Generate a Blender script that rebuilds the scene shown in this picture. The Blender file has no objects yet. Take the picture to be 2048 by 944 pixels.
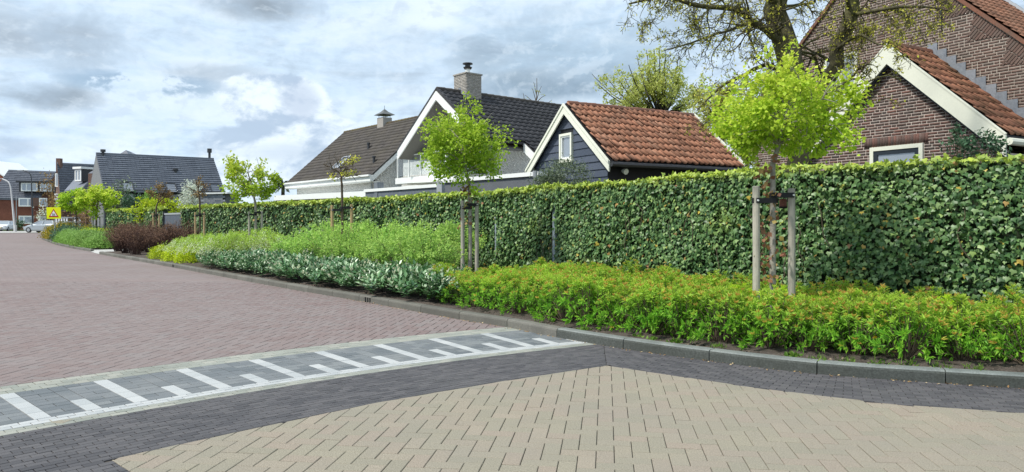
import bpy, math, random
import numpy as np
from mathutils import Vector, Matrix

random.seed(7)
rng = np.random.default_rng(7)
R = math.radians
SC = bpy.context.scene
COL = SC.collection

# ------------------------------------------------------------------ camera
F, CX, HY, HC = 1440.0, 1024.0, 443.0, 1.36       # focal length and horizon in photo pixels, eye height
cam_d = bpy.data.cameras.new("camera")
cam = bpy.data.objects.new("camera", cam_d)
COL.objects.link(cam)
cam.location = (0, 0, HC)
cam.rotation_euler = (R(90), 0, 0)
cam_d.sensor_width = 36.0
cam_d.lens = 36.0 * F / 2048.0
cam_d.shift_y = -(472.0 - HY) / 2048.0
cam_d.clip_end = 3000
SC.camera = cam

SC.view_settings.view_transform = 'Standard'
SC.view_settings.look = 'None'
SC.view_settings.exposure = 0.32
SC.view_settings.gamma = 1.0

# ------------------------------------------------------------------ world: day sky with broken cloud
SUN_EL, SUN_AZ = R(54), R(242)      # azimuth clockwise from +Y: behind the camera, to its left
w = bpy.data.worlds.new("World")
SC.world = w
w.use_nodes = True
wt = w.node_tree
wt.nodes.clear()
WN, WL = wt.nodes.new, wt.links.new


def wm(op, a, b=None, c=None):
    n = WN('ShaderNodeMath')
    n.operation = op
    for i, v in enumerate((a, b, c)):
        if v is None:
            continue
        if isinstance(v, (int, float)):
            n.inputs[i].default_value = v
        else:
            WL(v, n.inputs[i])
    return n.outputs[0]


def wmix(f, a, b):
    n = WN('ShaderNodeMix')
    n.data_type = 'RGBA'
    for s, v in ((0, f), (6, a), (7, b)):
        if isinstance(v, tuple):
            n.inputs[s].default_value = (*v, 1)
        elif isinstance(v, (int, float)):
            n.inputs[s].default_value = v
        else:
            WL(v, n.inputs[s])
    return n.outputs[2]


def wnoise(vec, scale, detail, rough=0.55, dist=0.0):
    n = WN('ShaderNodeTexNoise')
    n.inputs['Scale'].default_value = scale
    n.inputs['Detail'].default_value = detail
    n.inputs['Roughness'].default_value = rough
    n.inputs['Distortion'].default_value = dist
    WL(vec, n.inputs['Vector'])
    return n.outputs['Fac']


def wsmooth(v, lo, hi):
    n = WN('ShaderNodeMapRange')
    n.interpolation_type = 'SMOOTHSTEP'
    n.inputs[1].default_value = lo
    n.inputs[2].default_value = hi
    WL(v, n.inputs[0])
    return n.outputs[0]


tc = WN('ShaderNodeTexCoord')
sp = WN('ShaderNodeSeparateXYZ')
WL(tc.outputs['Generated'], sp.inputs[0])
dx, dy, dz = sp.outputs
zc = wm('MAXIMUM', dz, 0.0)
den = wm('ADD', zc, 0.16)
cb = WN('ShaderNodeCombineXYZ')
WL(wm('DIVIDE', dx, den), cb.inputs[0])
WL(wm('DIVIDE', dy, den), cb.inputs[1])
layer = cb.outputs[0]
az = wm('ARCTAN2', dx, dy)
el = wm('ARCSINE', dz)
cb2 = WN('ShaderNodeCombineXYZ')
WL(az, cb2.inputs[0])
WL(wm('MULTIPLY', el, 1.5), cb2.inputs[1])
billow = cb2.outputs[0]

n1 = wnoise(layer, 0.9, 10, 0.60, 0.35)
n2 = wnoise(billow, 6.5, 10, 0.58, 0.5)
n3 = wnoise(billow, 16.0, 8, 0.62, 0.3)
cb3 = WN('ShaderNodeCombineXYZ')
WL(wm('MULTIPLY', az, 0.55), cb3.inputs[0])
WL(wm('MULTIPLY', el, 2.6), cb3.inputs[1])
n4 = wnoise(cb3.outputs[0], 9.0, 9, 0.6, 0.4)
e2, e3, e4 = wm('SUBTRACT', n2, 0.5), wm('SUBTRACT', n3, 0.5), wm('SUBTRACT', n4, 0.5)
rag = wm('ADD', wm('MULTIPLY', e2, 2.6), wm('MULTIPLY', e3, 1.7))
flat = wm('ADD', wm('MULTIPLY', e4, 3.4), wm('MULTIPLY', e3, 1.2))


def blob(px, py, rx, ry, lo=0.0, hi=1.0, edge=None, amp=1.0):
    """a cloud mass at a bearing and height on the dome, its outline torn by the noise"""
    a0 = math.atan((px - CX) / F)
    e0 = math.atan((HY - py) / F * math.cos(a0))
    ax = wm('DIVIDE', wm('SUBTRACT', az, a0), rx / F)
    ey = wm('DIVIDE', wm('SUBTRACT', el, e0), ry / F)
    r2 = wm('ADD', wm('MULTIPLY', ax, ax), wm('MULTIPLY', ey, ey))
    return wsmooth(wm('ADD', wm('SUBTRACT', 1.0, r2), wm('MULTIPLY', edge if edge is not None else rag, amp)), lo, hi)


sky = WN('ShaderNodeTexSky')
sky.sky_type = 'NISHITA'
sky.sun_disc = False
sky.sun_elevation = SUN_EL
sky.sun_rotation = SUN_AZ
sky.air_density = 1.0
sky.dust_density = 0.6

WHITE, PALE, MID, GREY, SLATE = (0.78, 0.81, 0.82), (0.59, 0.66, 0.71), (0.45, 0.52, 0.58), (0.25, 0.285, 0.315), (0.18, 0.24, 0.29)
ramp = WN('ShaderNodeValToRGB')
WL(wm('ADD', wm('MULTIPLY', n1, 0.5), wm('MULTIPLY', n4, 0.5)), ramp.inputs[0])
els = ramp.color_ramp.elements
els[0].position, els[0].color = 0.35, (0.36, 0.41, 0.46, 1)
els[1].position, els[1].color = 0.58, (0.76, 0.80, 0.82, 1)
e = els.new(0.42)
e.color = (0.50, 0.57, 0.63, 1)
e = els.new(0.48)
e.color = (0.61, 0.70, 0.78, 1)
c = ramp.outputs[0]
# relief: each cloud lit from the upper left, so one flank of a billow is bright and the other grey


def relief(scale, detail, dx_, dy_, gain):
    off = WN('ShaderNodeVectorMath')
    off.operation = 'ADD'
    WL(billow, off.inputs[0])
    off.inputs[1].default_value = (dx_, dy_, 0)
    p_ = wnoise(billow, scale, detail, 0.6, 0.4)
    q_ = wnoise(off.outputs[0], scale, detail, 0.6, 0.4)
    return wm('ADD', wm('MULTIPLY', wm('SUBTRACT', p_, q_), gain), 0.5)


rl1 = relief(11.0, 8, -0.012, 0.016, 3.2)
rl2 = relief(30.0, 6, -0.005, 0.007, 2.6)
rl = wm('ADD', wm('MULTIPLY', rl1, 0.6), wm('MULTIPLY', rl2, 0.4))
c = wmix(wm('MULTIPLY', wsmooth(n3, 0.48, 0.75), 0.28), c, MID)
c = wmix(wm('MULTIPLY', wsmooth(n2, 0.46, 0.72), 0.45), c, WHITE)
c = wmix(wm('MULTIPLY', blob(480, 110, 520, 160, 0, 1.4, flat, .5), 0.30), c, PALE)
# blue-grey bank on the right
c = wmix(wm('MULTIPLY', blob(1150, 110, 360, 125, 0, 1.5, rag, .5), 0.75), c, (0.30, 0.40, 0.47))
c = wmix(wm('MULTIPLY', blob(1110, 175, 260, 60, 0, 1.3, rag, .5), 0.75), c, SLATE)
c = wmix(wm('MULTIPLY', blob(800, 130, 190, 90, 0, 1.3, rag, .6), 0.40), c, (0.50, 0.57, 0.63))
c = wmix(wm('MULTIPLY', blob(870, 35, 60, 28, 0, 1.0, rag, .7), 0.8), c, WHITE)
c = wmix(wm('MULTIPLY', blob(1170, 205, 90, 22, 0, 1.0, rag, .7), 0.6), c, PALE)
# grey shreds at the top, the left and low over the roofs
c = wmix(wm('MULTIPLY', blob(530, 8, 140, 40, 0, 1.5, flat, .6), 0.85), c, (0.22, 0.25, 0.275))
c = wmix(wm('MULTIPLY', blob(110, 195, 85, 32, 0, 1.3, rag, .75), 0.8), c, (0.24, 0.275, 0.305))
c = wmix(wm('MULTIPLY', blob(60, 75, 210, 60, 0, 1.4, flat, .7), 0.8), c, (0.32, 0.36, 0.40))
c = wmix(wm('MULTIPLY', blob(430, 145, 150, 22, 0, 1.3, flat, .6), 0.5), c, (0.33, 0.37, 0.41))
c = wmix(wm('MULTIPLY', blob(20, 290, 60, 22, 0, 1.2, rag, .6), 0.6), c, (0.38, 0.44, 0.52))
# general relief over the whole layer
c = wmix(wm('MULTIPLY', wsmooth(rl, 0.48, 0.78), 0.30), c, WHITE)
c = wmix(wm('MULTIPLY', wsmooth(rl, 0.52, 0.22), 0.24), c, (0.38, 0.44, 0.50))
# cumulus towers: sunlit heads, blue-grey hollows and bases
rl3 = relief(7.0, 10, -0.022, 0.030, 2.4)
lit = wmix(wsmooth(wm('ADD', wm('MULTIPLY', rl3, 0.65), wm('MULTIPLY', rl, 0.35)), 0.28, 0.66), (0.46, 0.53, 0.61), (0.83, 0.85, 0.85))
fine = wm('ADD', wm('MULTIPLY', e2, 1.2), wm('MULTIPLY', e3, 2.2))
c = wmix(wm('MULTIPLY', blob(555, 212, 110, 66, 0.0, 0.24, fine, .62), 1.0), c, lit)
c = wmix(wm('MULTIPLY', blob(520, 310, 140, 66, 0.0, 0.38, fine, .7), 0.9), c, lit)
c = wmix(wm('MULTIPLY', blob(650, 265, 95, 40, 0, .55, fine, .7), 0.85), c, lit)
c = wmix(wm('MULTIPLY', blob(600, 198, 46, 44, 0, 1.0, fine, .6), 0.60), c, (0.43, 0.48, 0.57))
c = wmix(wm('MULTIPLY', blob(590, 305, 160, 26, 0, 1.4, flat, .6), 0.6), c, (0.40, 0.47, 0.55))
# clear blue gaps
gap = wm('MULTIPLY', wsmooth(n3, 0.47, 0.56), blob(285, 168, 170, 26, 0, 0.9, flat, .4))
tintn = WN('ShaderNodeVectorMath')
tintn.operation = 'MULTIPLY'
WL(c, tintn.inputs[0])
tintn.inputs[1].default_value = (0.91, 1.0, 1.10)
sc10 = WN('ShaderNodeVectorMath')
sc10.operation = 'SCALE'
WL(tintn.outputs[0], sc10.inputs[0])
sc10.inputs['Scale'].default_value = 10.0
allc = wmix(wm('MULTIPLY', gap, 0.85), sc10.outputs[0], sky.outputs[0])
gap2 = wm('MULTIPLY', wsmooth(n1, 0.38, 0.30), 0.45)
allc = wmix(gap2, allc, sky.outputs[0])
bg = WN('ShaderNodeBackground')
bg.inputs['Strength'].default_value = 0.1
WL(allc, bg.inputs['Color'])
wo = WN('ShaderNodeOutputWorld')
WL(bg.outputs[0], wo.inputs['Surface'])

sd = bpy.data.lights.new("sun", 'SUN')
sd.energy = 3.8
sd.angle = R(5)
sd.color = (1.0, 0.95, 0.87)
sun = bpy.data.objects.new("sun", sd)
COL.objects.link(sun)
sdir = Vector((math.sin(SUN_AZ) * math.cos(SUN_EL), math.cos(SUN_AZ) * math.cos(SUN_EL), math.sin(SUN_EL)))
sun.rotation_euler = sdir.to_track_quat('Z', 'Y').to_euler()
sun.location = sdir * 50


# ------------------------------------------------------------------ helpers
def V3(*a):
    return np.array(a, float)


def P(px, py, Y):
    """world point seen at photo pixel (px, py) at distance Y in front of the camera plane"""
    return V3((px - CX) / F * Y, Y, HC + (HY - py) / F * Y)


def G(px, py, z=0.0):
    Y = F * (HC - z) / (py - HY)
    return V3((px - CX) / F * Y, Y, z)


def new_mat(name):
    m = bpy.data.materials.new(name)
    m.use_nodes = True
    nt = m.node_tree
    nt.nodes.clear()
    out = nt.nodes.new('ShaderNodeOutputMaterial')
    pb = nt.nodes.new('ShaderNodeBsdfPrincipled')
    nt.links.new(pb.outputs[0], out.inputs[0])
    return m, nt, pb, out


def nd(nt, t, **kw):
    n = nt.nodes.new(t)
    for k, v in kw.items():
        setattr(n, k, v)
    return n


def mathn(nt, op, a, b=None):
    n = nt.nodes.new('ShaderNodeMath')
    n.operation = op
    for i, v in enumerate((a, b)):
        if v is None:
            continue
        if isinstance(v, (int, float)):
            n.inputs[i].default_value = v
        else:
            nt.links.new(v, n.inputs[i])
    return n.outputs[0]


def mixc(nt, f, a, b, mode='MIX'):
    n = nt.nodes.new('ShaderNodeMix')
    n.data_type = 'RGBA'
    n.blend_type = mode
    for s, v in ((0, f), (6, a), (7, b)):
        if isinstance(v, (tuple, list)):
            n.inputs[s].default_value = (*v[:3], 1)
        elif isinstance(v, (int, float)):
            n.inputs[s].default_value = v
        else:
            nt.links.new(v, n.inputs[s])
    return n.outputs[2]


def piece_rand(nt):
    """a random number per piece: per object and per mesh island"""
    g = nd(nt, 'ShaderNodeNewGeometry')
    o = nd(nt, 'ShaderNodeObjectInfo')
    return mathn(nt, 'FRACT', mathn(nt, 'ADD', g.outputs['Random Per Island'], o.outputs['Random']))


def ramp_node(nt, fac, stops, interp='LINEAR'):
    r = nd(nt, 'ShaderNodeValToRGB')
    r.color_ramp.interpolation = interp
    el_ = r.color_ramp.elements
    while len(el_) < len(stops):
        el_.new(0.5)
    for e_, (p_, c_) in zip(el_, stops):
        e_.position = p_
        e_.color = (*c_, 1)
    nt.links.new(fac, r.inputs[0])
    return r.outputs[0]


def noise(nt, scale, detail=6, rough=0.6, coord='Object', vec_scale=None):
    tcn = nd(nt, 'ShaderNodeTexCoord')
    n = nd(nt, 'ShaderNodeTexNoise')
    n.inputs['Scale'].default_value = scale
    n.inputs['Detail'].default_value = detail
    n.inputs['Roughness'].default_value = rough
    src = tcn.outputs[coord]
    if coord == 'World':
        src = nd(nt, 'ShaderNodeNewGeometry').outputs['Position']
    if vec_scale:
        mp = nd(nt, 'ShaderNodeMapping')
        mp.inputs['Scale'].default_value = vec_scale
        nt.links.new(src, mp.inputs[0])
        src = mp.outputs[0]
    nt.links.new(src, n.inputs['Vector'])
    return n.outputs['Fac']


def wnoise_m(nt, scale, detail=6, rough=0.6, vec_scale=None):
    g = nd(nt, 'ShaderNodeNewGeometry').outputs['Position']
    n = nd(nt, 'ShaderNodeTexNoise')
    n.inputs['Scale'].default_value = scale
    n.inputs['Detail'].default_value = detail
    n.inputs['Roughness'].default_value = rough
    if vec_scale:
        mp = nd(nt, 'ShaderNodeMapping')
        mp.inputs['Scale'].default_value = vec_scale
        nt.links.new(g, mp.inputs[0])
        g = mp.outputs[0]
    nt.links.new(g, n.inputs['Vector'])
    return n.outputs['Fac']


def bump(nt, pb, h, strength=0.3, dist=0.01):
    b = nd(nt, 'ShaderNodeBump')
    b.inputs['Strength'].default_value = strength
    b.inputs['Distance'].default_value = dist
    nt.links.new(h, b.inputs['Height'])
    nt.links.new(b.outputs[0], pb.inputs['Normal'])


def mat(name, stops, rough=0.7, grain=0.25, gscale=60, wear=0.15, wscale=1.3, bmp=0.2, bdist=0.004, spec=0.3,
        metal=0.0, wearcol=None, vec_scale=None):
    """stone, paint, wood: colour chosen per piece from the stops, fine grain and larger patchy wear"""
    m, nt, pb, out = new_mat(name)
    if isinstance(stops, tuple):
        stops = [(0.0, stops), (1.0, stops)]
    col = ramp_node(nt, piece_rand(nt), stops)
    g = wnoise_m(nt, gscale, 4, 0.7, vec_scale)
    gm = nd(nt, 'ShaderNodeMapRange')
    gm.inputs[1].default_value, gm.inputs[2].default_value = 0.3, 0.7
    gm.inputs[3].default_value, gm.inputs[4].default_value = 1 - grain, 1 + grain
    nt.links.new(g, gm.inputs[0])
    vm = nd(nt, 'ShaderNodeVectorMath', operation='SCALE')
    nt.links.new(col, vm.inputs[0])
    nt.links.new(gm.outputs[0], vm.inputs['Scale'])
    col = vm.outputs[0]
    if wear:
        wv = wnoise_m(nt, wscale, 6, 0.65)
        wmr = nd(nt, 'ShaderNodeMapRange')
        wmr.inputs[1].default_value, wmr.inputs[2].default_value = 0.42, 0.7
        wmr.inputs[3].default_value, wmr.inputs[4].default_value = 0, wear
        nt.links.new(wv, wmr.inputs[0])
        base = stops[0][1]
        wc = wearcol or tuple(x * 0.45 for x in base)
        col = mixc(nt, wmr.outputs[0], col, wc)
    nt.links.new(col, pb.inputs['Base Color'])
    pb.inputs['Roughness'].default_value = rough
    pb.inputs['Specular IOR Level'].default_value = spec
    pb.inputs['Metallic'].default_value = metal
    if bmp:
        bump(nt, pb, g, bmp, bdist)
    return m


def leaf_mat(name, stops, tip=None, trans=0.35, rough=0.5, spec=0.25, young=None, vary=0.25):
    m, nt, pb, out = new_mat(name)
    g = nd(nt, 'ShaderNodeNewGeometry')
    o = nd(nt, 'ShaderNodeObjectInfo')
    fac = mathn(nt, 'FRACT', mathn(nt, 'ADD', g.outputs['Random Per Island'], o.outputs['Random']))
    col = ramp_node(nt, fac, stops)
    if tip:
        a = nd(nt, 'ShaderNodeAttribute')
        a.attribute_name = 'tint'
        if young:
            y_ = mathn(nt, 'MINIMUM', mathn(nt, 'MULTIPLY', a.outputs['Fac'], 2.4), 1.0)
            col = mixc(nt, y_, col, young)
            t_ = mathn(nt, 'MAXIMUM', mathn(nt, 'MULTIPLY', mathn(nt, 'SUBTRACT', a.outputs['Fac'], .45), 1.8), 0.0)
            col = mixc(nt, t_, col, tip)
        else:
            col = mixc(nt, a.outputs['Fac'], col, tip)
    v = mathn(nt, 'ADD', mathn(nt, 'MULTIPLY', o.outputs['Random'], vary), 1 - vary / 2)
    vm = nd(nt, 'ShaderNodeVectorMath', operation='SCALE')
    nt.links.new(col, vm.inputs[0])
    nt.links.new(v, vm.inputs['Scale'])
    col = vm.outputs[0]
    nt.links.new(col, pb.inputs['Base Color'])
    pb.inputs['Roughness'].default_value = rough
    pb.inputs['Specular IOR Level'].default_value = spec
    t = nd(nt, 'ShaderNodeBsdfTranslucent')
    nt.links.new(col, t.inputs['Color'])
    mx = nd(nt, 'ShaderNodeMixShader')
    mx.inputs[0].default_value = trans
    nt.links.new(pb.outputs[0], mx.inputs[1])
    nt.links.new(t.outputs[0], mx.inputs[2])
    nt.links.new(mx.outputs[0], out.inputs[0])
    return m


def glass_mat(name, col=(0.30, 0.33, 0.36), rough=0.03):
    m, nt, pb, out = new_mat(name)
    pb.inputs['Base Color'].default_value = (*col, 1)
    pb.inputs['Roughness'].default_value = rough
    pb.inputs['Specular IOR Level'].default_value = 1.0
    pb.inputs['Coat Weight'].default_value = 0.6
    pb.inputs['Coat Roughness'].default_value = 0.02
    pb.inputs['Metallic'].default_value = 0.35
    return m


def mesh_from(name, verts, faces, mats=None, midx=None, tint=None, smooth=False):
    me = bpy.data.meshes.new(name)
    if isinstance(faces, np.ndarray):
        Vv = np.ascontiguousarray(verts, dtype=np.float32)
        m_, k = faces.shape
        me.vertices.add(len(Vv))
        me.vertices.foreach_set('co', Vv.ravel())
        me.loops.add(m_ * k)
        me.loops.foreach_set('vertex_index', np.ascontiguousarray(faces, dtype=np.int32).ravel())
        me.polygons.add(m_)
        me.polygons.foreach_set('loop_start', np.arange(0, m_ * k, k, dtype=np.int32))
        me.update(calc_edges=True)
    else:
        me.from_pydata([tuple(map(float, v)) for v in verts], [], [tuple(map(int, f)) for f in faces])
        me.update()
    for m in (mats if isinstance(mats, (list, tuple)) else [mats]):
        if m:
            me.materials.append(m)
    if midx is not None:
        me.polygons.foreach_set('material_index', np.asarray(midx, dtype=np.int32))
    if tint is not None:
        a = me.attributes.new('tint', 'FLOAT', 'POINT')
        a.data.foreach_set('value', np.asarray(tint, dtype=np.float32))
    if smooth:
        me.polygons.foreach_set('use_smooth', np.ones(len(me.polygons), dtype=bool))
    return me


def tag(o, label=None, cat=None, group=None, kind=None):
    for k, v in (('label', label), ('category', cat), ('group', group), ('kind', kind)):
        if v:
            o[k] = v
    return o


def thing(name, label, cat, loc, group=None):
    o = bpy.data.objects.new(name, None)
    COL.objects.link(o)
    o.empty_display_size = 0.3
    o.location = tuple(float(x) for x in loc)
    return tag(o, label, cat, group)


def origin_of(p):
    v = np.zeros(3)
    while p is not None:
        v += np.array(p.location)
        p = p.parent
    return v


def link(name, me, parent=None, loc=None, kind=None, label=None):
    o = bpy.data.objects.new(name, me)
    COL.objects.link(o)
    if parent is not None:
        o.parent = parent
    if loc is not None:
        o.location = tuple(float(x) for x in loc)
    if kind:
        o['kind'] = kind
    if label:
        o['label'] = label
    return o


def copy_tree(o, parent=None):
    c_ = o.copy()
    COL.objects.link(c_)
    c_.parent = parent
    for ch in o.children:
        copy_tree(ch, c_)
    return c_


def norm(v):
    v = np.asarray(v, float)
    return v / (np.linalg.norm(v) + 1e-12)


class MB:
    """mesh builder in world coordinates"""

    def __init__(s):
        s.v, s.f, s.m = [], [], []

    def poly(s, pts, mi=0):
        b = len(s.v)
        s.v += [np.asarray(p, float) for p in pts]
        s.f.append(list(range(b, b + len(pts))))
        s.m.append(mi)
        return s

    def prism(s, pts, vec, mi=0):
        """closed polygon pts swept along vec"""
        b, n = len(s.v), len(pts)
        vec = np.asarray(vec, float)
        s.v += [np.asarray(p, float) for p in pts] + [np.asarray(p, float) + vec for p in pts]
        s.f += [list(range(b, b + n))[::-1], list(range(b + n, b + 2 * n))]
        s.f += [[b + i, b + (i + 1) % n, b + n + (i + 1) % n, b + n + i] for i in range(n)]
        s.m += [mi] * (n + 2)
        return s

    def box(s, o, ex, ey, ez, mi=0):
        """box from corner o with edge vectors"""
        o, ex, ey, ez = (np.asarray(q, float) for q in (o, ex, ey, ez))
        return s.prism([o, o + ex, o + ex + ey, o + ey], ez, mi)

    def bar(s, a, b, w_, h_, up=(0, 0, 1), mi=0):
        """rectangular bar from a to b"""
        a, b = np.asarray(a, float), np.asarray(b, float)
        d = norm(b - a)
        x = np.cross(d, up)
        if np.linalg.norm(x) < 1e-4:
            x = np.cross(d, (0, 1, 0))
        x = norm(x)
        y = np.cross(x, d)
        o = a - x * w_ / 2 - y * h_ / 2
        return s.prism([o, o + x * w_, o + x * w_ + y * h_, o + y * h_], b - a, mi)

    def tube(s, path, radii, n=6, cap=True, mi=0):
        path = [np.asarray(p, float) for p in path]
        b = len(s.v)
        k = len(path)
        ref = None
        for i, p in enumerate(path):
            d = norm(path[min(i + 1, k - 1)] - path[max(i - 1, 0)])
            if ref is None or abs(np.dot(ref, d)) > 0.95:
                ref = np.cross(d, (0.31, 0.95, 0.05))
                if np.linalg.norm(ref) < 0.1:
                    ref = np.cross(d, (1, 0, 0))
            x = norm(ref - np.dot(ref, d) * d)
            ref = x
            y = np.cross(d, x)
            for j in range(n):
                a_ = 2 * math.pi * j / n
                s.v.append(p + radii[i] * (math.cos(a_) * x + math.sin(a_) * y))
        for i in range(k - 1):
            for j in range(n):
                s.f.append([b + i * n + j, b + i * n + (j + 1) % n, b + (i + 1) * n + (j + 1) % n, b + (i + 1) * n + j])
                s.m.append(mi)
        if cap:
            s.f += [list(range(b, b + n))[::-1], list(range(b + (k - 1) * n, b + k * n))]
            s.m += [mi, mi]
        return s

    def build(s, name, mats, parent=None, kind=None, label=None, smooth=False, bevel=0):
        off = origin_of(parent)
        me = mesh_from(name, [p - off for p in s.v], s.f, mats, s.m if isinstance(mats, (list, tuple)) else None, smooth=smooth)
        o = link(name, me, parent, kind=kind, label=label)
        if bevel:
            md = o.modifiers.new('bevel', 'BEVEL')
            md.width = bevel
            md.segments = 2
            md.limit_method = 'ANGLE'
        return o


def frames(dirs, norms):
    """(n,3,3) matrices whose columns are x, y=dir, z~norm"""
    y = dirs / (np.linalg.norm(dirs, axis=1, keepdims=True) + 1e-9)
    x = np.cross(y, norms)
    x /= (np.linalg.norm(x, axis=1, keepdims=True) + 1e-9)
    z = np.cross(x, y)
    return np.stack([x, y, z], axis=2)


def scatter(tv, tf, pos, M, scale):
    n, t = len(pos), len(tv)
    sc_ = np.asarray(scale, float)
    if sc_.ndim == 1:
        sc_ = sc_[:, None]
    loc = tv[None] * sc_[:, None, :]
    vv = np.einsum('nij,ntj->nti', M, loc) + pos[:, None, :]
    ff = tf[None] + (np.arange(n) * t)[:, None, None]
    return vv.reshape(-1, 3), ff.reshape(-1, tf.shape[1])


KITE = (np.array([[0, 0, 0], [.5, .45, .09], [0, 1, -.05], [-.5, .45, .09]], float), np.array([[0, 1, 2], [0, 2, 3]]))
IVY = (np.array([[0, .38, .05], [0, 0, 0], [.36, -.1, -.03], [.56, .28, -.05], [.25, .5, 0], [0, 1, -.12], [-.25, .5, 0],
                 [-.56, .28, -.05], [-.36, -.1, -.03]], float),
       np.array([[0, i, i + 1] for i in range(1, 8)] + [[0, 8, 1]]))


def rand_unit(n, up=0.0):
    v = rng.normal(size=(n, 3))
    v[:, 2] += up
    return v / np.linalg.norm(v, axis=1, keepdims=True)


def smooth_line(pts, step):
    """Catmull-Rom through pts, resampled at about step"""
    pts = [np.asarray(p, float) for p in pts]
    dense = []
    for i in range(len(pts) - 1):
        p0, p1, p2, p3 = pts[max(i - 1, 0)], pts[i], pts[i + 1], pts[min(i + 2, len(pts) - 1)]
        for t in np.linspace(0, 1, 24, endpoint=False):
            dense.append(0.5 * (2 * p1 + (p2 - p0) * t + (2 * p0 - 5 * p1 + 4 * p2 - p3) * t * t + (3 * p1 - p0 - 3 * p2 + p3) * t ** 3))
    dense.append(pts[-1])
    d = np.array(dense)
    L = np.concatenate([[0], np.cumsum(np.linalg.norm(np.diff(d, axis=0), axis=1))])
    n = max(2, int(round(L[-1] / step)) + 1)
    s_ = np.linspace(0, L[-1], n)
    return np.stack([np.interp(s_, L, d[:, k]) for k in range(d.shape[1])], axis=1)


def line_frame(pts):
    """unit tangents of a 2-D line"""
    t = np.gradient(pts, axis=0)
    return t / np.linalg.norm(t, axis=1, keepdims=True)


def clip_half(poly, p, n):
    """keep the part of a 2-D polygon where (q-p).n >= 0"""
    out = []
    for i in range(len(poly)):
        a, b = poly[i], poly[(i + 1) % len(poly)]
        da, db = np.dot(a - p, n), np.dot(b - p, n)
        if da >= 0:
            out.append(a)
        if da * db < 0:
            out.append(a + (b - a) * da / (da - db))
    return out


def area2(poly):
    x, y = np.array(poly).T
    return 0.5 * abs(np.dot(x, np.roll(y, -1)) - np.dot(y, np.roll(x, -1)))


def in_view(X, Y, m=0.3):
    return Y > 3.6 and abs(X) < 0.7115 * Y + m


# ------------------------------------------------------------------ materials
M = {}
M['sand'] = mat('joint_sand', [(0, (0.055, 0.05, 0.042)), (1, (0.08, 0.07, 0.06))], 0.95, 0.4, 80, 0)
M['yellow_paver'] = mat('yellow_paver', [(0, (0.228, 0.210, 0.162)), (0.3, (0.252, 0.229, 0.175)), (0.55, (0.260, 0.219, 0.174)), (0.8, (0.242, 0.220, 0.171)), (1, (0.272, 0.235, 0.184))],
                        0.9, 0.42, 130, 0.45, 1.1, 0.5, 0.003, wearcol=(0.215, 0.20, 0.17))
M['dark_paver'] = mat('dark_paver', [(0, (0.050, 0.049, 0.054)), (0.5, (0.069, 0.067, 0.072)), (1, (0.089, 0.085, 0.089))],
                      0.8, 0.38, 230, 0.3, 1.1, 0.5, 0.003, spec=0.4, wearcol=(0.115, 0.11, 0.108))
M['slate_paver'] = mat('slate_paver', [(0, (0.10, 0.114, 0.123)), (0.6, (0.132, 0.145, 0.154)), (1, (0.165, 0.178, 0.183))],
                       0.75, 0.32, 220, 0.3, 1.4, 0.5, 0.003, spec=0.4, wearcol=(0.25, 0.25, 0.24))
M['grey_paver'] = mat('grey_paver', [(0, (0.235, 0.25, 0.22)), (0.6, (0.275, 0.285, 0.25)), (1, (0.315, 0.315, 0.275))],
                      0.9, 0.25, 220, 0.35, 1.3, 0.4, 0.003)
M['white_paver'] = mat('white_paver', [(0, (0.315, 0.335, 0.34)), (.5, (0.365, 0.38, 0.382)), (1, (0.40, 0.412, 0.41))], 0.85, 0.2, 160, 0.5, 2.2, 0.3, 0.002,
                       wearcol=(0.42, 0.43, 0.42))
REDS = [(0, (0.172, 0.127, 0.120)), (0.3, (0.196, 0.154, 0.146)), (0.6, (0.182, 0.145, 0.139)), (0.85, (0.206, 0.170, 0.163)), (1, (0.184, 0.158, 0.152))]
M['red_paver'] = mat('red_paver', REDS, 0.85, 0.28, 200, 0.45, 0.35, 0.4, 0.003, wearcol=(0.220, 0.196, 0.189))
M['kerb'] = mat('kerb_concrete', [(0, (0.115, 0.112, 0.096)), (0.5, (0.14, 0.137, 0.118)), (1, (0.165, 0.16, 0.14))], 0.85, 0.3, 90, 0.7, 2.6, 0.5, 0.004,
                wearcol=(0.085, 0.085, 0.075))
M['dark_kerb'] = mat('bluish_kerb_concrete', [(0, (0.16, 0.18, 0.172)), (1, (0.20, 0.215, 0.205))], 0.75, 0.35, 90, 0.8, 3.5, 0.5, 0.004,
                     wearcol=(0.09, 0.10, 0.10))
M['face_shade_grime'] = mat('shaded_grimy_kerb_face', [(0, (0.060, 0.068, 0.062)), (1, (0.082, 0.090, 0.082))], 0.85, 0.4, 60, 0.6, 3.0, 0.5, 0.004, wearcol=(0.045, 0.048, 0.038))  # kerb face: shade painted into a darker colour, along with splash dirt
M['concrete'] = mat('pale_concrete', (0.42, 0.42, 0.40), 0.9, 0.2, 40, 0.3, 0.8)
M['soil'] = mat('soil', [(0, (0.075, 0.06, 0.05)), (1, (0.075, 0.06, 0.05))], 1.0, 0.7, 45, 0.6, 6.0, 1.0, 0.03, wearcol=(0.16, 0.135, 0.115))
M['black'] = mat('black_rubber', (0.012, 0.012, 0.014), 0.6, 0.1, 40, 0, bmp=0)


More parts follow.
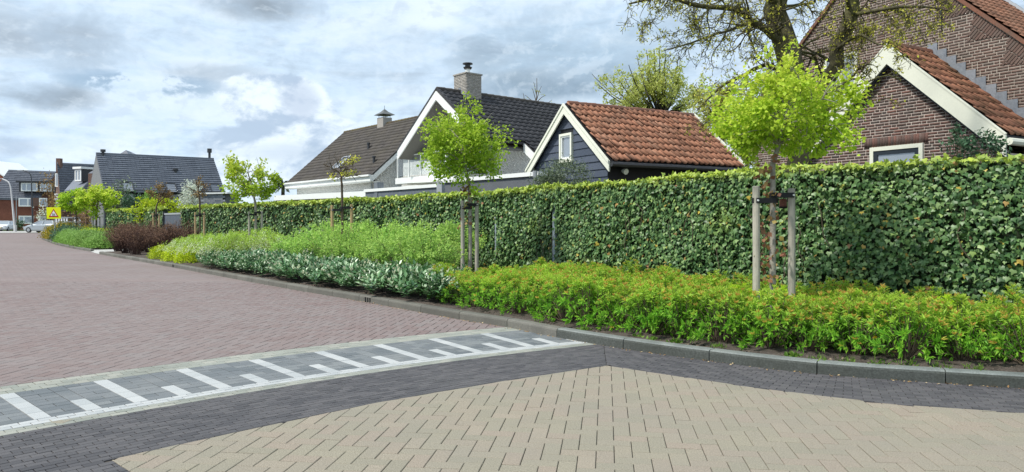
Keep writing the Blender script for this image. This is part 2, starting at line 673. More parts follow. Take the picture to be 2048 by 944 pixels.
def road_far_mat():
    m, nt, pb, out = new_mat('red_paving_far')
    g = nd(nt, 'ShaderNodeNewGeometry').outputs['Position']
    mp = nd(nt, 'ShaderNodeMapping')
    mp.inputs['Rotation'].default_value = (0, 0, R(8))
    nt.links.new(g, mp.inputs[0])
    b = nd(nt, 'ShaderNodeTexBrick')
    b.inputs['Scale'].default_value = 1.0
    b.inputs['Brick Width'].default_value = 0.21
    b.inputs['Row Height'].default_value = 0.105
    b.inputs['Mortar Size'].default_value = 0.006
    b.inputs['Color1'].default_value = (0.170, 0.128, 0.121, 1)
    b.inputs['Color2'].default_value = (0.206, 0.168, 0.161, 1)
    b.inputs['Mortar'].default_value = (0.10, 0.075, 0.065, 1)
    nt.links.new(mp.outputs[0], b.inputs['Vector'])
    n = wnoise_m(nt, 0.35, 6, 0.65)
    mr = nd(nt, 'ShaderNodeMapRange')
    mr.inputs[1].default_value, mr.inputs[2].default_value = 0.42, 0.7
    mr.inputs[4].default_value = 0.45
    nt.links.new(n, mr.inputs[0])
    c_ = mixc(nt, mr.outputs[0], b.outputs['Color'], (0.220, 0.196, 0.189))
    n2_ = wnoise_m(nt, 0.5, 4, 0.6, (0.25, 1.6, 1))
    mr2 = nd(nt, 'ShaderNodeMapRange')
    mr2.inputs[1].default_value, mr2.inputs[2].default_value = 0.5, 0.75
    mr2.inputs[4].default_value = 0.35
    nt.links.new(n2_, mr2.inputs[0])
    c_ = mixc(nt, mr2.outputs[0], c_, (0.25, 0.185, 0.17))
    nt.links.new(c_, pb.inputs['Base Color'])
    pb.inputs['Roughness'].default_value = 0.9
    return m


M['red_far'] = road_far_mat()

# ------------------------------------------------------------------ ground plan (metres, from the photograph's ground plane)
KERB = smooth_line([(9, 4.95), (6, 5.3), (4.17, 5.87), (3.64, 6.06), (2.89, 6.34), (2.26, 6.75), (1.43, 7.47), (1.07, 7.84), (0.56, 8.41),
                    (-0.045, 9.24), (-0.875, 10.17), (-2.6, 12.31), (-4.94, 15.06), (-10.3, 21.66), (-17.1, 29.9), (-19.1, 32.6),
                    (-23.4, 37.9), (-28.4, 44.5), (-37.9, 58), (-46, 71), (-53, 83)], 0.25)
KT = line_frame(KERB)
KN = np.stack([KT[:, 1], -KT[:, 0]], axis=1)          # towards the planting bed
KL = np.concatenate([[0], np.cumsum(np.linalg.norm(np.diff(KERB, axis=0), axis=1))])
HEDGE = smooth_line([(8.2, 5.6), (5.58, 7.84), (4.35, 9.0), (3.39, 10.35), (1.67, 13.6), (-0.29, 17.2), (-2.1, 19.95), (-5.4, 24.2),
                     (-9.2, 28.6), (-13.0, 32.6), (-16.45, 36.1)], 0.2)
HEDGE2 = smooth_line([(-19.0, 39.4), (-22.2, 42.8), (-26.0, 46.4)], 0.2)

# lower edge of the marked ramp, a gentle arc
_bx = np.array([-3.223, -3.033, -2.764, -2.427, -2.089, -1.103, -.601, .912])
_by = np.array([4.532, 4.842, 5.103, 5.394, 5.742, 6.593, 6.98, 7.959])
_bc = np.polyfit(_bx, _by, 2)
_xx = np.linspace(-6.5, 3.0, 400)
_arc = np.stack([_xx, np.polyval(_bc, _xx)], axis=1)
ARC = smooth_line(_arc[::20], 0.02)
AT = line_frame(ARC)
AN = np.stack([-AT[:, 1], AT[:, 0]], axis=1)           # away from the camera
AL = np.concatenate([[0], np.cumsum(np.linalg.norm(np.diff(ARC, axis=0), axis=1))])


def arc(s, t):
    return np.array([np.interp(s, AL, ARC[:, k]) + t * np.interp(s, AL, AN[:, k]) for k in (0, 1)])


def kerb_at(s, t):
    return np.array([np.interp(s, KL, KERB[:, k]) + t * np.interp(s, KL, KN[:, k]) for k in (0, 1)])


def kerb_dist(q):
    """signed distance to the kerb line, positive on the road side"""
    i = np.argmin(((KERB - q) ** 2).sum(1))
    return -np.dot(q - KERB[i], KN[i])


def arc_t(q):
    i = np.argmin(((ARC - q) ** 2).sum(1))
    return np.dot(q - ARC[i], AN[i])


YEL = [np.array(p) for p in [(-2.296, 4.122), (-1.717, 4.718), (-1.015, 5.413), (-.102, 6.119), (.893, 6.80), (1.957, 5.92), (2.82, 5.376),
                             (3.64, 5.12), (6.5, 4.7)]]
YLEFT0 = np.array((-1.2, 3.1))
YEDGES = [(YLEFT0, YEL[0])] + [(YEL[i], YEL[i + 1]) for i in range(len(YEL) - 1)]


def seg_info(q, a, b):
    d = b - a
    L = np.linalg.norm(d)
    d = d / L
    t = np.clip(np.dot(q - a, d), 0, L)
    n = np.array((d[1], -d[0]))                        # right of the direction of travel: inside the yellow field
    return np.linalg.norm(q - a - d * t), np.dot(q - a, n), n, a, 0 < t < L


def yellow_side(q):
    best = min((seg_info(q, a, b) for a, b in YEDGES), key=lambda r: r[0])
    return best


# ------------------------------------------------------------------ the ground and the paving
def sheet(name, pts, z, m, kind='structure'):
    mb = MB()
    mb.poly([(p[0], p[1], z) for p in pts])
    return mb.build(name, m, kind=kind)


def gravel_mat():
    return mat('ground_earth', (0.10, 0.12, 0.06), 1.0, 0.5, 2.0, 0.4, 0.4, 0.3, 0.02, wearcol=(0.14, 0.12, 0.08))


sheet('ground', [(-1500, -300), (1500, -300), (1500, 2200), (-1500, 2200)], -0.05, gravel_mat())


def paver(poly, z, joint=0.0022, bev=0.003, drop=0.012, tilt=None):
    """one paving brick: top face, worn arris, sides down into the joint; poly is its outline in the plan"""
    pl = np.array(poly)
    c_ = pl.mean(0)
    n = len(pl)
    # inward offset of each edge
    def inset(d):
        out = []
        sgn = 1 if np.dot(pl[0] - c_, np.array((pl[1] - pl[0])[::-1]) * (1, -1)) < 0 else -1
        for i in range(n):
            a, b, c2 = pl[i - 1], pl[i], pl[(i + 1) % n]
            e1, e2 = b - a, c2 - b
            l1, l2 = np.linalg.norm(e1), np.linalg.norm(e2)
            if l1 < 1e-6 or l2 < 1e-6:
                out.append(b)
                continue
            n1 = np.array((-e1[1], e1[0])) / l1 * d
            n2 = np.array((-e2[1], e2[0])) / l2 * d
            if np.dot(n1, c_ - b) < 0:
                n1 = -n1
            if np.dot(n2, c_ - b) < 0:
                n2 = -n2
            k = 1 + np.dot(n1, n2) / (d * d)
            v = (n1 + n2) / max(k, 0.35)
            if np.linalg.norm(v) > 0.6 * np.linalg.norm(c_ - b):
                v = (c_ - b) * 0.4
            out.append(b + v)
        return np.array(out)
    top, rim = inset(joint + bev), inset(joint)
    tx, ty = tilt if tilt is not None else (0, 0)
    zt = z + (top - c_) @ np.array((tx, ty))
    zr = z - bev * 0.9 + (rim - c_) @ np.array((tx, ty))
    v = [(*p, q) for p, q in zip(top, zt)] + [(*p, q) for p, q in zip(rim, zr)] + [(*p, z - drop) for p in rim]
    f = [list(range(n))] if _ccw(top) else [list(range(n))[::-1]]
    for i in range(n):
        j = (i + 1) % n
        f.append([i, n + i, n + j, j])
        f.append([n + i, 2 * n + i, 2 * n + j, n + j])
    return v, f


def _ccw(p):
    x, y = np.array(p).T
    return np.dot(x, np.roll(y, -1)) - np.dot(y, np.roll(x, -1)) > 0


def lay(root, pieces, name, stuffname, m, z, limit=300, **kw):
    """pieces: plan polygons. The largest in view become single objects, the rest one joined part."""
    def size(pl):
        c_ = np.mean(pl, axis=0)
        if not in_view(c_[0], c_[1], 0.15):
            return 0
        return area2(pl) / c_[1] ** 3
    order = sorted(pieces, key=size, reverse=True)
    cache = {}
    for pl in order[:limit]:
        c_ = np.mean(pl, axis=0)
        zz = z + random.uniform(-.0012, .0012)
        e1 = pl[1] - pl[0]
        ang = round(math.atan2(e1[1], e1[0]), 2)
        key = (len(pl), round(np.linalg.norm(e1), 2), round(area2(pl), 4), ang) if len(pl) == 4 else None
        if key is None or key not in cache:
            v, f = paver(np.array(pl) - c_, 0, **kw)
            me = mesh_from(name, v, f, m)
            if key:
                cache[key] = me
        else:
            me = cache[key]
        link(name, me, root, (c_[0], c_[1], zz))
    if order[limit:]:
        vs, fs = [], []
        for pl in order[limit:]:
            v, f = paver(pl, z + random.uniform(-.0012, .0012), tilt=(random.gauss(0, .006), random.gauss(0, .006)), **kw)
            b = len(vs)
            vs += v
            fs += [[i + b for i in q] for q in f]
        link(stuffname, mesh_from(stuffname, vs, fs, m), root, kind='stuff')


def herring(x0, x1, y0, y1, ang, unit=0.105):
    """single herringbone: yields plan quads covering the box"""
    e1 = np.array((math.cos(ang), -math.sin(ang)))
    e2 = np.array((math.sin(ang), math.cos(ang)))
    cx, cy = (x0 + x1) / 2, (y0 + y1) / 2
    rad = int(max(x1 - x0, y1 - y0) / unit * 0.8) + 4
    for i in range(-rad, rad):
        for j in range(-rad, rad):
            k = (i - j) % 4
            if k == 0:
                a, b = (i, j), (2, 1)
            elif k == 2:
                a, b = (i, j - 1), (1, 2)
            else:
                continue
            o = np.array((cx, cy)) + unit * (a[0] * e1 + a[1] * e2)
            if not (x0 - .3 < o[0] < x1 + .3 and y0 - .3 < o[1] < y1 + .3):
                continue
            p = [o, o + unit * b[0] * e1, o + unit * (b[0] * e1 + b[1] * e2), o + unit * b[1] * e2]
            yield p


ANG = math.atan(0.131)
base = sheet('joint_bed', [(-16, 1.0), (16, 1.0), (16, 17.0), (-16, 17.0)], -0.011, M['sand'])

# yellow field, herringbone
yroot = MB().poly([(*q, -0.009) for q in [(-1.2, 3.1), *[tuple(p) for p in YEL], (6.5, 1.5), (-1.2, 1.5)]][::-1]).build('yellow_pavement', M['sand'], kind='structure')
pieces = []
for p in herring(-3, 7, 1.6, 7.2, ANG):
    c_ = np.mean(p, axis=0)
    if c_[1] < 1.7 or c_[0] > 6.3 or not (abs(c_[0]) < 0.7115 * c_[1] + 1.0):
        continue
    d, side, n, a, on_ = yellow_side(c_)
    if side < -0.2 and d < 3:
        continue
    q = [np.array(v) for v in p]
    for (a_, b_) in YEDGES:
        dd, ss, nn, aa, on_ = seg_info(c_, a_, b_)
        if dd < 0.2:
            q = clip_half(q, a_, nn)
            if len(q) < 3:
                break
    if len(q) < 3 or area2(q) < 0.0009:
        continue
    c_ = np.mean(q, axis=0)
    if yellow_side(c_)[1] < 0:
        continue
    pieces.append(q)
lay(yroot, pieces, 'brick', 'bricks', M['yellow_paver'], 0.0, joint=0.0022, bev=0.003)

# dark bands: running bond following the ramp edge on the left and the kerb on the right
droot = MB().poly([(*q, -0.0095) for q in [(-6, 2), (-1.3, 2), (-2.2, 4.1), (0.89, 6.8), (6.5, 4.7), (9.2, 4.9), (1.0, 8.1), (-3.2, 4.6), (-6, 2.2)]]).build('dark_pavement', M['sand'], kind='structure')
seamA, seamB = YEL[4], np.array((1.02, 8.0))
sn = np.array(((seamB - seamA)[1], -(seamB - seamA)[0]))
sn = sn / np.linalg.norm(sn)                            # to the right of the seam
BL, BW = 0.112, 0.0575
pieces = []
for row in range(0, 30):
    t1, t0 = -row * BW, -(row + 1) * BW
    s = (row % 2) * BL / 2 + (row // 2 % 2) * 0.012
    while s < AL[-1] - 0.2:
        q = [arc(s, t0), arc(s + BL, t0), arc(s + BL, t1), arc(s, t1)]
        s += BL
        c_ = np.mean(q, axis=0)
        if not in_view(c_[0], c_[1], 0.8) or kerb_dist(c_) < -0.05 or np.dot(c_ - seamA, sn) > 0.1 or c_[0] > 1.1:
            continue
        d, side, n, a, on_ = yellow_side(c_)
        if side > 0.09 and (on_ or c_[0] > -2.0):
            continue
        if d < 0.12 and (on_ or c_[0] > -2.0):
            q = clip_half(q, a, -n)
        if len(q) >= 3 and np.dot(c_ - seamA, sn) > -0.12:
            q = clip_half(q, seamA, -sn)
        if len(q) >= 3 and area2(q) > 0.0006:
            pieces.append(q)
for row in range(0, 46):
    t1, t0 = -row * BW, -(row + 1) * BW
    s = (row % 2) * BL / 2
    while s < 12.5:
        q = [kerb_at(s, t0), kerb_at(s, t1), kerb_at(s + BL, t1), kerb_at(s + BL, t0)]
        s += BL
        c_ = np.mean(q, axis=0)
        if not in_view(c_[0], c_[1], 0.8) or np.dot(c_ - seamA, sn) < -0.1 or c_[1] > 8.2:
            continue
        d, side, n, a, on_ = yellow_side(c_)
        if side > 0.09 and (on_ or c_[0] > -2.0):
            continue
        if d < 0.12 and (on_ or c_[0] > -2.0):
            q = clip_half(q, a, -n)
        if len(q) >= 3 and np.dot(np.mean(q, axis=0) - seamA, sn) < 0.12:
            q = clip_half(q, seamA, sn)
        if len(q) >= 3 and area2(q) > 0.0006:
            pieces.append(q)
lay(droot, pieces, 'brick', 'bricks', M['dark_paver'], -0.0005, joint=0.0024, bev=0.002, drop=0.011)

# marked ramp: grey courses, white line, slate field with long and short white bars, grey courses
mroot = MB().poly([(*arc(s, 0), -0.0088) for s in np.linspace(0.5, 10.9, 40)] + [(*arc(s, 1.67), -0.0088) for s in np.linspace(10.9, 0.5, 40)]).build('marked_ramp', M['sand'], kind='structure')
white, grey, slate = [], [], []
i0 = np.argmin(abs(ARC[:, 0] + 3.08))
S0 = AL[i0]
U = 0.1055


def cell(s0, s1, t0, t1):
    return [arc(s0, t0), arc(s1, t0), arc(s1, t1), arc(s0, t1)]


def keep(q):
    c_ = np.mean(q, axis=0)
    return in_view(c_[0], c_[1], 1.2) and kerb_dist(c_) > -0.1


for r_, (t0, lst) in enumerate([(0, grey), (.069, grey), (.138, white), (.207, white), (1.31, grey), (1.42, grey), (1.53, grey)]):
    h_ = 0.069 if r_ < 4 else 0.11
    s = S0 - 40 * U + (r_ % 2) * 0.055
    while s < S0 + 60 * U:
        q = cell(s, s + 0.11, t0, t0 + h_)
        s += 0.11
        if keep(q):
            lst.append(q)
for k in range(-40, 58):
    s = S0 + k * U
    col = k % 6
    if col in (0, 3):
        for r_ in range(5):
            q = cell(s, s + U, .276 + r_ * .2068, .276 + (r_ + 1) * .2068)
            if keep(q):
                (white if (col == 0 or r_ < 2) else slate).append(q)
    elif col in (1, 4):
        for r_ in range(10):
            t0, t1 = .276 + r_ * .1034, .276 + (r_ + 1) * .1034
            if r_ % 2 == 0:
                qs = [cell(s, s + 2 * U, t0, t1)]
            else:
                qs = [cell(s, s + U, t0, t1), cell(s + U, s + 2 * U, t0, t1)]
            slate += [q for q in qs if keep(q)]
lay(mroot, white, 'white_block', 'white_blocks', M['white_paver'], 0.001, joint=0.0030, bev=0.0024)
lay(mroot, grey, 'grey_block', 'grey_blocks', M['grey_paver'], 0.0, joint=0.0028, bev=0.002)
lay(mroot, slate, 'slate_block', 'slate_blocks', M['slate_paver'], 0.0, joint=0.0028, bev=0.002)

# red road: brick by brick near the camera, one sheet with the same bond beyond
YFAR = 16.0
road_pts = [(-260, YFAR - .25)]
sel = [k for k in range(len(KERB)) if KERB[k, 1] > YFAR - .25]
road_pts += [(KERB[sel[0], 0] + .2, YFAR - .25)] + [(KERB[k, 0] + .03, KERB[k, 1]) for k in sel[::6]] + [(-53, 88), (-260, 88)]
rroot = sheet('road', road_pts, -0.004, M['red_far'])
pieces = []
for p in herring(-14.5, 0.6, 5.0, YFAR, ANG):
    c_ = np.mean(p, axis=0)
    if c_[1] > YFAR or not in_view(c_[0], c_[1], 0.6):
        continue
    t = arc_t(c_)
    if t < 1.55 or kerb_dist(c_) < -0.06:
        continue
    q = [np.array(v) for v in p]
    if t < 1.9:
        i = np.argmin(((ARC - c_) ** 2).sum(1))
        q = clip_half(q, ARC[i] + AN[i] * 1.645, AN[i])
    if len(q) >= 3 and area2(q) > 0.0012:
        pieces.append(q)
lay(rroot, pieces, 'brick', 'bricks', M['red_paver'], 0.0, joint=0.0034, bev=0.003)

# ------------------------------------------------------------------ kerb, beds, driveway
KH, KW = 0.106, 0.13
kroot = thing('kerb', None, None, (0, 0, 0))
kroot['kind'] = 'structure'
prof = [(0, -.08), (0, KH - .03), (.006, KH - .012), (.018, KH - .003), (.035, KH), (KW, KH), (KW, -.08)]
DRAINS = []
for (px, py) in ((727, 601), (343, 534)):
    g_ = G(px, py)
    DRAINS.append(KL[np.argmin(((KERB - g_[:2]) ** 2).sum(1))])
gap0 = KL[np.argmin(((KERB - np.array((-17.2, 30.1))) ** 2).sum(1))]
gap1 = KL[np.argmin(((KERB - np.array((-19.1, 32.6))) ** 2).sum(1))]
s0_ = KL[np.argmin(((KERB - G(1120.7, 675.7)[:2]) ** 2).sum(1))]
s = s0_ - 8.0
bnds = []
while s < KL[-1] - 1:
    bnds.append(s)
    s += 1.0
for a, b in zip(bnds[:-1], bnds[1:]):
    if a < 0.1 or (a > gap0 - .3 and b < gap1 + .6):
        continue
    segs = [(a, b)]
    dr = [d for d in DRAINS if a <= d < b]
    mb = MB()
    a1, b1 = a + .005, b - .005

    def piece(sa, sb, pr):
        k = max(2, int((sb - sa) / 0.25) + 1)
        rings = []
        for ss in np.linspace(sa, sb, k):
            rings.append([np.array((*kerb_at(ss, t), z)) for t, z in pr])
        base_ = len(mb.v)
        n = len(pr)
        for r_ in rings:
            mb.v += r_
        for i in range(k - 1):
            for j in range(n):
                mb.f.append([base_ + i * n + j, base_ + i * n + (j + 1) % n, base_ + (i + 1) * n + (j + 1) % n, base_ + (i + 1) * n + j])
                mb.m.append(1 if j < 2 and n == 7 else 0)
        mb.f += [list(range(base_, base_ + n))[::-1], list(range(base_ + (k - 1) * n, base_ + k * n))]
        mb.m += [0, 0]
    if dr:
        d0 = min(max(dr[0], a1 + .3), b1 - .3)
        piece(a1, d0 - .13, prof)
        piece(d0 + .13, b1, prof)
        piece(d0 - .13, d0 + .13, [(0.002, KH - .022), (.012, KH - .005), (.035, KH - .001), (KW, KH - .001), (KW, KH - .022)])
        piece(d0 - .13, d0 + .13, [(0.09, -.08), (.09, KH - .022), (KW, KH - .022), (KW, -.08)])
        for q in (-.115, -.04, .04, .115):
            w_ = .010
            piece(d0 + q - w_, d0 + q + w_, [(0.002, -.08), (.002, KH - .022), (.09, KH - .022), (.09, -.08)])
        o = mb.build('drain_stone', [M['kerb'], M['kerb']], kroot)
        bk = MB()
        mb_, mb = mb, bk
        piece(d0 - .128, d0 + .128, [(0.03, -.07), (.03, -.002), (.0895, -.002), (.0895, -.07)])
        bk.build('gully', M['black'], o)
    else:
        piece(a1, b1, prof)
        mid = kerb_at((a + b) / 2, 0)
        mb.build('kerb_stone', [M['dark_kerb'], M['face_shade_grime']] if mid[1] < 8.5 else [M['kerb'], M['kerb']], kroot)
# dropped kerb at the driveway
mb = MB()
for ss in np.arange(gap0 - .3, gap1 + .5, 1.0):
    pts = [np.array((*kerb_at(ss, 0), .004)), np.array((*kerb_at(ss, .25), .05)), np.array((*kerb_at(ss, 4.0), .105)),
           np.array((*kerb_at(ss + .99, 4.0), .105)), np.array((*kerb_at(ss + .99, .25), .05)), np.array((*kerb_at(ss + .99, 0), .004))]
    mb.poly([pts[0], pts[1], pts[4], pts[5]])
    mb.poly([pts[1], pts[2], pts[3], pts[4]])
mb.build('driveway', M['concrete'], kind='structure')

# soil of the beds
nx_ = 26
vv, ff = [], []
ks = range(0, len(KERB), 1)
ks = [k for k in ks if not (gap0 - .2 < KL[k] < gap1 + .6)]
for k in ks:
    for j in range(nx_):
        t = KW - .005 + (np.interp(KERB[k, 1], [5, 7, 10, 14], [3.6, 4.0, 6.3, 6.8]) - KW) * (j / (nx_ - 1)) ** 1.35
        q = KERB[k] + KN[k] * t
        z = 0.092 + 0.03 * min(1, t) + (random.gauss(0, .011) if 0 < j else 0)
        vv.append((*q, z))
for i in range(len(ks) - 1):
    if KL[ks[i + 1]] - KL[ks[i]] > 1:
        continue
    for j in range(nx_ - 1):
        ff.append([i * nx_ + j, (i + 1) * nx_ + j, (i + 1) * nx_ + j + 1, i * nx_ + j + 1])
link('planting_bed', mesh_from('planting_bed', vv, ff, M['soil'], smooth=True), kind='structure')
# small clods and litter on the bare soil strip behind the kerb
CL = (np.array([[-.5, -.5, 0], [.5, -.4, 0], [.4, .5, 0], [-.5, .4, 0], [0, 0, .6]], float), np.array([[0, 1, 4], [1, 2, 4], [2, 3, 4], [3, 0, 4]]))
n = 2600
ss = rng.uniform(1.5, 24, n)
tt = KW + .02 + rng.exponential(.22, n)
pos = np.array([(*kerb_at(a, b), .096) for a, b in zip(ss, tt)])
dirs = rand_unit(n)
dirs[:, 2] = 0
Mx = frames(dirs, np.tile([0, 0, 1.0], (n, 1)) + rng.normal(0, .25, (n, 3)))
v, f = scatter(*CL, pos, Mx, rng.uniform(.008, .035, (n, 1)) * np.array([[1, 1, .7]]))
clod = mat('soil_clods', [(0, (0.06, 0.05, 0.042)), (0.7, (0.10, 0.082, 0.068)), (0.93, (0.15, 0.12, 0.09)), (1, (0.24, 0.19, 0.13))], 1, .4, 60, 0)
link('soil_crumbs', mesh_from('soil_crumbs', v, f, clod), kind='stuff')
# dry leaf scraps and blossom litter in the gutter
n = 420
ss = rng.uniform(2, 15, n)
pos = np.array([(*kerb_at(a, -abs(rng.normal(0, .03)) - .008), .004) for a in ss])
dirs = rand_unit(n)
dirs[:, 2] *= .15
Mx = frames(dirs, np.tile([0, 0, 1.0], (n, 1)) + rng.normal(0, .3, (n, 3)))
v, f = scatter(*KITE, pos, Mx, rng.uniform(.010, .034, (n, 1)) * np.array([[.6, 1, 1]]))
M['litter'] = leaf_mat('dry_leaf', [(0, (.30, .17, .07)), (.6, (.40, .27, .12)), (1, (.55, .45, .28))], trans=.1)
link('leaf_litter', mesh_from('leaf_litter', v, f, M['litter']), kind='stuff')

# cross street at the far end
sheet('pavement', [(-150, 88), (-50, 84.5), (-44, 92), (-44, 99), (-150, 99)], 0.03, M['concrete'])
sheet('cross_street', [(-300, 99), (-20, 99), (-20, 106), (-300, 106)], 0.0, mat('far_asphalt', (0.09, 0.09, 0.09), .9, .2, 3, .2))
sheet('lawn', [(-83, 106), (-40, 106), (-40, 112), (-83, 112)], 0.05, mat('lawn_green', (0.06, 0.13, 0.025), 1, .4, 3, .2))


# ------------------------------------------------------------------ building materials
M['brick'] = mat('old_brick', [(0, (0.085, 0.060, 0.052)), (0.25, (0.125, 0.070, 0.058)), (0.45, (0.105, 0.075, 0.066)), (0.6, (0.17, 0.085, 0.068)),
                               (0.8, (0.075, 0.062, 0.056)), (1, (0.15, 0.10, 0.085))], 0.9, 0.25, 90, 0.25, 2.5, 0.4, 0.004, wearcol=(0.07, 0.058, 0.052))
M['brick_pale'] = mat('weathered_brick', [(0, (0.12, 0.085, 0.07)), (0.3, (0.155, 0.095, 0.078)), (0.6, (0.14, 0.105, 0.09)), (0.85, (0.18, 0.12, 0.098)), (1, (0.11, 0.088, 0.076))],
                      0.9, 0.25, 90, 0.35, 1.2, 0.4, 0.004, wearcol=(0.10, 0.085, 0.07))
M['mortar'] = mat('mortar', (0.60, 0.52, 0.46), 1, 0.2, 50, 0.2, 2, wearcol=(0.40, 0.35, 0.30))
M['mortar_grey'] = mat('mortar_grey', (0.48, 0.43, 0.37), 1, 0.2, 50, 0.25, 2)
M['cream'] = mat('cream_paint', (0.70, 0.71, 0.60), 0.5, 0.04, 25, 0.12, 2.5, 0.1, 0.002, spec=0.4, wearcol=(0.52, 0.53, 0.44))
M['white_paint'] = mat('white_paint', (0.76, 0.78, 0.76), 0.5, 0.04, 25, 0.1, 2.0, 0.1, 0.002, spec=0.4, wearcol=(0.5, 0.52, 0.5))
M['dark_paint'] = mat('dark_blue_paint', (0.022, 0.03, 0.04), 0.45, 0.1, 40, 0)
M['plank'] = mat('blue_black_planks', [(0, (0.045, 0.058, 0.085)), (1, (0.07, 0.085, 0.118))], 0.65, 0.3, 35, 0.3, 2.0, 0.4, 0.004, wearcol=(0.09, 0.105, 0.13), vec_scale=(1, 1, 9))
M['black_wood'] = mat('black_boards', (0.016, 0.017, 0.02), 0.6, 0.2, 40, 0)
M['pantile'] = mat('clay_pantile', [(0, (0.30, 0.133, 0.078)), (0.3, (0.39, 0.185, 0.112)), (0.6, (0.35, 0.160, 0.096)), (0.85, (0.42, 0.220, 0.140)), (1, (0.22, 0.110, 0.072))],
                   0.85, 0.3, 40, 0.7, 2.2, 0.4, 0.004, wearcol=(0.09, 0.055, 0.038))
M['mossy_tile'] = mat('mossy_pantile', [(0, (0.30, 0.125, 0.075)), (0.5, (0.37, 0.17, 0.10)), (1, (0.25, 0.11, 0.07))],
                      0.9, 0.3, 40, 0.9, 2.2, 0.4, 0.004, wearcol=(0.055, 0.045, 0.022))
M['ridge_tile'] = mat('ridge_tile', [(0, (0.17, 0.075, 0.05)), (1, (0.22, 0.10, 0.065))], 0.9, 0.3, 40, 0.7, 2.5, wearcol=(0.10, 0.09, 0.075))
M['brown_tile'] = mat('brown_concrete_tile', [(0, (0.052, 0.047, 0.044)), (0.5, (0.066, 0.06, 0.056)), (1, (0.08, 0.071, 0.066))], 0.75, 0.25, 60, 0.35, 1.2,
                      wearcol=(0.085, 0.075, 0.045))
M['anthracite_tile'] = mat('anthracite_tile', [(0, (0.036, 0.036, 0.04)), (0.5, (0.045, 0.045, 0.05)), (1, (0.056, 0.056, 0.061))], 0.6, 0.2, 60, 0.2, 1.0)
M['slate_tile'] = mat('slate_grey_tile', [(0, (0.145, 0.158, 0.19)), (1, (0.19, 0.205, 0.24))], 0.5, 0.15, 20, 0.2, .6)
M['lead'] = mat('lead_sheet', [(0, (0.16, 0.185, 0.22)), (1, (0.22, 0.24, 0.27))], 0.55, 0.2, 20, 0.4, 4, spec=0.5, wearcol=(0.30, 0.31, 0.31))
M['white_brick'] = mat('white_washed_brick', [(0, (0.64, 0.64, 0.61)), (0.5, (0.70, 0.70, 0.67)), (1, (0.75, 0.74, 0.70))], 0.9, 0.15, 50, 0.2, 1.5, wearcol=(0.42, 0.41, 0.38))
M['white_mortar'] = mat('white_wall_mortar', (0.54, 0.54, 0.52), 1, .2, 40, 0.1)
M['chimney_brick'] = mat('grey_chimney_brick', [(0, (0.30, 0.285, 0.26)), (0.5, (0.36, 0.34, 0.31)), (1, (0.40, 0.38, 0.35))], 0.95, 0.15, 50, 0.25, 1.5, wearcol=(0.22, 0.21, 0.185))
M['soffit'] = mat('taupe_soffit', (0.16, 0.155, 0.14), 0.7, .1, 20, 0)
M['grey_metal'] = mat('grey_metal', (0.30, 0.32, 0.34), 0.45, .1, 20, .1, spec=.5)
M['dark_metal'] = mat('dark_metal', (0.03, 0.032, 0.036), 0.4, .1, 20, 0, spec=.5)
M['grey_board'] = mat('grey_weathered_board', (0.12, 0.13, 0.145), 0.7, .25, 30, .3, 1.5)
M['slate_clad'] = mat('slate_cladding', [(0, (0.13, 0.15, 0.175)), (0.5, (0.19, 0.21, 0.23)), (1, (0.24, 0.255, 0.27))], 0.6, .25, 20, .3, 3)
M['glass'] = glass_mat('window_glass')
M['red_brick_far'] = mat('red_facade_brick', [(0, (0.17, 0.062, 0.042)), (1, (0.22, 0.085, 0.058))], 0.9, .3, 9, .25, .6)
M['brown_brick_far'] = mat('brown_facade_brick', (0.135, 0.085, 0.068), 0.9, .3, 9, .25, .6)


def sub(p, q):
    return np.asarray(p, float) - np.asarray(q, float)


def window(parent, c, ex, ez, w_, h_, frame, depth=0.07, bars=(), hbars=(), t=0.07, name='window', glass=None, pane=True):
    """frame standing on the wall face with a pane set back inside it; c is the middle on the wall face, ex/ez unit axes in the wall"""
    ex, ez = norm(ex), norm(ez)
    n = np.cross(ex, ez)                                # outwards
    mb = MB()
    o = np.asarray(c, float)

    def bx(x0, x1, z0, z1, d=depth):
        mb.box(o + ex * x0 + ez * z0 - n * .004, ex * (x1 - x0), ez * (z1 - z0), n * (d + .004))
    W, H = w_ / 2, h_ / 2
    bx(-W, W, H - t, H)
    bx(-W, W, -H, -H + t)
    bx(-W, -W + t, -H + t, H - t)
    bx(W - t, W, -H + t, H - t)
    for b in bars:
        bx(b * w_ - W - t / 2, b * w_ - W + t / 2, -H + t, H - t, depth * .9)
    for b in hbars:
        bx(-W + t, W - t, b * h_ - H - t / 2, b * h_ - H + t / 2, depth * .85)
    f_ = mb.build(name, frame, parent)
    if pane:
        pm = MB()
        pm.box(o + ex * (-W + t - .002) + ez * (-H + t - .002) + n * .004, ex * (w_ - 2 * t + .004), ez * (h_ - 2 * t + .004), n * depth * .3)
        pm.build('pane', glass or M['glass'], f_)
    return f_


def tile_template(w_, l_, amp, thick, prof='pan'):
    """one roof tile: x across, y up the slope, z out; lower end proud"""
    if prof == 'pan':
        xs = np.array([0, .16, .34, .62, .84, 1.02])
        zs = np.array([.55, 1.0, .35, -.05, .05, .45]) * amp
    elif prof == 'double':
        xs = np.array([0, .12, .25, .5, .62, .75, 1.0])
        zs = np.array([.2, 1, .2, 0.2, 1, .2, .2]) * amp
    else:
        xs = np.array([0.01, .99])
        zs = np.array([0, 0]) * amp
    k = len(xs)
    v = []
    for y, lift in ((-0.03 * l_, thick), (l_, 0.0)):
        v += [(x * w_, y, z + lift) for x, z in zip(xs, zs)]
    v += [(x * w_, -0.03 * l_, z + thick - thick * 1.1) for x, z in zip(xs, zs)]
    f = [[i, i + 1, k + i + 1, k + i] for i in range(k - 1)]
    f += [[2 * k + i, 2 * k + i + 1, i + 1, i] for i in range(k - 1)]
    return np.array(v, float), np.array(f)


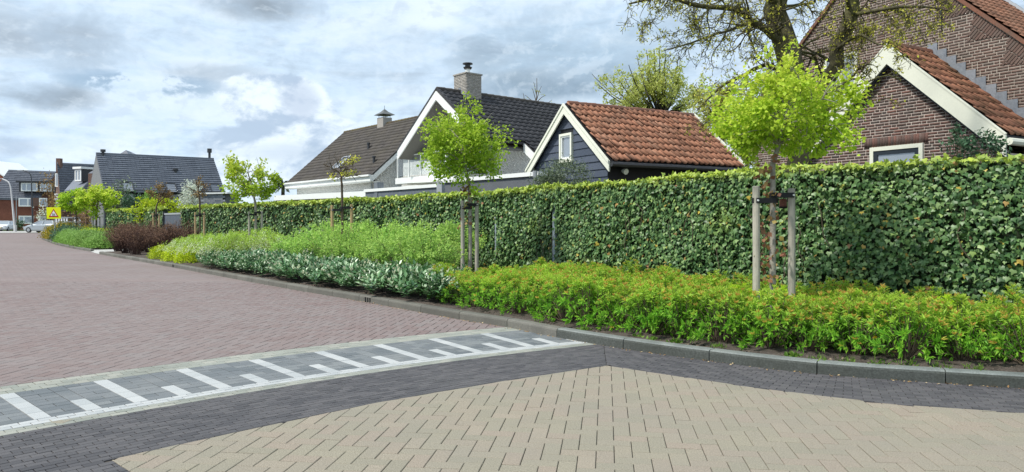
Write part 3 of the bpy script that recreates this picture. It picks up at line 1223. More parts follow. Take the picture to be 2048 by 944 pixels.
def tile_roof(parent, o, along, up, L, S, rows, cols, m, amp=.03, thick=.025, prof='pan', individual=False, jitter=0.0, name='tile', clipf=None):
    """tiles over the slope that starts at eave corner o; along and up are unit vectors in the slope"""
    along, up = norm(along), norm(up)
    n = np.cross(along, up)
    w_, l_ = L / cols, S / rows
    tv, tf = tile_template(w_, l_, amp, thick, prof)
    base_m = np.stack([along, up, n], axis=1)
    if individual:
        me = mesh_from(name, tv, tf, m)
        off = origin_of(parent)
        for r_ in range(rows):
            for c_ in range(cols):
                p = o + along * (c_ * w_ + random.gauss(0, jitter * .12)) + up * (r_ * l_ + random.gauss(0, jitter * .35)) + n * (.004 + abs(random.gauss(0, jitter * .2)))
                if clipf and not clipf(c_ / cols, r_ / rows):
                    continue
                ob = link(name, me, parent)
                rz = Matrix.Rotation(random.gauss(0, jitter * .5), 3, 'Z') @ Matrix.Rotation(random.gauss(0, jitter * .35), 3, 'X')
                mm = Matrix([tuple(r) for r in base_m]) @ rz
                mm4 = mm.to_4x4()
                mm4.translation = Vector(tuple(p - off))
                ob.matrix_local = mm4
        return
    pos = []
    for r_ in range(rows):
        for c_ in range(cols):
            if clipf and not clipf((c_ + .5) / cols, (r_ + .5) / rows):
                continue
            pos.append(o + along * c_ * w_ + up * r_ * l_ + n * (.004 + abs(random.gauss(0, .002))))
    pos = np.array(pos)
    v, f = scatter(tv, tf, pos, np.tile(base_m, (len(pos), 1, 1)), np.ones(len(pos)))
    link('roof_tiles', mesh_from('roof_tiles', v - origin_of(parent), f, m), parent, kind='stuff')


def brick_template():
    """front face plus four sides; x length 1, z height 1, y depth into the wall"""
    v = np.array([[0, 0, 0], [1, 0, 0], [1, 0, 1], [0, 0, 1], [0, 1, 0], [1, 1, 0], [1, 1, 1], [0, 1, 1]], float)
    f = np.array([[0, 1, 2, 3], [1, 5, 6, 2], [5, 4, 7, 6][::-1], [4, 0, 3, 7], [3, 2, 6, 7], [4, 5, 1, 0]])
    return v, f


def brick_wall(parent, o, ex, n, zlo, zhi, span, m, holes=(), bl=.22, ch=.0625, joint=.0135, proud=.004, singles=300, extra=()):
    """lay bricks course by course; span(z) gives (x0, x1) along ex at height z; n is the outward normal"""
    ex, n = norm(ex), norm(n)
    off = origin_of(parent)
    tv, tf = brick_template()
    Mx = np.stack([ex, -n, V3(0, 0, 1)], axis=1)
    items = []
    k = 0
    z = zlo
    while z < zhi - ch * .6:
        zc_ = z + ch / 2
        a, b = span(zc_)
        if b - a > .08:
            ivs = [(a, b)]
            for (hx0, hx1, hz0, hz1) in holes:
                if hz0 < zc_ < hz1:
                    new = []
                    for (p, q) in ivs:
                        if hx0 > p:
                            new.append((p, min(q, hx0)))
                        if hx1 < q:
                            new.append((max(p, hx1), q))
                    ivs = new
            for (p, q) in ivs:
                x = math.floor(p / bl) * bl - (k % 2) * bl / 2 - random.choice((0, .055))
                while x < q - .02:
                    ln = bl if random.random() > .22 else bl / 2
                    x0, x1 = max(x, p), min(x + ln, q)
                    x += ln
                    if x1 - x0 > .035:
                        items.append((x0, x1 - joint, z, z + ch - joint))
        z += ch
        k += 1
    items = [i for i in items if i[1] - i[0] > .02]
    def near(i):
        return np.linalg.norm(np.asarray(o) + ex * i[0] + V3(0, 0, i[2]) - V3(0, 0, HC)) - (i[1] - i[0]) * 8
    items.sort(key=near)
    cache = {}
    for (x0, x1, z0, z1) in items[:singles]:
        key = round(x1 - x0, 2)
        if key not in cache:
            cache[key] = mesh_from('brick', (tv * np.array([key, .03, z1 - z0])) @ Mx.T, tf, m)
        p = np.asarray(o) + ex * x0 + V3(0, 0, z0) + n * (proud + random.gauss(0, .0012)) - off
        link('brick', cache[key], parent, p)
    rest = items[singles:]
    if rest:
        pos = np.array([np.asarray(o) + ex * x0 + V3(0, 0, z0) + n * (proud + random.gauss(0, .0012)) for x0, x1, z0, z1 in rest])
        sc_ = np.array([[x1 - x0, .03, z1 - z0] for x0, x1, z0, z1 in rest])
        v, f = scatter(tv, tf, pos, np.tile(Mx, (len(pos), 1, 1)), sc_)
        link('bricks', mesh_from('bricks', v - off, f, m), parent, kind='stuff')


def course_bricks(parent, o, ex, n, w_, h_, m, bl, ch, joint, proud=.006, holes=()):
    """small brickwork seen from afar: all courses joined"""
    brick_wall(parent, o, ex, n, 0, h_, lambda z: (0, w_), m, holes, bl, ch, joint, proud, 0)


UZ = V3(0, 0, 1)

# ================================================================== the brick farmhouse on the right
u = norm((.867, .498, 0))                               # into the house, away to the right
v_ = norm((.498, -.867, 0))                             # along its gables, left to right
nf = -u                                                 # gables look back to the street
house = thing('brick_house', 'old purple brick farmhouse with cream verge boards and a small orange roofed wing', 'house', (8.14, 15.6, 0))

# gable wing
PK = V3(8.14, 15.6, 5.18)
HW, PITCH = 2.36, 0.93                                   # half width to the verge foot, tangent of the pitch
wing_o = V3(8.14, 15.6, 0) - v_ * HW + u * .14           # left end of the wing wall line on the ground


def wing_span(z):
    h_ = (PK[2] - .42 - z) / PITCH
    h_ = min(h_, HW - .12)
    return (HW - h_, HW + h_) if h_ > 0 else (0, 0)


wall = MB()
zt = PK[2] - .40
we = zt - (HW - .12) * PITCH
pts = [wing_o + v_ * .12, wing_o + v_ * (2 * HW - .12), wing_o + v_ * (2 * HW - .12) + UZ * we, wing_o + v_ * HW + UZ * zt, wing_o + v_ * .12 + UZ * we]
wall.prism(pts, u * .25)
wing_wall = wall.build('gable_wall', M['mortar'], house)
# window in the wing: frame outer size from the photograph
def plane_hit(px, py, o, n):
    """where the sight line through a photo pixel meets a wall plane"""
    d = V3((px - CX) / F, 1, (HY - py) / F)
    c0 = V3(0, 0, HC)
    t = np.dot(np.asarray(o) - c0, n) / np.dot(d, n)
    return c0 + d * t


wl, wr = plane_hit(1742, 296, wing_o, nf), plane_hit(1848, 287, wing_o, nf)
wx0, wx1 = np.dot(wl - wing_o, v_), np.dot(wr - wing_o, v_)
wz1 = (plane_hit(1795, 291, wing_o, nf))[2]
wz0 = wz1 - 1.35
brick_wall(wing_wall, wing_o, v_, nf, 1.6, zt, wing_span, M['brick'], holes=[(wx0 - .01, wx1 + .01, wz0, wz1 + .225)])
# soldier course over the window
for i in range(int((wx1 - wx0 + .3) / .0625)):
    tv, tf = brick_template()
    Mx = np.stack([v_, -nf, UZ], axis=1)
    if i == 0:
        sold = mesh_from('brick', (tv * np.array([.052, .03, .20])) @ Mx.T, tf, M['brick'])
    p = wing_o + v_ * (wx0 - .15 + i * .0625) + UZ * (wz1 + .012) + nf * .015 - origin_of(wing_wall)
    link('brick', sold, wing_wall, p)
wc = wing_o + v_ * (wx0 + wx1) / 2 + UZ * (wz0 + wz1) / 2
wf = window(house, wc, v_, UZ, wx1 - wx0, wz1 - wz0, M['cream'], depth=.055, t=.085, pane=False)
window(wf, wc, v_, UZ, wx1 - wx0 - .174, wz1 - wz0 - .174, M['dark_paint'], depth=.038, t=.09, name='casement')

# verges of the wing
def verge(name, parent, peak, foot, n, width, thick, m, back=0.0, cut=True):
    """board along a gable slope, square to the ground at the foot and mitred on the ridge line"""
    peak, foot = np.asarray(peak, float), np.asarray(foot, float)
    mb = MB()
    d = norm(foot - peak)
    horiz = norm((foot - peak) * V3(1, 1, 0))
    dz = width / max(abs(np.dot(d, horiz)), .2)          # vertical depth of the board
    a = [peak, peak - UZ * dz, foot - UZ * dz + (0 if not cut else 0), foot]
    mb.prism([p - n * back for p in a], n * thick)
    return mb.build(name, m, parent)


rf, lf = PK + v_ * HW - UZ * HW * PITCH, PK - v_ * HW - UZ * HW * PITCH
for foot in (lf, rf):
    verge('verge_board', house, PK, foot, nf, .30, .045, M['cream'])
    verge('verge_lining', house, PK - UZ * .40, foot - UZ * .40, nf, .05, .05, M['dark_paint'], back=.06)
    sof = MB()
    sof.prism([PK - UZ * .39, foot - UZ * .39, foot - UZ * .36, PK - UZ * .36], u * .16)
    sof.build('soffit', M['dark_paint'], house)
    cap = MB()
    cap.bar(PK + UZ * .02 + nf * .03, foot + UZ * .02 + nf * .03, .05, .03)
    cap.build('verge_cap', M['cream'], house)
# wing roof planes with pantiles
WD = 1.62
for sgn, foot in ((1, rf), (-1, lf)):
    S = np.linalg.norm(foot - PK)
    upv = norm(PK - foot)
    deck = MB()
    deck.prism([foot + nf * 0, PK + nf * 0, PK - UZ * .08, foot - UZ * .08], u * WD)
    dk = deck.build('roof', M['black_wood'], house)
    if sgn > 0:
        tile_roof(dk, foot + UZ * .02 + u * .02, u, upv, WD - .02, S, 11, 8, M['mossy_tile'], .035, .03, individual=True, jitter=.022)
    else:
        tile_roof(dk, foot + UZ * .02 + u * WD, -u, upv, WD - .02, S, 11, 8, M['mossy_tile'], .035, .03)
rm = MB()
for i in range(5):
    p0 = PK + UZ * .015 + u * (.05 + i * .32)
    rm.tube([p0, p0 + u * .34], [.085, .095], 8)
    o = rm.build('ridge_tile', M['ridge_tile'], house)
    rm = MB()
gt = MB()
gt.tube([rf + UZ * -.12 + v_ * .05 - u * .02, rf + UZ * -.12 + v_ * .05 + u * 4.5], [.07, .07], 8)
gt.build('gutter', M['cream'], house)

# main gable behind the wing
MO = V3(9.52, 16.4, 0)
GP = MO + v_ * -1.34 + UZ * 8.19                          # peak
GH = 3.68
gx0 = MO + v_ * (-1.34 - GH)
tanp = .95


def main_span(z):
    h_ = min((8.19 - .12 - z) / tanp, GH)
    return (GH - h_, GH + h_) if h_ > 0 else (0, 0)


mw = MB()
me_ = 8.07 - GH * tanp
mw.prism([gx0, gx0 + v_ * 2 * GH, gx0 + v_ * 2 * GH + UZ * me_, gx0 + v_ * GH + UZ * 8.07, gx0 + UZ * me_], u * .3)
main_wall = mw.build('main_gable', M['mortar_grey'], house)
mwl, mwr = plane_hit(1650, 118, gx0, nf), plane_hit(1716, 103, gx0, nf)
hx0, hx1 = np.dot(mwl - gx0, v_), np.dot(mwr - gx0, v_)
hz1 = mwr[2] + .02
hz0 = hz1 - 1.3
brick_wall(main_wall, gx0, v_, nf, 1.5, 7.6, main_span, M['brick_pale'], holes=[(hx0, hx1, hz0, hz1)])
mc = gx0 + v_ * (hx0 + hx1) / 2 + UZ * (hz0 + hz1) / 2
window(house, mc, v_, UZ, hx1 - hx0, hz1 - hz0, M['cream'], depth=.05, t=.08, bars=(.5,))
# tumbled brickwork wedges along the right verge
tb = MB()
sl = norm(v_ - UZ * tanp)
pn = norm(-v_ * tanp - UZ)                               # into the wall, square to the verge
start = gx0 + v_ * GH + UZ * 8.05
for wdg in range(6):
    p0 = start + sl * (.35 + wdg * 0.95)
    for k in range(14):
        ln = .52 * (1 - abs(k - 4) / (10 if k > 4 else 5))
        q = p0 + sl * (k * .0625) + nf * .012
        xx = 0
        while xx < ln - .03:
            l2 = min(.21, ln - xx)
            tb.box(q + pn * xx + nf * random.uniform(-.003, .003), sl * .047, pn * (l2 - .014), nf * .008)
            xx += .22
tb.build('tumbled_bricks', M['brick_pale'], house, kind='stuff')
anchor = MB()
ap = plane_hit(1884, 35, gx0, nf)
anchor.box(ap - UZ * .2 - v_ * .02 + nf * .015, v_ * .035, UZ * .42, nf * .03)
anchor.build('wall_anchor', M['dark_metal'], house)
# main roof
MD = 2.75
for sgn in (1, -1):
    foot = gx0 + v_ * (GH + sgn * (GH + .25)) + UZ * (8.19 - (GH + .25) * tanp)
    pk = gx0 + v_ * GH + UZ * 8.19
    deck = MB()
    deck.prism([foot + nf * .06, pk + nf * .06, pk + nf * .06 - UZ * .1, foot + nf * .06 - UZ * .1], u * (MD + .06))
    dk = deck.build('main_roof', M['ridge_tile'], house)
    S = np.linalg.norm(foot - pk)
    if sgn > 0:
        tile_roof(dk, foot + UZ * .02 + nf * .06, u, norm(pk - foot), MD, S, 26, 13, M['pantile'], .03, .025)
        far = MB()
        for i in range(18):
            q0 = foot + u * (MD + .02) + (pk - foot) * (i / 18) + UZ * .04
            far.tube([q0, q0 + (pk - foot) / 17.2], [.075, .09], 6)
        far.build('verge_tiles', M['lead'], house, kind='stuff')
    else:
        tile_roof(dk, foot + UZ * .02 + u * MD, -u, norm(pk - foot), MD, S, 26, 13, M['pantile'], .03, .025)
back = MB()
back.prism([gx0 + u * MD, gx0 + u * MD + v_ * 2 * GH, gx0 + u * MD + v_ * 2 * GH + UZ * me_, gx0 + v_ * GH + u * MD + UZ * 8.0, gx0 + u * MD + UZ * me_], -u * .2)
back.build('rear_wall', M['mortar_grey'], house)
side = MB()
side.box(gx0 + v_ * .02 + u * .3, v_ * .25, UZ * (me_ - .1), u * (MD - .5))
side.build('side_wall', M['mortar_grey'], house)
side = MB()
side.box(gx0 + v_ * (2 * GH - .27) + u * .3, v_ * .25, UZ * (me_ - .1), u * (MD - .5))
side.build('side_wall', M['mortar_grey'], house)
# stepped lead flashing where the wing roof meets the gable
for k in range(13):
    x = -.05 + k * .205
    pz = PK[2] + .02 - x * PITCH
    p = V3(8.14, 15.6, 0) + u * (WD + .0) + v_ * x
    q = MO + v_ * np.dot(p - MO, v_)
    lf_ = MB()
    hgt = .30 if k else .26
    lf_.box(q + UZ * (pz - .21) + nf * (.022 + .002 * (k % 2)), v_ * .225, UZ * (.21 + hgt * .55), nf * .012)
    lf_.build('lead_flashing', M['lead'], house)
# wing side wall under the gutter
sw = MB()
sw.box(wing_o + v_ * (2 * HW - .37) + u * .25, v_ * .25, UZ * (we - .02), u * 1.5)
sw.build('wing_side_wall', M['mortar'], house)
sw = MB()
sw.box(wing_o + v_ * .13 + u * .25, v_ * .25, UZ * (we - .02), u * 1.5)
sw.build('wing_side_wall', M['mortar'], house)

# ================================================================== timber barn
bo = V3(2.817, 20.7, 0)                                  # front right corner of the verge foot
bv = -v_                                                 # gable runs to the left
BWd, BLn = 4.64, 5.48
BE, BPK = 3.10, 5.06
barn = thing('timber_barn', 'small barn clad in blue black planks with white verges and an orange pantile roof', 'barn', bo + bv * BWd / 2)
pit = (BPK - BE) / (BWd / 2)
bmid = bo + bv * BWd / 2
gw = MB()
inn = .28
gp = [bo + bv * inn + u * .16, bo + bv * (BWd - inn) + u * .16, bo + bv * (BWd - inn) + u * .16 + UZ * (BE - .14 + inn * pit), bmid + u * .16 + UZ * (BPK - .16),
      bo + bv * inn + u * .16 + UZ * (BE - .14 + inn * pit)]
gw.prism(gp, u * .1)
gw.build('gable_wall', M['black_wood'], barn)
sidew = MB()
sidew.box(bo + bv * inn + u * .26, bv * .1, UZ * (BE + .02), u * (BLn - .5))
sidew.build('side_wall', M['black_wood'], barn)
sidew = MB()
sidew.box(bo + bv * (BWd - inn - .1) + u * .26, bv * .1, UZ * (BE + .02), u * (BLn - .5))
sidew.build('side_wall', M['black_wood'], barn)
sidew = MB()
sidew.box(bo + bv * inn + u * (BLn - .3), bv * (BWd - 2 * inn), UZ * (BE - .1), u * .1)
sidew.build('side_wall', M['black_wood'], barn)
# gable window
gn = nf
gl, gr = plane_hit(1121, 270, bo + u * .12, gn), plane_hit(1145.5, 267, bo + u * .12, gn)
gtop, gbot = plane_hit(1133, 267, bo + u * .12, gn)[2], plane_hit(1133, 322, bo + u * .12, gn)[2]
bx0, bx1 = sorted((np.dot(gl - bo, bv), np.dot(gr - bo, bv)))
# weatherboards, each a plank, cut to the gable and round the window
nb = 15
ph = .232
for k in range(nb):
    z0 = 1.75 + k * ph
    z1 = z0 + ph + .02

    def sp_(z):
        h_ = min((BPK - .20 - z) / pit, BWd / 2 - inn)
        return BWd / 2 - h_, BWd / 2 + h_
    if z0 > BPK - .45:
        break
    ivs = [(0, 1)]
    a0, b0 = sp_(z0)
    a1, b1 = sp_(min(z1, BPK - .25))
    parts_ = [(a0, b0, a1, b1)]
    if gbot - .05 < (z0 + z1) / 2 < gtop + .05:
        parts_ = [(a0, bx0 - .02, a1, bx0 - .02), (bx1 + .02, b0, bx1 + .02, b1)]
    for (pa0, pb0, pa1, pb1) in parts_:
        mb = MB()
        f0 = bo + u * .16 + gn * (.045 + random.uniform(-.003, .004))
        f1 = bo + u * .16 + gn * .012
        dz = random.uniform(-.008, .008)
        q = [f0 + bv * pa0 + UZ * (z0 + dz), f0 + bv * pb0 + UZ * (z0 + random.uniform(-.008, .008)), f1 + bv * pb1 + UZ * z1, f1 + bv * pa1 + UZ * z1]
        b_ = [p - gn * .024 for p in q]
        mb.v += q + b_
        mb.f += [[3, 2, 1, 0], [4, 5, 6, 7], [0, 1, 5, 4], [1, 2, 6, 5], [2, 3, 7, 6], [3, 0, 4, 7]]
        mb.m += [0] * 6
        mb.build('plank', M['plank'], barn)
wc = bo + bv * (bx0 + bx1) / 2 + UZ * (gtop + gbot) / 2 + u * .16
bf = window(barn, wc, -bv, UZ, bx1 - bx0, gtop - gbot, M['cream'], depth=.10, t=.075, pane=False)
window(bf, wc, -bv, UZ, bx1 - bx0 - .154, gtop - gbot - .154, M['white_paint'], depth=.07, t=.045, name='sash')
wc = wc + gn * .03
sill = MB()
sill.box(wc - bv * -(bx1 - bx0) / 2 * 1.08 - UZ * ((gtop - gbot) / 2 + .05) - gn * .02, -bv * (bx1 - bx0) * 1.08, UZ * .05, gn * .1)
sill.build('sill', M['cream'], barn)
bpk = bmid + UZ * BPK
bfr, bfl = bo + UZ * BE, bo + bv * BWd + UZ * BE
for foot in (bfr, bfl):
    verge('verge_board', barn, bpk, foot, gn, .235, .045, M['cream'])
    verge('verge_trim', barn, bpk + UZ * .03, foot + UZ * .03, gn, .07, .03, M['cream'], back=-.045)
    far = foot + u * BLn
    verge('verge_board', barn, bpk + u * BLn, far, gn, .22, .045, M['cream'])
    cap = MB()
    cap.bar(bpk + u * (BLn + .0) + UZ * .05, far + UZ * .05, .05, .16)
    cap.build('verge_cap', M['cream'], barn)
    sof = MB()
    sof.prism([bpk - UZ * .17, foot - UZ * .17, foot - UZ * .14, bpk - UZ * .14], u * .3)
    sof.build('soffit', M['dark_paint'], barn)
    deck = MB()
    deck.prism([foot, bpk, bpk - UZ * .08, foot - UZ * .08], u * BLn)
    dk = deck.build('roof', M['black_wood'], barn)
    S = np.linalg.norm(bpk - foot)
    upv = norm(bpk - foot)
    if foot is bfr:
        tile_roof(dk, foot + UZ * .03 + u * .03, u, upv, BLn - .1, S, 9, 24, M['pantile'], .058, .042, individual=True, jitter=.045)
    else:
        tile_roof(dk, foot + UZ * .03 + u * (BLn - .05), -u, upv, BLn - .1, S, 9, 24, M['pantile'], .04, .035)
for i in range(15):
    p0 = bpk + UZ * .03 + u * (.12 + i * .352)
    rm = MB()
    rm.tube([p0 + UZ * random.uniform(-.01, .012), p0 + u * .38 + UZ * random.uniform(-.01, .012)], [.085, .10], 8)
    rm.build('ridge_tile', M['ridge_tile'], barn)
gt = MB()
gt.tube([bfr + UZ * -.09 - bv * .06 + u * .0, bfr + UZ * -.09 - bv * .06 + u * BLn], [.075, .075], 8)
gt.build('gutter', M['dark_metal'], barn)
lp = MB()
lpp = plane_hit(1243, 341, bo + bv * (inn - .02), v_)
lp.tube([lpp + v_ * .02, lpp + v_ * .10 - UZ * .02, lpp + v_ * .22 - UZ * .05], [.03, .07, .09], 8)
lp.build('wall_lamp', M['cream'], barn)

# ================================================================== white villa with the dark roofs, behind the hedge
va = norm((-.64, .77, 0))                                # along the street, away
vu = norm((.77, .64, 0))                                 # away from the street
F1 = V3(-7.09, 36.45, 0)                                 # right end of the low eave


def vp(s, d, z=0.0):
    """villa frame: s along the street towards the camera, d away from the street"""
    return F1 - va * s + vu * d + UZ * z


villa = thing('white_villa', 'white washed brick villa with dark tiled roofs, grey chimney and a white balcony', 'house', vp(0, 3.9))
E1, RD1, RZ1, LN1 = 3.71, 3.94, 7.18, 10.8
t1 = (RZ1 - E1) / RD1
# block one walls
wb = MB()
wb.box(vp(-.35, .35), va * (LN1 - 1.2), UZ * (E1 + .1), vu * .2)
fw = wb.build('street_wall', M['white_mortar'], villa)
course_bricks(fw, vp(-LN1 + .85, .35), -va, -vu, LN1 - 1.2, E1 - .1, M['white_brick'], .21, .062, .012, .004)
wb = MB()
dep = 2 * RD1
wb.prism([vp(-.3, .35), vp(-.3, dep - .4), vp(-.3, dep - .4, E1 + .2), vp(-.3, RD1, RZ1 - .25), vp(-.3, .35, E1 + .2)], va * .2)
ew = wb.build('end_wall', M['white_mortar'], villa)
brick_wall(ew, vp(-.3, 0), vu, -va, 1.9, 6.6, lambda z: (.36, dep - .4) if z < E1 + .1 else ((z - E1) / t1 + .2, dep - (z - E1) / t1 - .2), M['white_brick'], (), .21, .062, .012, .004, 0)
wb = MB()
wb.prism([vp(-LN1 + .9, .35), vp(-LN1 + .9, dep - .4), vp(-LN1 + .9, dep - .4, E1 + .2), vp(-LN1 + .9, RD1, RZ1 - .25), vp(-LN1 + .9, .35, E1 + .2)], va * .2)
wb.build('end_wall', M['white_mortar'], villa)
# block one roof
for d0, sg in ((0, 1), (2 * RD1, -1)):
    ev, rd = vp(0, d0, E1), vp(0, RD1, RZ1)
    deck = MB()
    deck.prism([ev, rd, rd - UZ * .12, ev - UZ * .12], va * LN1)
    dk = deck.build('roof', M['brown_tile'], villa)
    S = np.linalg.norm(rd - ev)
    upv = norm(rd - ev)
    if sg > 0:
        tile_roof(dk, vp(-LN1, d0, E1 + .03), -va, upv, LN1, S, 17, 36, M['brown_tile'], .035, .035, 'double')
        # roof light and two vent pipes
        def on_roof(px, py):
            nrm = norm(np.cross(-va, upv))
            return plane_hit(px, py, ev, nrm), nrm
        q, nrm = on_roof(684, 328)
        rl = window(villa, q + nrm * .05, -va, upv, .95, 1.15, M['grey_metal'], depth=.09, t=.08, name='roof_light')
        for (px, py) in ((737, 300), (748, 328)):
            q, nrm = on_roof(px, py)
            vt = MB()
            vt.tube([q - UZ * .1, q + UZ * .34], [.075, .075], 8)
            vt.tube([q + UZ * .34, q + UZ * .42], [.10, .10], 8)
            vt.build('vent_pipe', M['dark_metal'], villa)
for side_s in (0.0, -LN1):
    for d0 in (0, 2 * RD1):
        mb = MB()
        a_, b_ = vp(side_s, RD1, RZ1 - .02), vp(side_s, d0, E1 - .02)
        mb.prism([a_, b_, b_ - UZ * .30, a_ - UZ * .30], -va * (.05 if side_s == 0 else -.05))
        mb.build('verge_board', M['white_paint'], villa)
        mb = MB()
        for i in range(14):
            q0 = b_ + (a_ - b_) * i / 14 + UZ * .05
            mb.bar(q0, q0 + (a_ - b_) / 13.4, .10, .09)
        mb.build('verge_tiles', M['brown_tile'], villa, kind='stuff')
fb = MB()
fb.box(vp(.03, -.12, E1 - .30), va * (LN1 + .06), UZ * .32, vu * .14)
fb.build('eaves_board', M['white_paint'], villa)
gtr = MB()
gtr.box(vp(.04, -.22, E1 - .06), va * (LN1 + .08), UZ * .09, vu * .10)
gtr.build('gutter', M['white_paint'], villa)
sf = MB()
sf.box(vp(.0, -.1, E1 - .34), va * LN1, UZ * .04, vu * .5)
sf.build('soffit', M['white_paint'], villa)
dp = MB()
dp.tube([vp(-.5, .26, 0), vp(-.5, .26, E1 - .3)], [.05, .05], 8)
dp.build('downpipe', M['grey_metal'], villa)
rm = MB()
for i in range(30):
    q0 = vp(-LN1 * i / 30, RD1, RZ1 + .02)
    rm.tube([q0, q0 + va * .38], [.10, .115], 7)
rm.build('ridge_tiles', mat('lichen_ridge', [(0, (0.07, 0.055, 0.042)), (1, (0.12, 0.10, 0.05))], .9, .3, 30, .5, 3, wearcol=(0.14, 0.115, 0.045)), villa, kind='stuff')
# small chimney with its metal cowl
cc = plane_hit(769, 240, vp(0, RD1), vu)
cc = V3(cc[0], cc[1], 0)
zt_ = plane_hit(769, 236, vp(0, RD1), vu)[2]
ch = MB()
ch.box(cc - va * .36 - vu * .3 + UZ * (RZ1 - .6), va * .72, vu * .6, UZ * (zt_ - RZ1 + .6))
co = ch.build('chimney', M['chimney_brick'], villa)
cw = MB()
for sx in (-.28, .28):
    for sy in (-.22, .22):
        cw.tube([cc + va * sx + vu * sy + UZ * zt_, cc + va * sx + vu * sy + UZ * (zt_ + .18)], [.015, .015], 5)
tip_ = cc + UZ * (zt_ + .55)
cr = [cc + va * sx + vu * sy + UZ * (zt_ + .17) for sx, sy in ((-.52, -.45), (.52, -.45), (.52, .45), (-.52, .45))]
for i in range(4):
    cw.poly([cr[i], cr[(i + 1) % 4], (cc + (cr[(i + 1) % 4] - cc) * .3 * V3(1, 1, 0) + UZ * (zt_ + .36)) if False else cc + .38 * (cr[(i + 1) % 4] - cc) * V3(1, 1, 0) + UZ * (zt_ + .36),
             cc + .38 * (cr[i] - cc) * V3(1, 1, 0) + UZ * (zt_ + .36)])
    cw.poly([cc + .38 * (cr[i] - cc) * V3(1, 1, 0) + UZ * (zt_ + .36), cc + .38 * (cr[(i + 1) % 4] - cc) * V3(1, 1, 0) + UZ * (zt_ + .36), tip_])
cw.poly(cr[::-1])
cw.tube([tip_ - UZ * .03, tip_ + UZ * .2], [.015, .012], 5)
cw.build('cowl', mat('weathered_zinc', (0.10, 0.105, 0.10), .5, .3, 20, .4, 4, spec=.5), co)

# block two: gable to the street with the deep overhang, roof falling to the right
RS, RZ2, T2 = 7.0, 6.95, .74
D0, D1 = -.76, 9.5
GHW = 3.15
front_l, front_r, pk2 = vp(RS - GHW, D0, RZ2 - GHW * T2), vp(RS + GHW, D0, RZ2 - GHW * T2), vp(RS, D0, RZ2)
low_s = 10.95
for (s1, dstart, nm, rows) in ((RS - GHW, D0, 'roof', 11), (RS + GHW, D0, 'roof', 11)):
    ft = vp(s1, dstart, RZ2 - GHW * T2)
    deck = MB()
    deck.prism([ft, pk2, pk2 - UZ * .1, ft - UZ * .1], vu * (D1 - D0))
    dk = deck.build(nm, M['anthracite_tile'], villa)
    S = np.linalg.norm(pk2 - ft)
    if s1 > RS:
        tile_roof(dk, ft + UZ * .03, vu, norm(pk2 - ft), D1 - D0, S, 12, 32, M['anthracite_tile'], .045, .04, 'pan')
    else:
        tile_roof(dk, ft + UZ * .03 + vu * (D1 - D0), -vu, norm(pk2 - ft), D1 - D0, S, 12, 32, M['anthracite_tile'], .045, .04, 'pan')
# lower strip of the right slope, set back behind the balcony
lo0, lo1 = vp(RS + GHW - .02, 1.45, RZ2 - GHW * T2), vp(low_s, 1.45, RZ2 - (low_s - RS) * T2)
deck = MB()
deck.prism([lo1, lo0, lo0 - UZ * .1, lo1 - UZ * .1], vu * (D1 - 1.45))
dk = deck.build('lower_roof', M['anthracite_tile'], villa)
tile_roof(dk, lo1 + UZ * .03, vu, norm(lo0 - lo1), D1 - 1.45, np.linalg.norm(lo0 - lo1), 3, 25, M['anthracite_tile'], .045, .04, 'pan')
mb = MB()
mb.prism([lo0 - UZ * .04, lo1 - UZ * .04, lo1 - UZ * .40, lo0 - UZ * .40], -vu * .05)
mb.build('verge_board', M['white_paint'], villa)
for foot in (front_l, front_r):
    mb = MB()
    mb.prism([pk2 - UZ * .05, foot - UZ * .05, foot - UZ * .42, pk2 - UZ * .42], -vu * .05)
    mb.build('verge_board', M['white_paint'], villa)
    sf = MB()
    sf.prism([pk2 - UZ * .40, foot - UZ * .40, foot - UZ * .34, pk2 - UZ * .34], vu * 2.4)
    sf.build('soffit', M['soffit'], villa)
    for i in range(13):
        q0 = foot + (pk2 - foot) * i / 13 + UZ * .05 + vu * .04
        mb = MB()
        mb.bar(q0, q0 + (pk2 - foot) / 12.5, .14, .10)
        mb.build('verge_tile', M['anthracite_tile'], villa)
rm = MB()
for i in range(27):
    q0 = pk2 + UZ * .04 + vu * i * .38
    rm.tube([q0, q0 + vu * .42], [.10, .12], 7)
rm.build('ridge_tiles', M['brown_tile'], villa, kind='stuff')
# walls of block two
w2 = MB()
w2.prism([vp(.2, 1.6), vp(10.6, 1.6), vp(10.6, 1.6, RZ2 - 3.6 * T2 - .15), vp(RS, 1.6, RZ2 - .2), vp(RS - GHW, 1.6, RZ2 - GHW * T2 - .2), vp(.2, 1.6, RZ2 - GHW * T2 - .25)], vu * .2)
w2o = w2.build('gable_wall', M['white_mortar'], villa)
brick_wall(w2o, vp(0, 1.6), -va, -vu, 1.9, 6.6, lambda z: (.25, 10.55) if z < 4.2 else ((RS - GHW, 10.2) if z < 4.6 else (RS - (RZ2 - .25 - z) / T2, RS + (RZ2 - .25 - z) / T2)), M['white_brick'], (), .21, .062, .012, .004, 0)
w2 = MB()
w2.box(vp(10.4, 1.8), -va * .2, UZ * (RZ2 - 3.5 * T2 - .3), vu * 7.5)
w2.build('side_wall', M['white_mortar'], villa)
for (s_, wd_) in ((4.6, 1.0), (6.4, 1.9)):
    window(villa, vp(s_, 1.6, 4.45), -va, UZ, wd_, 2.0, M['dark_metal'], depth=.06, t=.07)
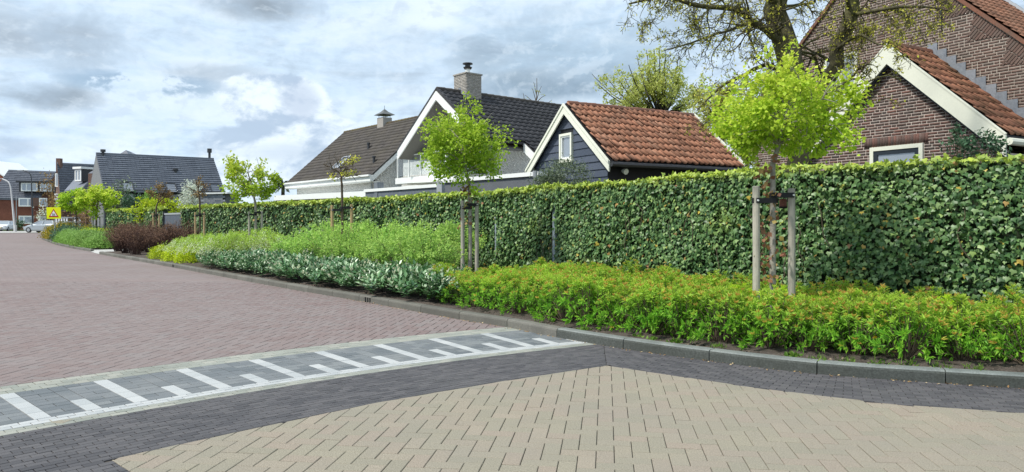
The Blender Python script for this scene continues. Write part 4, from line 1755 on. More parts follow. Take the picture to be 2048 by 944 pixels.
# chimney astride the ridge
cs = 1.63
cpos = pk2 + vu * cs
cz = plane_hit(935, 152, cpos, norm(vu * -.6 + va * -.8))[2]
ch = MB()
cb_ = V3(cpos[0], cpos[1], 0)
ch.box(cb_ - vu * .42 + va * .44 + UZ * (RZ2 - .8), vu * .84, -va * .88, UZ * (cz - RZ2 + .8))
co = ch.build('chimney', M['mortar_grey'], villa)
for (o_, ex_, n_, w_) in ((cb_ - vu * .42 + va * .44, -va, -vu, .88), (cb_ - vu * .42 - va * .44, vu, -va, .84)):
    brick_wall(co, o_, ex_, n_, RZ2 - .75, cz - .05, lambda z, w_=w_: (0.0, w_ + .01), M['chimney_brick'], (), .21, .066, .009, .004, 60)
cp = MB()
cp.box(cb_ - vu * .46 + va * .48 + UZ * cz, vu * .92, -va * .96, UZ * .06)
cp.build('capstone', M['chimney_brick'], co)
fl = MB()
fc = cb_ + UZ * cz
fl.tube([fc, fc + UZ * .34], [.11, .11], 10)
fl.build('flue', M['white_paint'], villa)
fl = MB()
fl.tube([fc + UZ * .30, fc + UZ * .38, fc + UZ * .40, fc + UZ * .50, fc + UZ * .52, fc + UZ * .56], [.16, .20, .12, .12, .23, .22], 12)
fl.build('flue_cap', M['dark_metal'], villa)
for k in range(3):
    lf_ = MB()
    lf_.box(cb_ - vu * .435 - va * (-.1 + k * .19) * 1.0 + UZ * (RZ2 - .10 - k * .14), -va * .2, UZ * .32, -vu * .012)
    lf_.build('lead_flashing', M['lead'], villa)
# balcony in the recess
fz = 3.42
bl_ = MB()
bl_.box(vp(2.55, -.15, fz - .28), -va * 5.2, UZ * .28, vu * 1.75)
bl_.build('balcony_floor', M['white_paint'], villa)
for s_ in np.linspace(2.62, 7.7, 6):
    mb = MB()
    mb.box(vp(s_, -.1, fz), -va * .05, UZ * 1.05, vu * .05)
    mb.build('balcony_post', M['white_paint'], villa)
mb = MB()
mb.box(vp(2.6, -.11, fz + 1.0), -va * 5.15, UZ * .05, vu * .07)
mb.build('balcony_rail', M['white_paint'], villa)
mb = MB()
mb.box(vp(2.7, -.08, fz + .08), -va * 5.0, UZ * .86, vu * .012)
m_, nt_, pb_, _o = new_mat('clear_balustrade_glass')
pb_.inputs['Base Color'].default_value = (.9, .95, .95, 1)
pb_.inputs['Roughness'].default_value = .03
pb_.inputs['Transmission Weight'].default_value = .92
pb_.inputs['IOR'].default_value = 1.1
mb.build('balcony_glass', m_, villa)
mb = MB()
mb.box(vp(2.62, 0, fz + .05), -va * .32, UZ * .95, vu * .04)
mb.build('balcony_screen', M['dark_paint'], villa)


# ================================================================== flat roofed outbuildings between hedge and houses
def flat_roof(name, label, cat, pl, pr, depth, h_side, side_m, top_m, top_h=.14, post=False):
    """front top edge from pl to pr (world points), going back along vu"""
    pl, pr = np.asarray(pl, float), np.asarray(pr, float)
    z = (pl[2] + pr[2]) / 2
    pl, pr = V3(pl[0], pl[1], 0), V3(pr[0], pr[1], 0)
    d = norm(pr - pl)
    bk = V3(-d[1], d[0], 0)
    if np.dot(bk, vu) < 0:
        bk = -bk
    L = np.linalg.norm(pr - pl)
    t = thing(name, label, cat, pl)
    mb = MB()
    mb.box(pl + UZ * (z - top_h), d * L, UZ * top_h, bk * depth)
    mb.build('roof_edge', top_m, t)
    mb = MB()
    mb.box(pl + d * .06 + bk * .06 + UZ * (z - top_h - h_side), d * (L - .12), UZ * (h_side - .002), bk * (depth - .12))
    mb.build('fascia', side_m, t)
    mb = MB()
    mb.box(pl + d * .35 + bk * .35, d * (L - .7), UZ * (z - top_h - h_side - .002), bk * (depth - .7))
    mb.build('wall', M['black_wood'] if post else M['grey_board'], t)
    return t, d, bk, L, z


g1 = flat_roof('garden_shed', 'flat roofed grey shed with a white roof edge left of the barn', 'shed', P(885, 358, 24.4), P(1076, 343.5, 20.55), 1.15, .42, M['grey_board'], M['white_paint'], .12)
hop = MB()
hq = P(1070, 350, 20.45)
hop.tube([hq + UZ * .12, hq - UZ * .05, hq - UZ * .25 + V3(.12, 0, 0), hq - UZ * .6 + V3(.12, 0, 0)], [.07, .07, .06, .06], 8)
hop.build('downpipe', M['grey_metal'], g1[0])
g2 = flat_roof('slate_outbuilding', 'low flat roofed outbuilding clad in grey slates under the balcony', 'shed', P(727, 379, 31.3), P(882, 367, 26.4), 3.0, .5, M['slate_clad'], M['white_paint'], .12)
for (px, w_) in ((748, .3), (873, .35)):
    mb = MB()
    mb.box(P(px, 372, 26.0 if px > 800 else 30.6) - UZ * .7, g2[1] * w_, UZ * .85, g2[2] * .3)
    mb.build('pier', M['slate_clad'] if px < 800 else M['grey_metal'], g2[0])
g3 = flat_roof('carport', 'low carport with a long white roof edge and dark inside', 'carport', P(548, 389, 43.5), P(746, 384, 36.5), 3.5, .25, mat('red_brown_wood', (0.06, 0.028, 0.02), .8, .2, 20, 0), M['white_paint'], .30, True)
g4 = thing('slate_shed', 'shed with a pitched side of grey slates beside the white blossom tree', 'shed', P(425, 408, 44.5))
for r_ in range(6):
    for c_ in range(5):
        o_ = P(402, 411, 44.5) + V3(1.50 * c_ / 5 + (.15 if r_ % 2 else 0), 0, r_ * .12)
        if c_ == 4 and r_ % 2:
            continue
        mb = MB()
        mb.box(o_, V3(.29, .0, .0), V3(0, .035, .115), V3(0, -.02, .004))
        mb.build('slate', M['slate_clad'], g4)
mb = MB()
mb.box(P(400, 388, 44.7) * V3(1, 1, 0), V3(1.6, 0, 0), V3(0, 2.0, 0), UZ * (P(400, 388, 44.7)[2] - .05))
mb.build('wall', M['grey_board'], g4)
mb = MB()
mb.box(P(398, 386.5, 44.4) - UZ * .06, V3(1.75, 0, .04), V3(0, 2.6, 0), UZ * .09)
mb.build('roof_edge', M['white_paint'], g4)


# ================================================================== houses further down the street
def far_house(name, label, ridge_l, ridge_r, run, drop, back_dir, base_m, roof_m, rows, cols, overhang=.3, prof='double'):
    """saddle roof house; ridge ends given, visible slope falls by drop over run against back_dir"""
    rl_, rr_ = np.asarray(ridge_l, float), np.asarray(ridge_r, float)
    bd = norm(back_dir)
    t = thing(name, label, 'house', (rl_ + rr_) / 2 * V3(1, 1, 0))
    al = norm((rr_ - rl_) * V3(1, 1, 0))
    el, er = rl_ - bd * run - UZ * drop, rr_ - bd * run - UZ * drop
    bl2, br2 = rl_ + bd * run - UZ * drop, rr_ + bd * run - UZ * drop
    for (a, b, fr) in ((el, er, True), (bl2, br2, False)):
        mb = MB()
        mb.prism([a, rl_, rl_ - UZ * .15, a - UZ * .15], al * np.linalg.norm((rr_ - rl_)[:2]) + UZ * (rr_[2] - rl_[2]))
        dk = mb.build('roof', roof_m, t)
        if fr:
            S = np.linalg.norm(rl_ - el)
            tile_roof(dk, el + UZ * .03, rr_ - rl_, rl_ - el, np.linalg.norm(rr_ - rl_), S, rows, cols, roof_m, .06, .09, prof)
    ins = overhang
    g = MB()
    ze = el[2] - .15
    body = [el + bd * ins, bl2 - bd * ins]
    sl_ = drop / run
    for (rp, nm, sgn) in ((rl_, 'gable_wall', 1), (rr_, 'gable_wall', -1)):
        e0 = rp - bd * (run - ins)
        e1 = rp + bd * (run - ins)
        mb = MB()
        mb.prism([e0 * V3(1, 1, 0) + al * .15 * sgn, e1 * V3(1, 1, 0) + al * .15 * sgn, e1 * V3(1, 1, 0) + UZ * (ze + ins * sl_) + al * .15 * sgn,
                  rp - UZ * .2 + al * .15 * sgn, e0 * V3(1, 1, 0) + UZ * (ze + ins * sl_) + al * .15 * sgn], al * .2 * sgn)
        mb.build(nm, base_m, t)
    L = np.linalg.norm((rr_ - rl_)[:2])
    for (rp, sg) in ((rl_ - bd * (run - ins), 1), (rl_ + bd * (run - ins), -1)):
        mb = MB()
        mb.box(rp * V3(1, 1, 0) + al * .36, al * (L - .72), UZ * (ze + .05), bd * .2 * sg)
        mb.build('front_wall' if sg > 0 else 'rear_wall', base_m, t)
    rm = MB()
    rm.bar(rl_ + UZ * .05, rr_ + UZ * .05, .25, .16)
    rm.build('ridge', roof_m, t)
    return t, al, bd, el, er


# black barn-like house with the long slate grey roof
M['black_clad'] = mat('black_cladding', (0.014, 0.015, 0.018), .6, .2, 10, 0)
M['grey_clad'] = mat('grey_gable_cladding', (0.19, 0.20, 0.205), .7, .12, 10, .1, .5, vec_scale=(6, 6, .3))
RL, RR = P(192, 308, 60), P(427, 319, 66.1)
bh, al, bd, el, er = far_house('dark_house', 'long dark house with a plain slate grey roof and roof lights', RL, RR, 3.15, 3.1, va, M['black_clad'], M['slate_tile'], 17, 27, prof='flat')
ng = -vu
mb = MB()
zE = RL[2] - 3.1
q = [RL - va * 3.1 - UZ * 3.1, RL - UZ * .05, RL + va * 3.1 - UZ * 3.1]
mb.prism([q[0] * V3(1, 1, 0), q[0], q[1], q[2], q[2] * V3(1, 1, 0)], vu * .12)
mb.build('gable_cladding', M['grey_clad'], bh)
upr = norm(RL - el)
rn = norm(np.cross(al, upr))
for (px, py) in ((255, 376), (342, 378), (430, 378)):
    q = plane_hit(px, py, el, rn)
    window(bh, q + rn * .08, al, upr, .85, 1.15, M['dark_metal'], depth=.10, t=.07, name='roof_light', glass=glass_mat('sky_lit_glass', (.25, .27, .3), .08))
for (px, py, h_) in ((206, 312, .55), (351, 347, .45), (419, 318, .95)):
    q = plane_hit(px, py, el, rn)
    mb = MB()
    mb.tube([q - UZ * .2, q + UZ * h_ * .6, q + UZ * h_ * .62, q + UZ * h_], [.11, .11, .2, .2], 8)
    mb.build('vent_pipe', M['dark_metal'], bh)
for (px, py) in ((256, 396), (345, 397)):
    q = plane_hit(px, py, el + bd * .3, -bd)
    window(bh, q - bd * .02, al, UZ, .95, .8, M['dark_metal'], depth=.06, t=.07)
# hipped top of a house peeping over that roof
pt_ = thing('far_roof', 'small dark roof top showing above the long slate grey roof', 'house', (P(255, 320, 80) * V3(1, 1, 0)))
apx = P(252, 300, 80)
mb = MB()
c4 = [apx + V3(-4.2, 0, -2.6), apx + V3(2.2, -1.8, -2.6), apx + V3(4.6, 3, -2.6), apx + V3(-1, 5, -2.6)]
ap2 = apx + V3(-.6, 2.2, 0)
mb.poly([c4[0], c4[1], apx])
mb.poly([c4[1], c4[2], ap2, apx])
mb.poly([c4[2], c4[3], ap2])
mb.poly([c4[3], c4[0], apx, ap2])
mb.build('roof', M['slate_tile'], pt_)
mb = MB()
mb.prism([p * V3(1, 1, 0) for p in c4], UZ * (apx[2] - 2.62))
mb.build('wall', M['brown_brick_far'], pt_)

# gabled brown brick house with chimney, lean-to and white dormer
RL, RR = P(114, 327, 92), P(197, 331, 99)
mh, al, bd, el, er = far_house('gabled_house', 'brown brick house with a narrow chimney, steep grey roof and white dormer', RL, RR, 3.6, 6.0, va, M['brown_brick_far'], M['slate_tile'], 20, 26, .2)
mb = MB()
q = P(118, 327, 92.2)
mb.box(q - V3(.27, .2, 1.2), V3(.55, 0, 0), V3(0, .5, 0), UZ * 1.85)
mb.build('chimney', M['brown_brick_far'], mh)
# white frames in its gable
for (px, py, w_, h_) in ((114.5, 360, .3, 1.7), (113.5, 402, .3, 1.9), (117.5, 402, .3, 1.9)):
    q = plane_hit(px, py, RL + al * .14, -al)
    window(mh, q, -np.cross(-al, UZ) * -1, UZ, w_ + .35, h_, M['white_paint'], depth=.06, t=.10)
# lean-to roof and dormer in front
lt = MB()
a, b, c_, d = P(129, 381, 84), P(164, 376, 82), P(189, 350, 86), P(150, 357, 90)
lt.poly([a, b, c_, d])
lt.poly([p - UZ * .2 for p in (d, c_, b, a)])
for i in range(4):
    p, q = (a, b, c_, d)[i], (a, b, c_, d)[(i + 1) % 4]
    lt.poly([p - UZ * .2, q - UZ * .2, q, p])
lt.build('lower_roof', M['slate_tile'], mh)
mb = MB()
mb.prism([(a + V3(.8, .8, 0)) * V3(1, 1, 0), (b + V3(0, .8, 0)) * V3(1, 1, 0), (c_ + V3(.4, 0, 0)) * V3(1, 1, 0), (d + V3(1, 0, 0)) * V3(1, 1, 0)], UZ * (a[2] - .3))
mb.build('lower_wall', M['brown_brick_far'], mh)
do = P(150, 363, 84.0)
dr = norm(P(172, 361, 83.2) * V3(1, 1, 0) - do * V3(1, 1, 0))
dn = np.cross(dr, UZ)
mb = MB()
mb.box(do, dr * 1.15, UZ * 1.45, -dn * 3)
mb.build('dormer', M['dark_metal'], mh)
mb = MB()
mb.box(do + UZ * 1.45 - dr * .15 + dn * .2, dr * 1.5, UZ * .25, -dn * 3.4)
mb.build('dormer_roof', M['white_paint'], mh)
window(mh, do + dr * .58 + UZ * .7, dr, UZ, 1.1, 1.35, M['white_paint'], depth=.06, t=.14, bars=(.5,))

# terraced house facing down the street, with the wide dormer
RL, RR = P(17, 341, 115), P(112, 344.5, 117)
bdv = norm((-.02, 1, 0))
rh, al, bd, el, er = far_house('terraced_house', 'red brick terraced house with grey tiled roof and a wide dormer behind the lamps', RL, RR, 4.4, 4.6, bdv, M['red_brick_far'], M['slate_tile'], 16, 26, .2)
wn = -bd
wo_ = el + bd * .2
for (px, py, pw, phh, bars) in ((52.5, 404.5, 26, 17, (.62,)), (86.5, 404.5, 14, 17, ()), (52.5, 439.5, 26, 16, (.36,))):
    q = plane_hit(px, py, wo_, wn)
    k = q[1] / F
    window(rh, q, al, UZ, pw * k, phh * k, M['white_paint'], depth=.08, t=.16, bars=bars)
q = plane_hit(85, 444, wo_, wn)
k = q[1] / F
window(rh, q, al, UZ, 12 * k, 22 * k, M['white_paint'], depth=.08, t=.16, bars=(.5,), name='door')
mb = MB()
q = plane_hit(70, 404, wo_, wn)
mb.box(q - al * .55 - UZ * .65 + wn * .0, al * 1.1, UZ * 1.3, wn * .05)
mb.build('cladding', M['brown_brick_far'], rh)
mb = MB()
q = plane_hit(33.5, 448, wo_, wn)
mb.tube([q * V3(1, 1, 0) + wn * .08, q * V3(1, 1, 0) + wn * .08 + UZ * 5.3], [.06, .06], 6)
mb.build('downpipe', M['grey_metal'], rh)
# dormer
dq = P(38, 383.5, 111.6)
dL = (97 - 38) / F * 111.6
mb = MB()
mb.box(dq, al * dL, UZ * 1.45, bd * 3.5)
dorm = mb.build('dormer', M['dark_metal'], rh)
mb = MB()
mb.box(dq - al * .25 + UZ * 1.45 + wn * .35, al * (dL + .5), UZ * .28, bd * 4)
mb.build('dormer_roof', M['dark_metal'], rh)
for (x0, x1, bars) in ((.06, .55, (.33, .66)), (.62, .97, (.5,))):
    window(rh, dq + al * dL * (x0 + x1) / 2 + UZ * .75, al, UZ, dL * (x1 - x0), 1.3, M['white_paint'], depth=.07, t=.17, bars=bars)

# orange brick house at the picture's left edge with its garage
RL, RR = P(-60, 322, 112), P(-59, 322, 126)
eh = thing('orange_brick_house', 'orange brick house at the left edge with a gable towards the road', 'house', P(-20, 455, 114) * V3(1, 1, 0))
g0 = P(-60, 470, 116) * V3(1, 1, 0)
gz = [P(19, 362, 116)[2]]
mb = MB()
xr, xl, xm = P(19, 0, 116)[0], P(-110, 0, 116)[0], P(-40, 0, 116)[0]
zr, zm = P(19, 362, 116)[2], P(-40, 322, 116)[2]
mb.prism([V3(xl, 116, 0), V3(xr, 116, 0), V3(xr, 116, zr), V3(xm, 116, zm), V3(xl, 116, zr)], V3(0, 9, 0))
mb.build('wall', mat('orange_facade_brick', [(0, (0.23, 0.085, 0.05)), (1, (0.27, 0.11, 0.065))], .9, .3, 9, .2, .6), eh)
for sx in (1, -1):
    mb = MB()
    fx = xr if sx > 0 else xl
    mb.prism([V3(xm, 115.8, zm + .12), V3(fx + .15 * sx, 115.8, zr + .02), V3(fx + .15 * sx, 115.8, zr + .24), V3(xm, 115.8, zm + .34)], V3(0, 9.4, 0))
    mb.build('roof', M['white_paint'], eh)
mb = MB()
gq = P(-70, 424, 113) * V3(1, 1, 0)
gw_ = P(22, 0, 113)[0] - gq[0]
gh_ = P(0, 424, 113)[2]
mb.box(gq, V3(gw_, 0, 0), V3(0, 2.8, 0), UZ * gh_)
mb.build('garage', M['brown_brick_far'], eh)
mb = MB()
mb.box(gq + UZ * gh_ - V3(.1, .1, 0), V3(gw_ + .2, 0, 0), V3(0, 3.0, 0), UZ * .2)
mb.build('garage_roof', M['grey_metal'], eh)
mb = MB()
dx0 = P(-14, 0, 113)[0]
mb.box(V3(dx0, 112.94, .1), V3(P(18, 0, 113)[0] - dx0, 0, 0), V3(0, .05, 0), UZ * (P(0, 432, 113)[2]))
mb.build('garage_door', mat('blue_grey_door', (0.13, 0.15, 0.18), .5, .1, 20, 0), eh)
mb = MB()
mb.box(P(9, 424, 112.5), V3(.8, 0, 0), V3(0, .5, 0), UZ * .75)
mb.build('air_unit', M['white_paint'], eh)


# ------------------------------------------------------------------ vegetation materials
M['ivy'] = leaf_mat('ivy_leaf', [(0, (0.030, 0.078, 0.024)), (0.35, (0.065, 0.145, 0.044)), (0.7, (0.132, 0.235, 0.078)), (0.92, (0.235, 0.345, 0.135)), (0.974, (0.26, 0.38, 0.10)),
                                 (0.980, (0.48, 0.38, 0.06)), (0.991, (0.42, 0.30, 0.08)), (1, (0.30, 0.14, 0.07))],
                    tip=(0.42, 0.52, 0.06), trans=.2, rough=.42, spec=.4)
M['twig'] = mat('twig_bark', [(0, (0.085, 0.065, 0.045)), (1, (0.13, 0.10, 0.07))], .9, .3, 60, .2, 5)
M['dead_stem'] = mat('ivy_stem', (0.10, 0.08, 0.055), .9, .3, 60, .2, 5)
M['grey_bark'] = mat('pale_bark', (0.30, 0.28, 0.235), .9, .3, 30, .5, 6, .6, .01, wearcol=(0.18, 0.17, 0.135))
M['moss_bark'] = mat('mossy_bark', (0.10, 0.088, 0.052), .95, .4, 18, .75, 1.6, 1.0, .03, wearcol=(0.105, 0.115, 0.025), vec_scale=(1, 1, .35))
M['stake_grey'] = mat('weathered_stake', [(0, (0.34, 0.32, 0.27)), (1, (0.40, 0.375, 0.31))], .9, .22, 30, .35, 4, .4, .005, vec_scale=(1, 1, .15), wearcol=(0.24, 0.22, 0.18))
M['stake_new'] = mat('yellow_pine_stake', [(0, (0.40, 0.29, 0.15)), (1, (0.45, 0.33, 0.18))], .9, .2, 30, .3, 4, .4, .005, vec_scale=(1, 1, .15))
M['maple'] = leaf_mat('maple_leaf', [(0, (0.28, 0.46, 0.025)), (0.5, (0.38, 0.55, 0.035)), (1, (0.50, 0.64, 0.06))], tip=(0.64, 0.68, 0.10), trans=.42, rough=.55)
M['maple_deep'] = leaf_mat('deep_maple_leaf', [(0, (0.27, 0.47, 0.03)), (0.5, (0.37, 0.57, 0.04)), (1, (0.48, 0.66, 0.06))], tip=(0.58, 0.70, 0.09), trans=.42, rough=.55)
M['bronze'] = leaf_mat('bronze_shoot', [(0, (0.22, 0.09, 0.06)), (0.6, (0.28, 0.14, 0.07)), (1, (0.34, 0.27, 0.08))], trans=.25, rough=.5)
M['spirea'] = leaf_mat('shrub_leaf', [(0, (0.12, 0.34, 0.03)), (0.5, (0.20, 0.46, 0.04)), (1, (0.30, 0.55, 0.05))], tip=(0.64, 0.33, 0.10), young=(0.47, 0.62, 0.08), trans=.4, rough=.5)
M['spirea_lime'] = leaf_mat('lime_shrub_leaf', [(0, (0.34, 0.58, 0.03)), (0.6, (0.46, 0.68, 0.04)), (1, (0.55, 0.72, 0.05))], tip=(0.56, 0.74, 0.05), trans=.42, rough=.5)
M['laurel'] = leaf_mat('laurel_leaf', [(0, (0.045, 0.12, 0.04)), (0.4, (0.08, 0.20, 0.07)), (0.70, (0.13, 0.27, 0.10)), (0.84, (0.30, 0.44, 0.24)), (1, (0.46, 0.57, 0.38))], trans=.15, rough=.32, spec=.7)  # palest stops put whitish glossy highlights into the leaf colour
M['candle'] = leaf_mat('cream_flower', [(0, (0.52, 0.54, 0.36)), (1, (0.62, 0.62, 0.44))], trans=.2, rough=.7)
M['privet'] = leaf_mat('light_shrub_leaf', [(0, (0.22, 0.42, 0.08)), (0.5, (0.32, 0.54, 0.12)), (1, (0.44, 0.66, 0.17))], tip=(0.46, 0.66, 0.14), trans=.4, rough=.5)
M['arch'] = leaf_mat('pale_spray_leaf', [(0, (0.34, 0.55, 0.06)), (0.5, (0.46, 0.66, 0.09)), (1, (0.58, 0.72, 0.16))], tip=(0.84, 0.88, 0.66), trans=.35, rough=.6)
M['plum'] = leaf_mat('dark_bronze_leaf', [(0, (0.075, 0.042, 0.032)), (0.6, (0.12, 0.065, 0.048)), (1, (0.19, 0.11, 0.075))], tip=(0.22, 0.13, 0.08), trans=.2, rough=.6)
M['gold'] = leaf_mat('golden_leaf', [(0, (0.40, 0.54, 0.02)), (0.6, (0.52, 0.64, 0.025)), (1, (0.62, 0.70, 0.05))], trans=.35, rough=.6)
M['midgreen'] = leaf_mat('mid_green_leaf', [(0, (0.15, 0.30, 0.05)), (0.5, (0.21, 0.39, 0.07)), (1, (0.30, 0.48, 0.11))], tip=(0.30, 0.42, 0.16), trans=.3, rough=.6)
M['bluegreen'] = leaf_mat('blue_green_leaf', [(0, (0.04, 0.10, 0.05)), (1, (0.09, 0.17, 0.09))], trans=.2, rough=.5)
M['orange_leaf'] = leaf_mat('orange_green_leaf', [(0, (0.22, 0.24, 0.02)), (0.6, (0.32, 0.27, 0.025)), (1, (0.42, 0.27, 0.03))], trans=.3, rough=.6)
M['olive_leaf'] = leaf_mat('grey_olive_leaf', [(0, (0.10, 0.15, 0.085)), (0.6, (0.17, 0.22, 0.13)), (1, (0.26, 0.31, 0.21))], trans=.2, rough=.5)
M['oak_leaf'] = leaf_mat('young_oak_leaf', [(0, (0.50, 0.50, 0.06)), (0.5, (0.62, 0.62, 0.08)), (1, (0.66, 0.60, 0.13))], trans=.35, rough=.6)
M['willow_leaf'] = leaf_mat('pale_yellow_leaf', [(0, (0.48, 0.55, 0.12)), (0.5, (0.58, 0.64, 0.16)), (1, (0.66, 0.70, 0.26))], trans=.45, rough=.6)
M['blossom'] = leaf_mat('white_blossom', [(0, (0.55, 0.62, 0.48)), (1, (0.76, 0.79, 0.70))], trans=.3, rough=.7)
M['brown_twig_leaf'] = leaf_mat('brown_bud_leaf', [(0, (0.20, 0.12, 0.05)), (1, (0.30, 0.22, 0.08))], trans=.2, rough=.7)
M['palm_leaf'] = leaf_mat('dark_frond', [(0, (0.05, 0.085, 0.04)), (1, (0.08, 0.12, 0.05))], trans=.1, rough=.5)
M['grass'] = leaf_mat('grass_blade', [(0, (0.10, 0.22, 0.03)), (1, (0.20, 0.33, 0.05))], trans=.3, rough=.6)


# ------------------------------------------------------------------ the ivy wall
def line_at(pts, s):
    L = np.concatenate([[0], np.cumsum(np.linalg.norm(np.diff(pts, axis=0), axis=1))])
    return np.stack([np.interp(s, L, pts[:, k]) for k in (0, 1)], axis=1), L[-1]


def ivy_wall(name, label, line, seed, gaps=(), singles=300, dens=(1250, 230), H0=2.06):
    T = line_frame(line)
    Nn = np.stack([-T[:, 1], T[:, 0]], axis=1)          # towards the road (line runs right to left)
    L = np.concatenate([[0], np.cumsum(np.linalg.norm(np.diff(line, axis=0), axis=1))])
    t = thing(name, label, 'ivy hedge', (*line[len(line) // 2], 0))
    off = origin_of(t)
    # the fence it climbs on
    mb = MB()
    step = 5
    idx = list(range(0, len(line), step)) + ([len(line) - 1] if (len(line) - 1) % step else [])
    for i, j in zip(idx[:-1], idx[1:]):
        a, b = line[i], line[j]
        n = Nn[i]
        A, B = V3(*a, .02), V3(*b, .02)
        mb.prism([A + V3(*(n * .02), 0), B + V3(*(Nn[j] * .02), 0), B - V3(*(Nn[j] * .16), 0), A - V3(*(n * .16), 0)], UZ * (H0 - .06))
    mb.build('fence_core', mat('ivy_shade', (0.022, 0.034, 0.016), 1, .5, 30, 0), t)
    # leaves: denser near the camera, larger and fewer far off
    Tot = L[-1]
    ss, zs, sz = [], [], []
    for s0 in np.arange(0, Tot, .5):
        c0 = np.array([np.interp(s0, L, line[:, k]) for k in (0, 1)])
        d = np.linalg.norm(c0)
        den = np.interp(d, [8, 30], dens)
        n = int(den * .5 * H0)
        ss.append(s0 + rng.random(n) * .5)
        zs.append(rng.random(n) * (H0 - .03) + .03)
        sz.append(rng.normal(np.interp(d, [8, 30], (.048, .095)), .013, n))
    ss, zs, sz = map(np.concatenate, (ss, zs, sz))
    # leaves lying over the top edge
    nt_ = int(Tot * 190)
    st = rng.random(nt_) * Tot
    p = np.stack([np.interp(ss, L, line[:, k]) for k in (0, 1)], axis=1)
    nn = np.stack([np.interp(ss, L, Nn[:, k]) for k in (0, 1)], axis=1)
    relief = .04 * np.sin(ss * 2.1 + zs * 3.3 + seed) + .025 * np.sin(ss * 5.3 - zs * 4.1) + rng.random(len(ss)) * .09
    pos = np.column_stack([p + nn * (.05 + relief[:, None]), zs])
    keep_ = np.ones(len(pos), bool)
    for (g0, g1, z0, z1) in gaps:
        keep_ &= ~((ss > g0) & (ss < g1) & (zs > z0) & (zs < z1) & (rng.random(len(ss)) < .93))
    pos, nn, sz, zs_, ss_ = pos[keep_], nn[keep_], np.clip(sz[keep_], .03, .2), zs[keep_], ss[keep_]
    n = len(pos)
    dirs = np.column_stack([nn * rng.uniform(.05, .55, (n, 1)), -np.ones(n)]) + rng.normal(0, .42, (n, 3))
    nr = np.column_stack([nn, rng.uniform(.05, .9, n)]) + rng.normal(0, .33, (n, 3))
    tint = np.clip((zs_ - (H0 - .10)) / .10, 0, 1) * rng.uniform(0, .8, n)
    # clumps of lighter new growth
    tint = np.maximum(tint, np.clip(np.sin(ss_ * 1.7 + 2) * np.sin(zs_ * 2.6 + ss_ * .6) - .82, 0, 1) * 2.0 * rng.random(n))
    # top leaves
    pt = np.stack([np.interp(st, L, line[:, k]) for k in (0, 1)], axis=1)
    nt2 = np.stack([np.interp(st, L, Nn[:, k]) for k in (0, 1)], axis=1)
    offn = rng.uniform(-.17, .17, nt_)
    ht = H0 - .005 + .018 * np.sin(st * 3.1 + seed) + .02 * np.sin(st * 1.13) + rng.exponential(.013, nt_)
    post = np.column_stack([pt + nt2 * offn[:, None], ht])
    dt = rand_unit(nt_, .3)
    nrt = np.column_stack([nt2 * .5, np.ones(nt_)]) + rng.normal(0, .5, (nt_, 3))
    dtop = np.linalg.norm(post, axis=1)
    szt = np.clip(rng.normal(1, .2, nt_) * np.interp(dtop, [8, 30], (.055, .10)), .03, .2)
    pos, dirs, nr, sz = np.vstack([pos, post]), np.vstack([dirs, dt]), np.vstack([nr, nrt]), np.concatenate([sz, szt])
    tint = np.concatenate([tint, rng.uniform(.45, 1.0, nt_)])
    Mx = frames(dirs, nr)
    tv, tf = IVY
    dist = np.linalg.norm(pos - V3(0, 0, HC), axis=1)
    vis = (np.abs(pos[:, 0]) < .7 * pos[:, 1]) & (pos[:, 2] > .55)
    order = np.argsort(np.where(vis, dist - sz * 30, 1e6 + dist))
    one, rest = order[:singles], order[singles:]
    if singles:
        mes = []
        for q in (0.0, .5):
            mes.append(mesh_from('ivy_leaf', tv, tf, M['ivy'], tint=np.full(len(tv), q)))
        for i in one:
            ob = link('ivy_leaf', mes[1 if tint[i] > .4 else 0], t)
            mm = Matrix([tuple(r) for r in Mx[i] * sz[i]]).to_4x4()
            mm.translation = Vector(tuple(pos[i] - off))
            ob.matrix_local = mm
    nearm = rest[dist[rest] < 16]
    farm = rest[dist[rest] >= 16]
    vs, fs, ts = [], [], []
    b = 0
    for sel_, (tv_, tf_) in ((nearm, IVY), (farm, (KITE[0] * np.array([1.0, 1, 1]), KITE[1]))):
        if len(sel_):
            v, f = scatter(tv_, tf_, pos[sel_], Mx[sel_], sz[sel_] if tv_ is tv else sz[sel_] * 1.05)
            vs.append(v)
            fs.append(f + b)
            ts.append(np.repeat(tint[sel_], len(tv_)))
            b += len(v)
    link('ivy_leaves', mesh_from('ivy_leaves', np.vstack(vs) - off, np.vstack(fs), M['ivy'], tint=np.concatenate(ts)), t, kind='stuff')
    # a few bare climbing stems
    mb = MB()
    for k in range(int(Tot * .9)):
        s0 = random.random() * min(Tot, 14)
        z = random.uniform(.3, 1.2)
        path = []
        for q in range(5):
            c0 = [np.interp(s0, L, line[:, kk]) for kk in (0, 1)]
            n0 = [np.interp(s0, L, Nn[:, kk]) for kk in (0, 1)]
            path.append(V3(c0[0] + n0[0] * .15, c0[1] + n0[1] * .15, z))
            s0 += random.gauss(0, .06)
            z += random.uniform(.08, .2)
        mb.tube(path, [.006] * 5, 4)
    mb.build('ivy_stems', M['dead_stem'], t, kind='stuff')
    return t, L, Nn


HL = np.concatenate([[0], np.cumsum(np.linalg.norm(np.diff(HEDGE, axis=0), axis=1))])


def hedge_s(px):
    """arc length on the ivy wall at a photo column"""
    ang = (px - CX) / F
    return HL[np.argmin(np.abs(HEDGE[:, 0] / HEDGE[:, 1] - ang))]


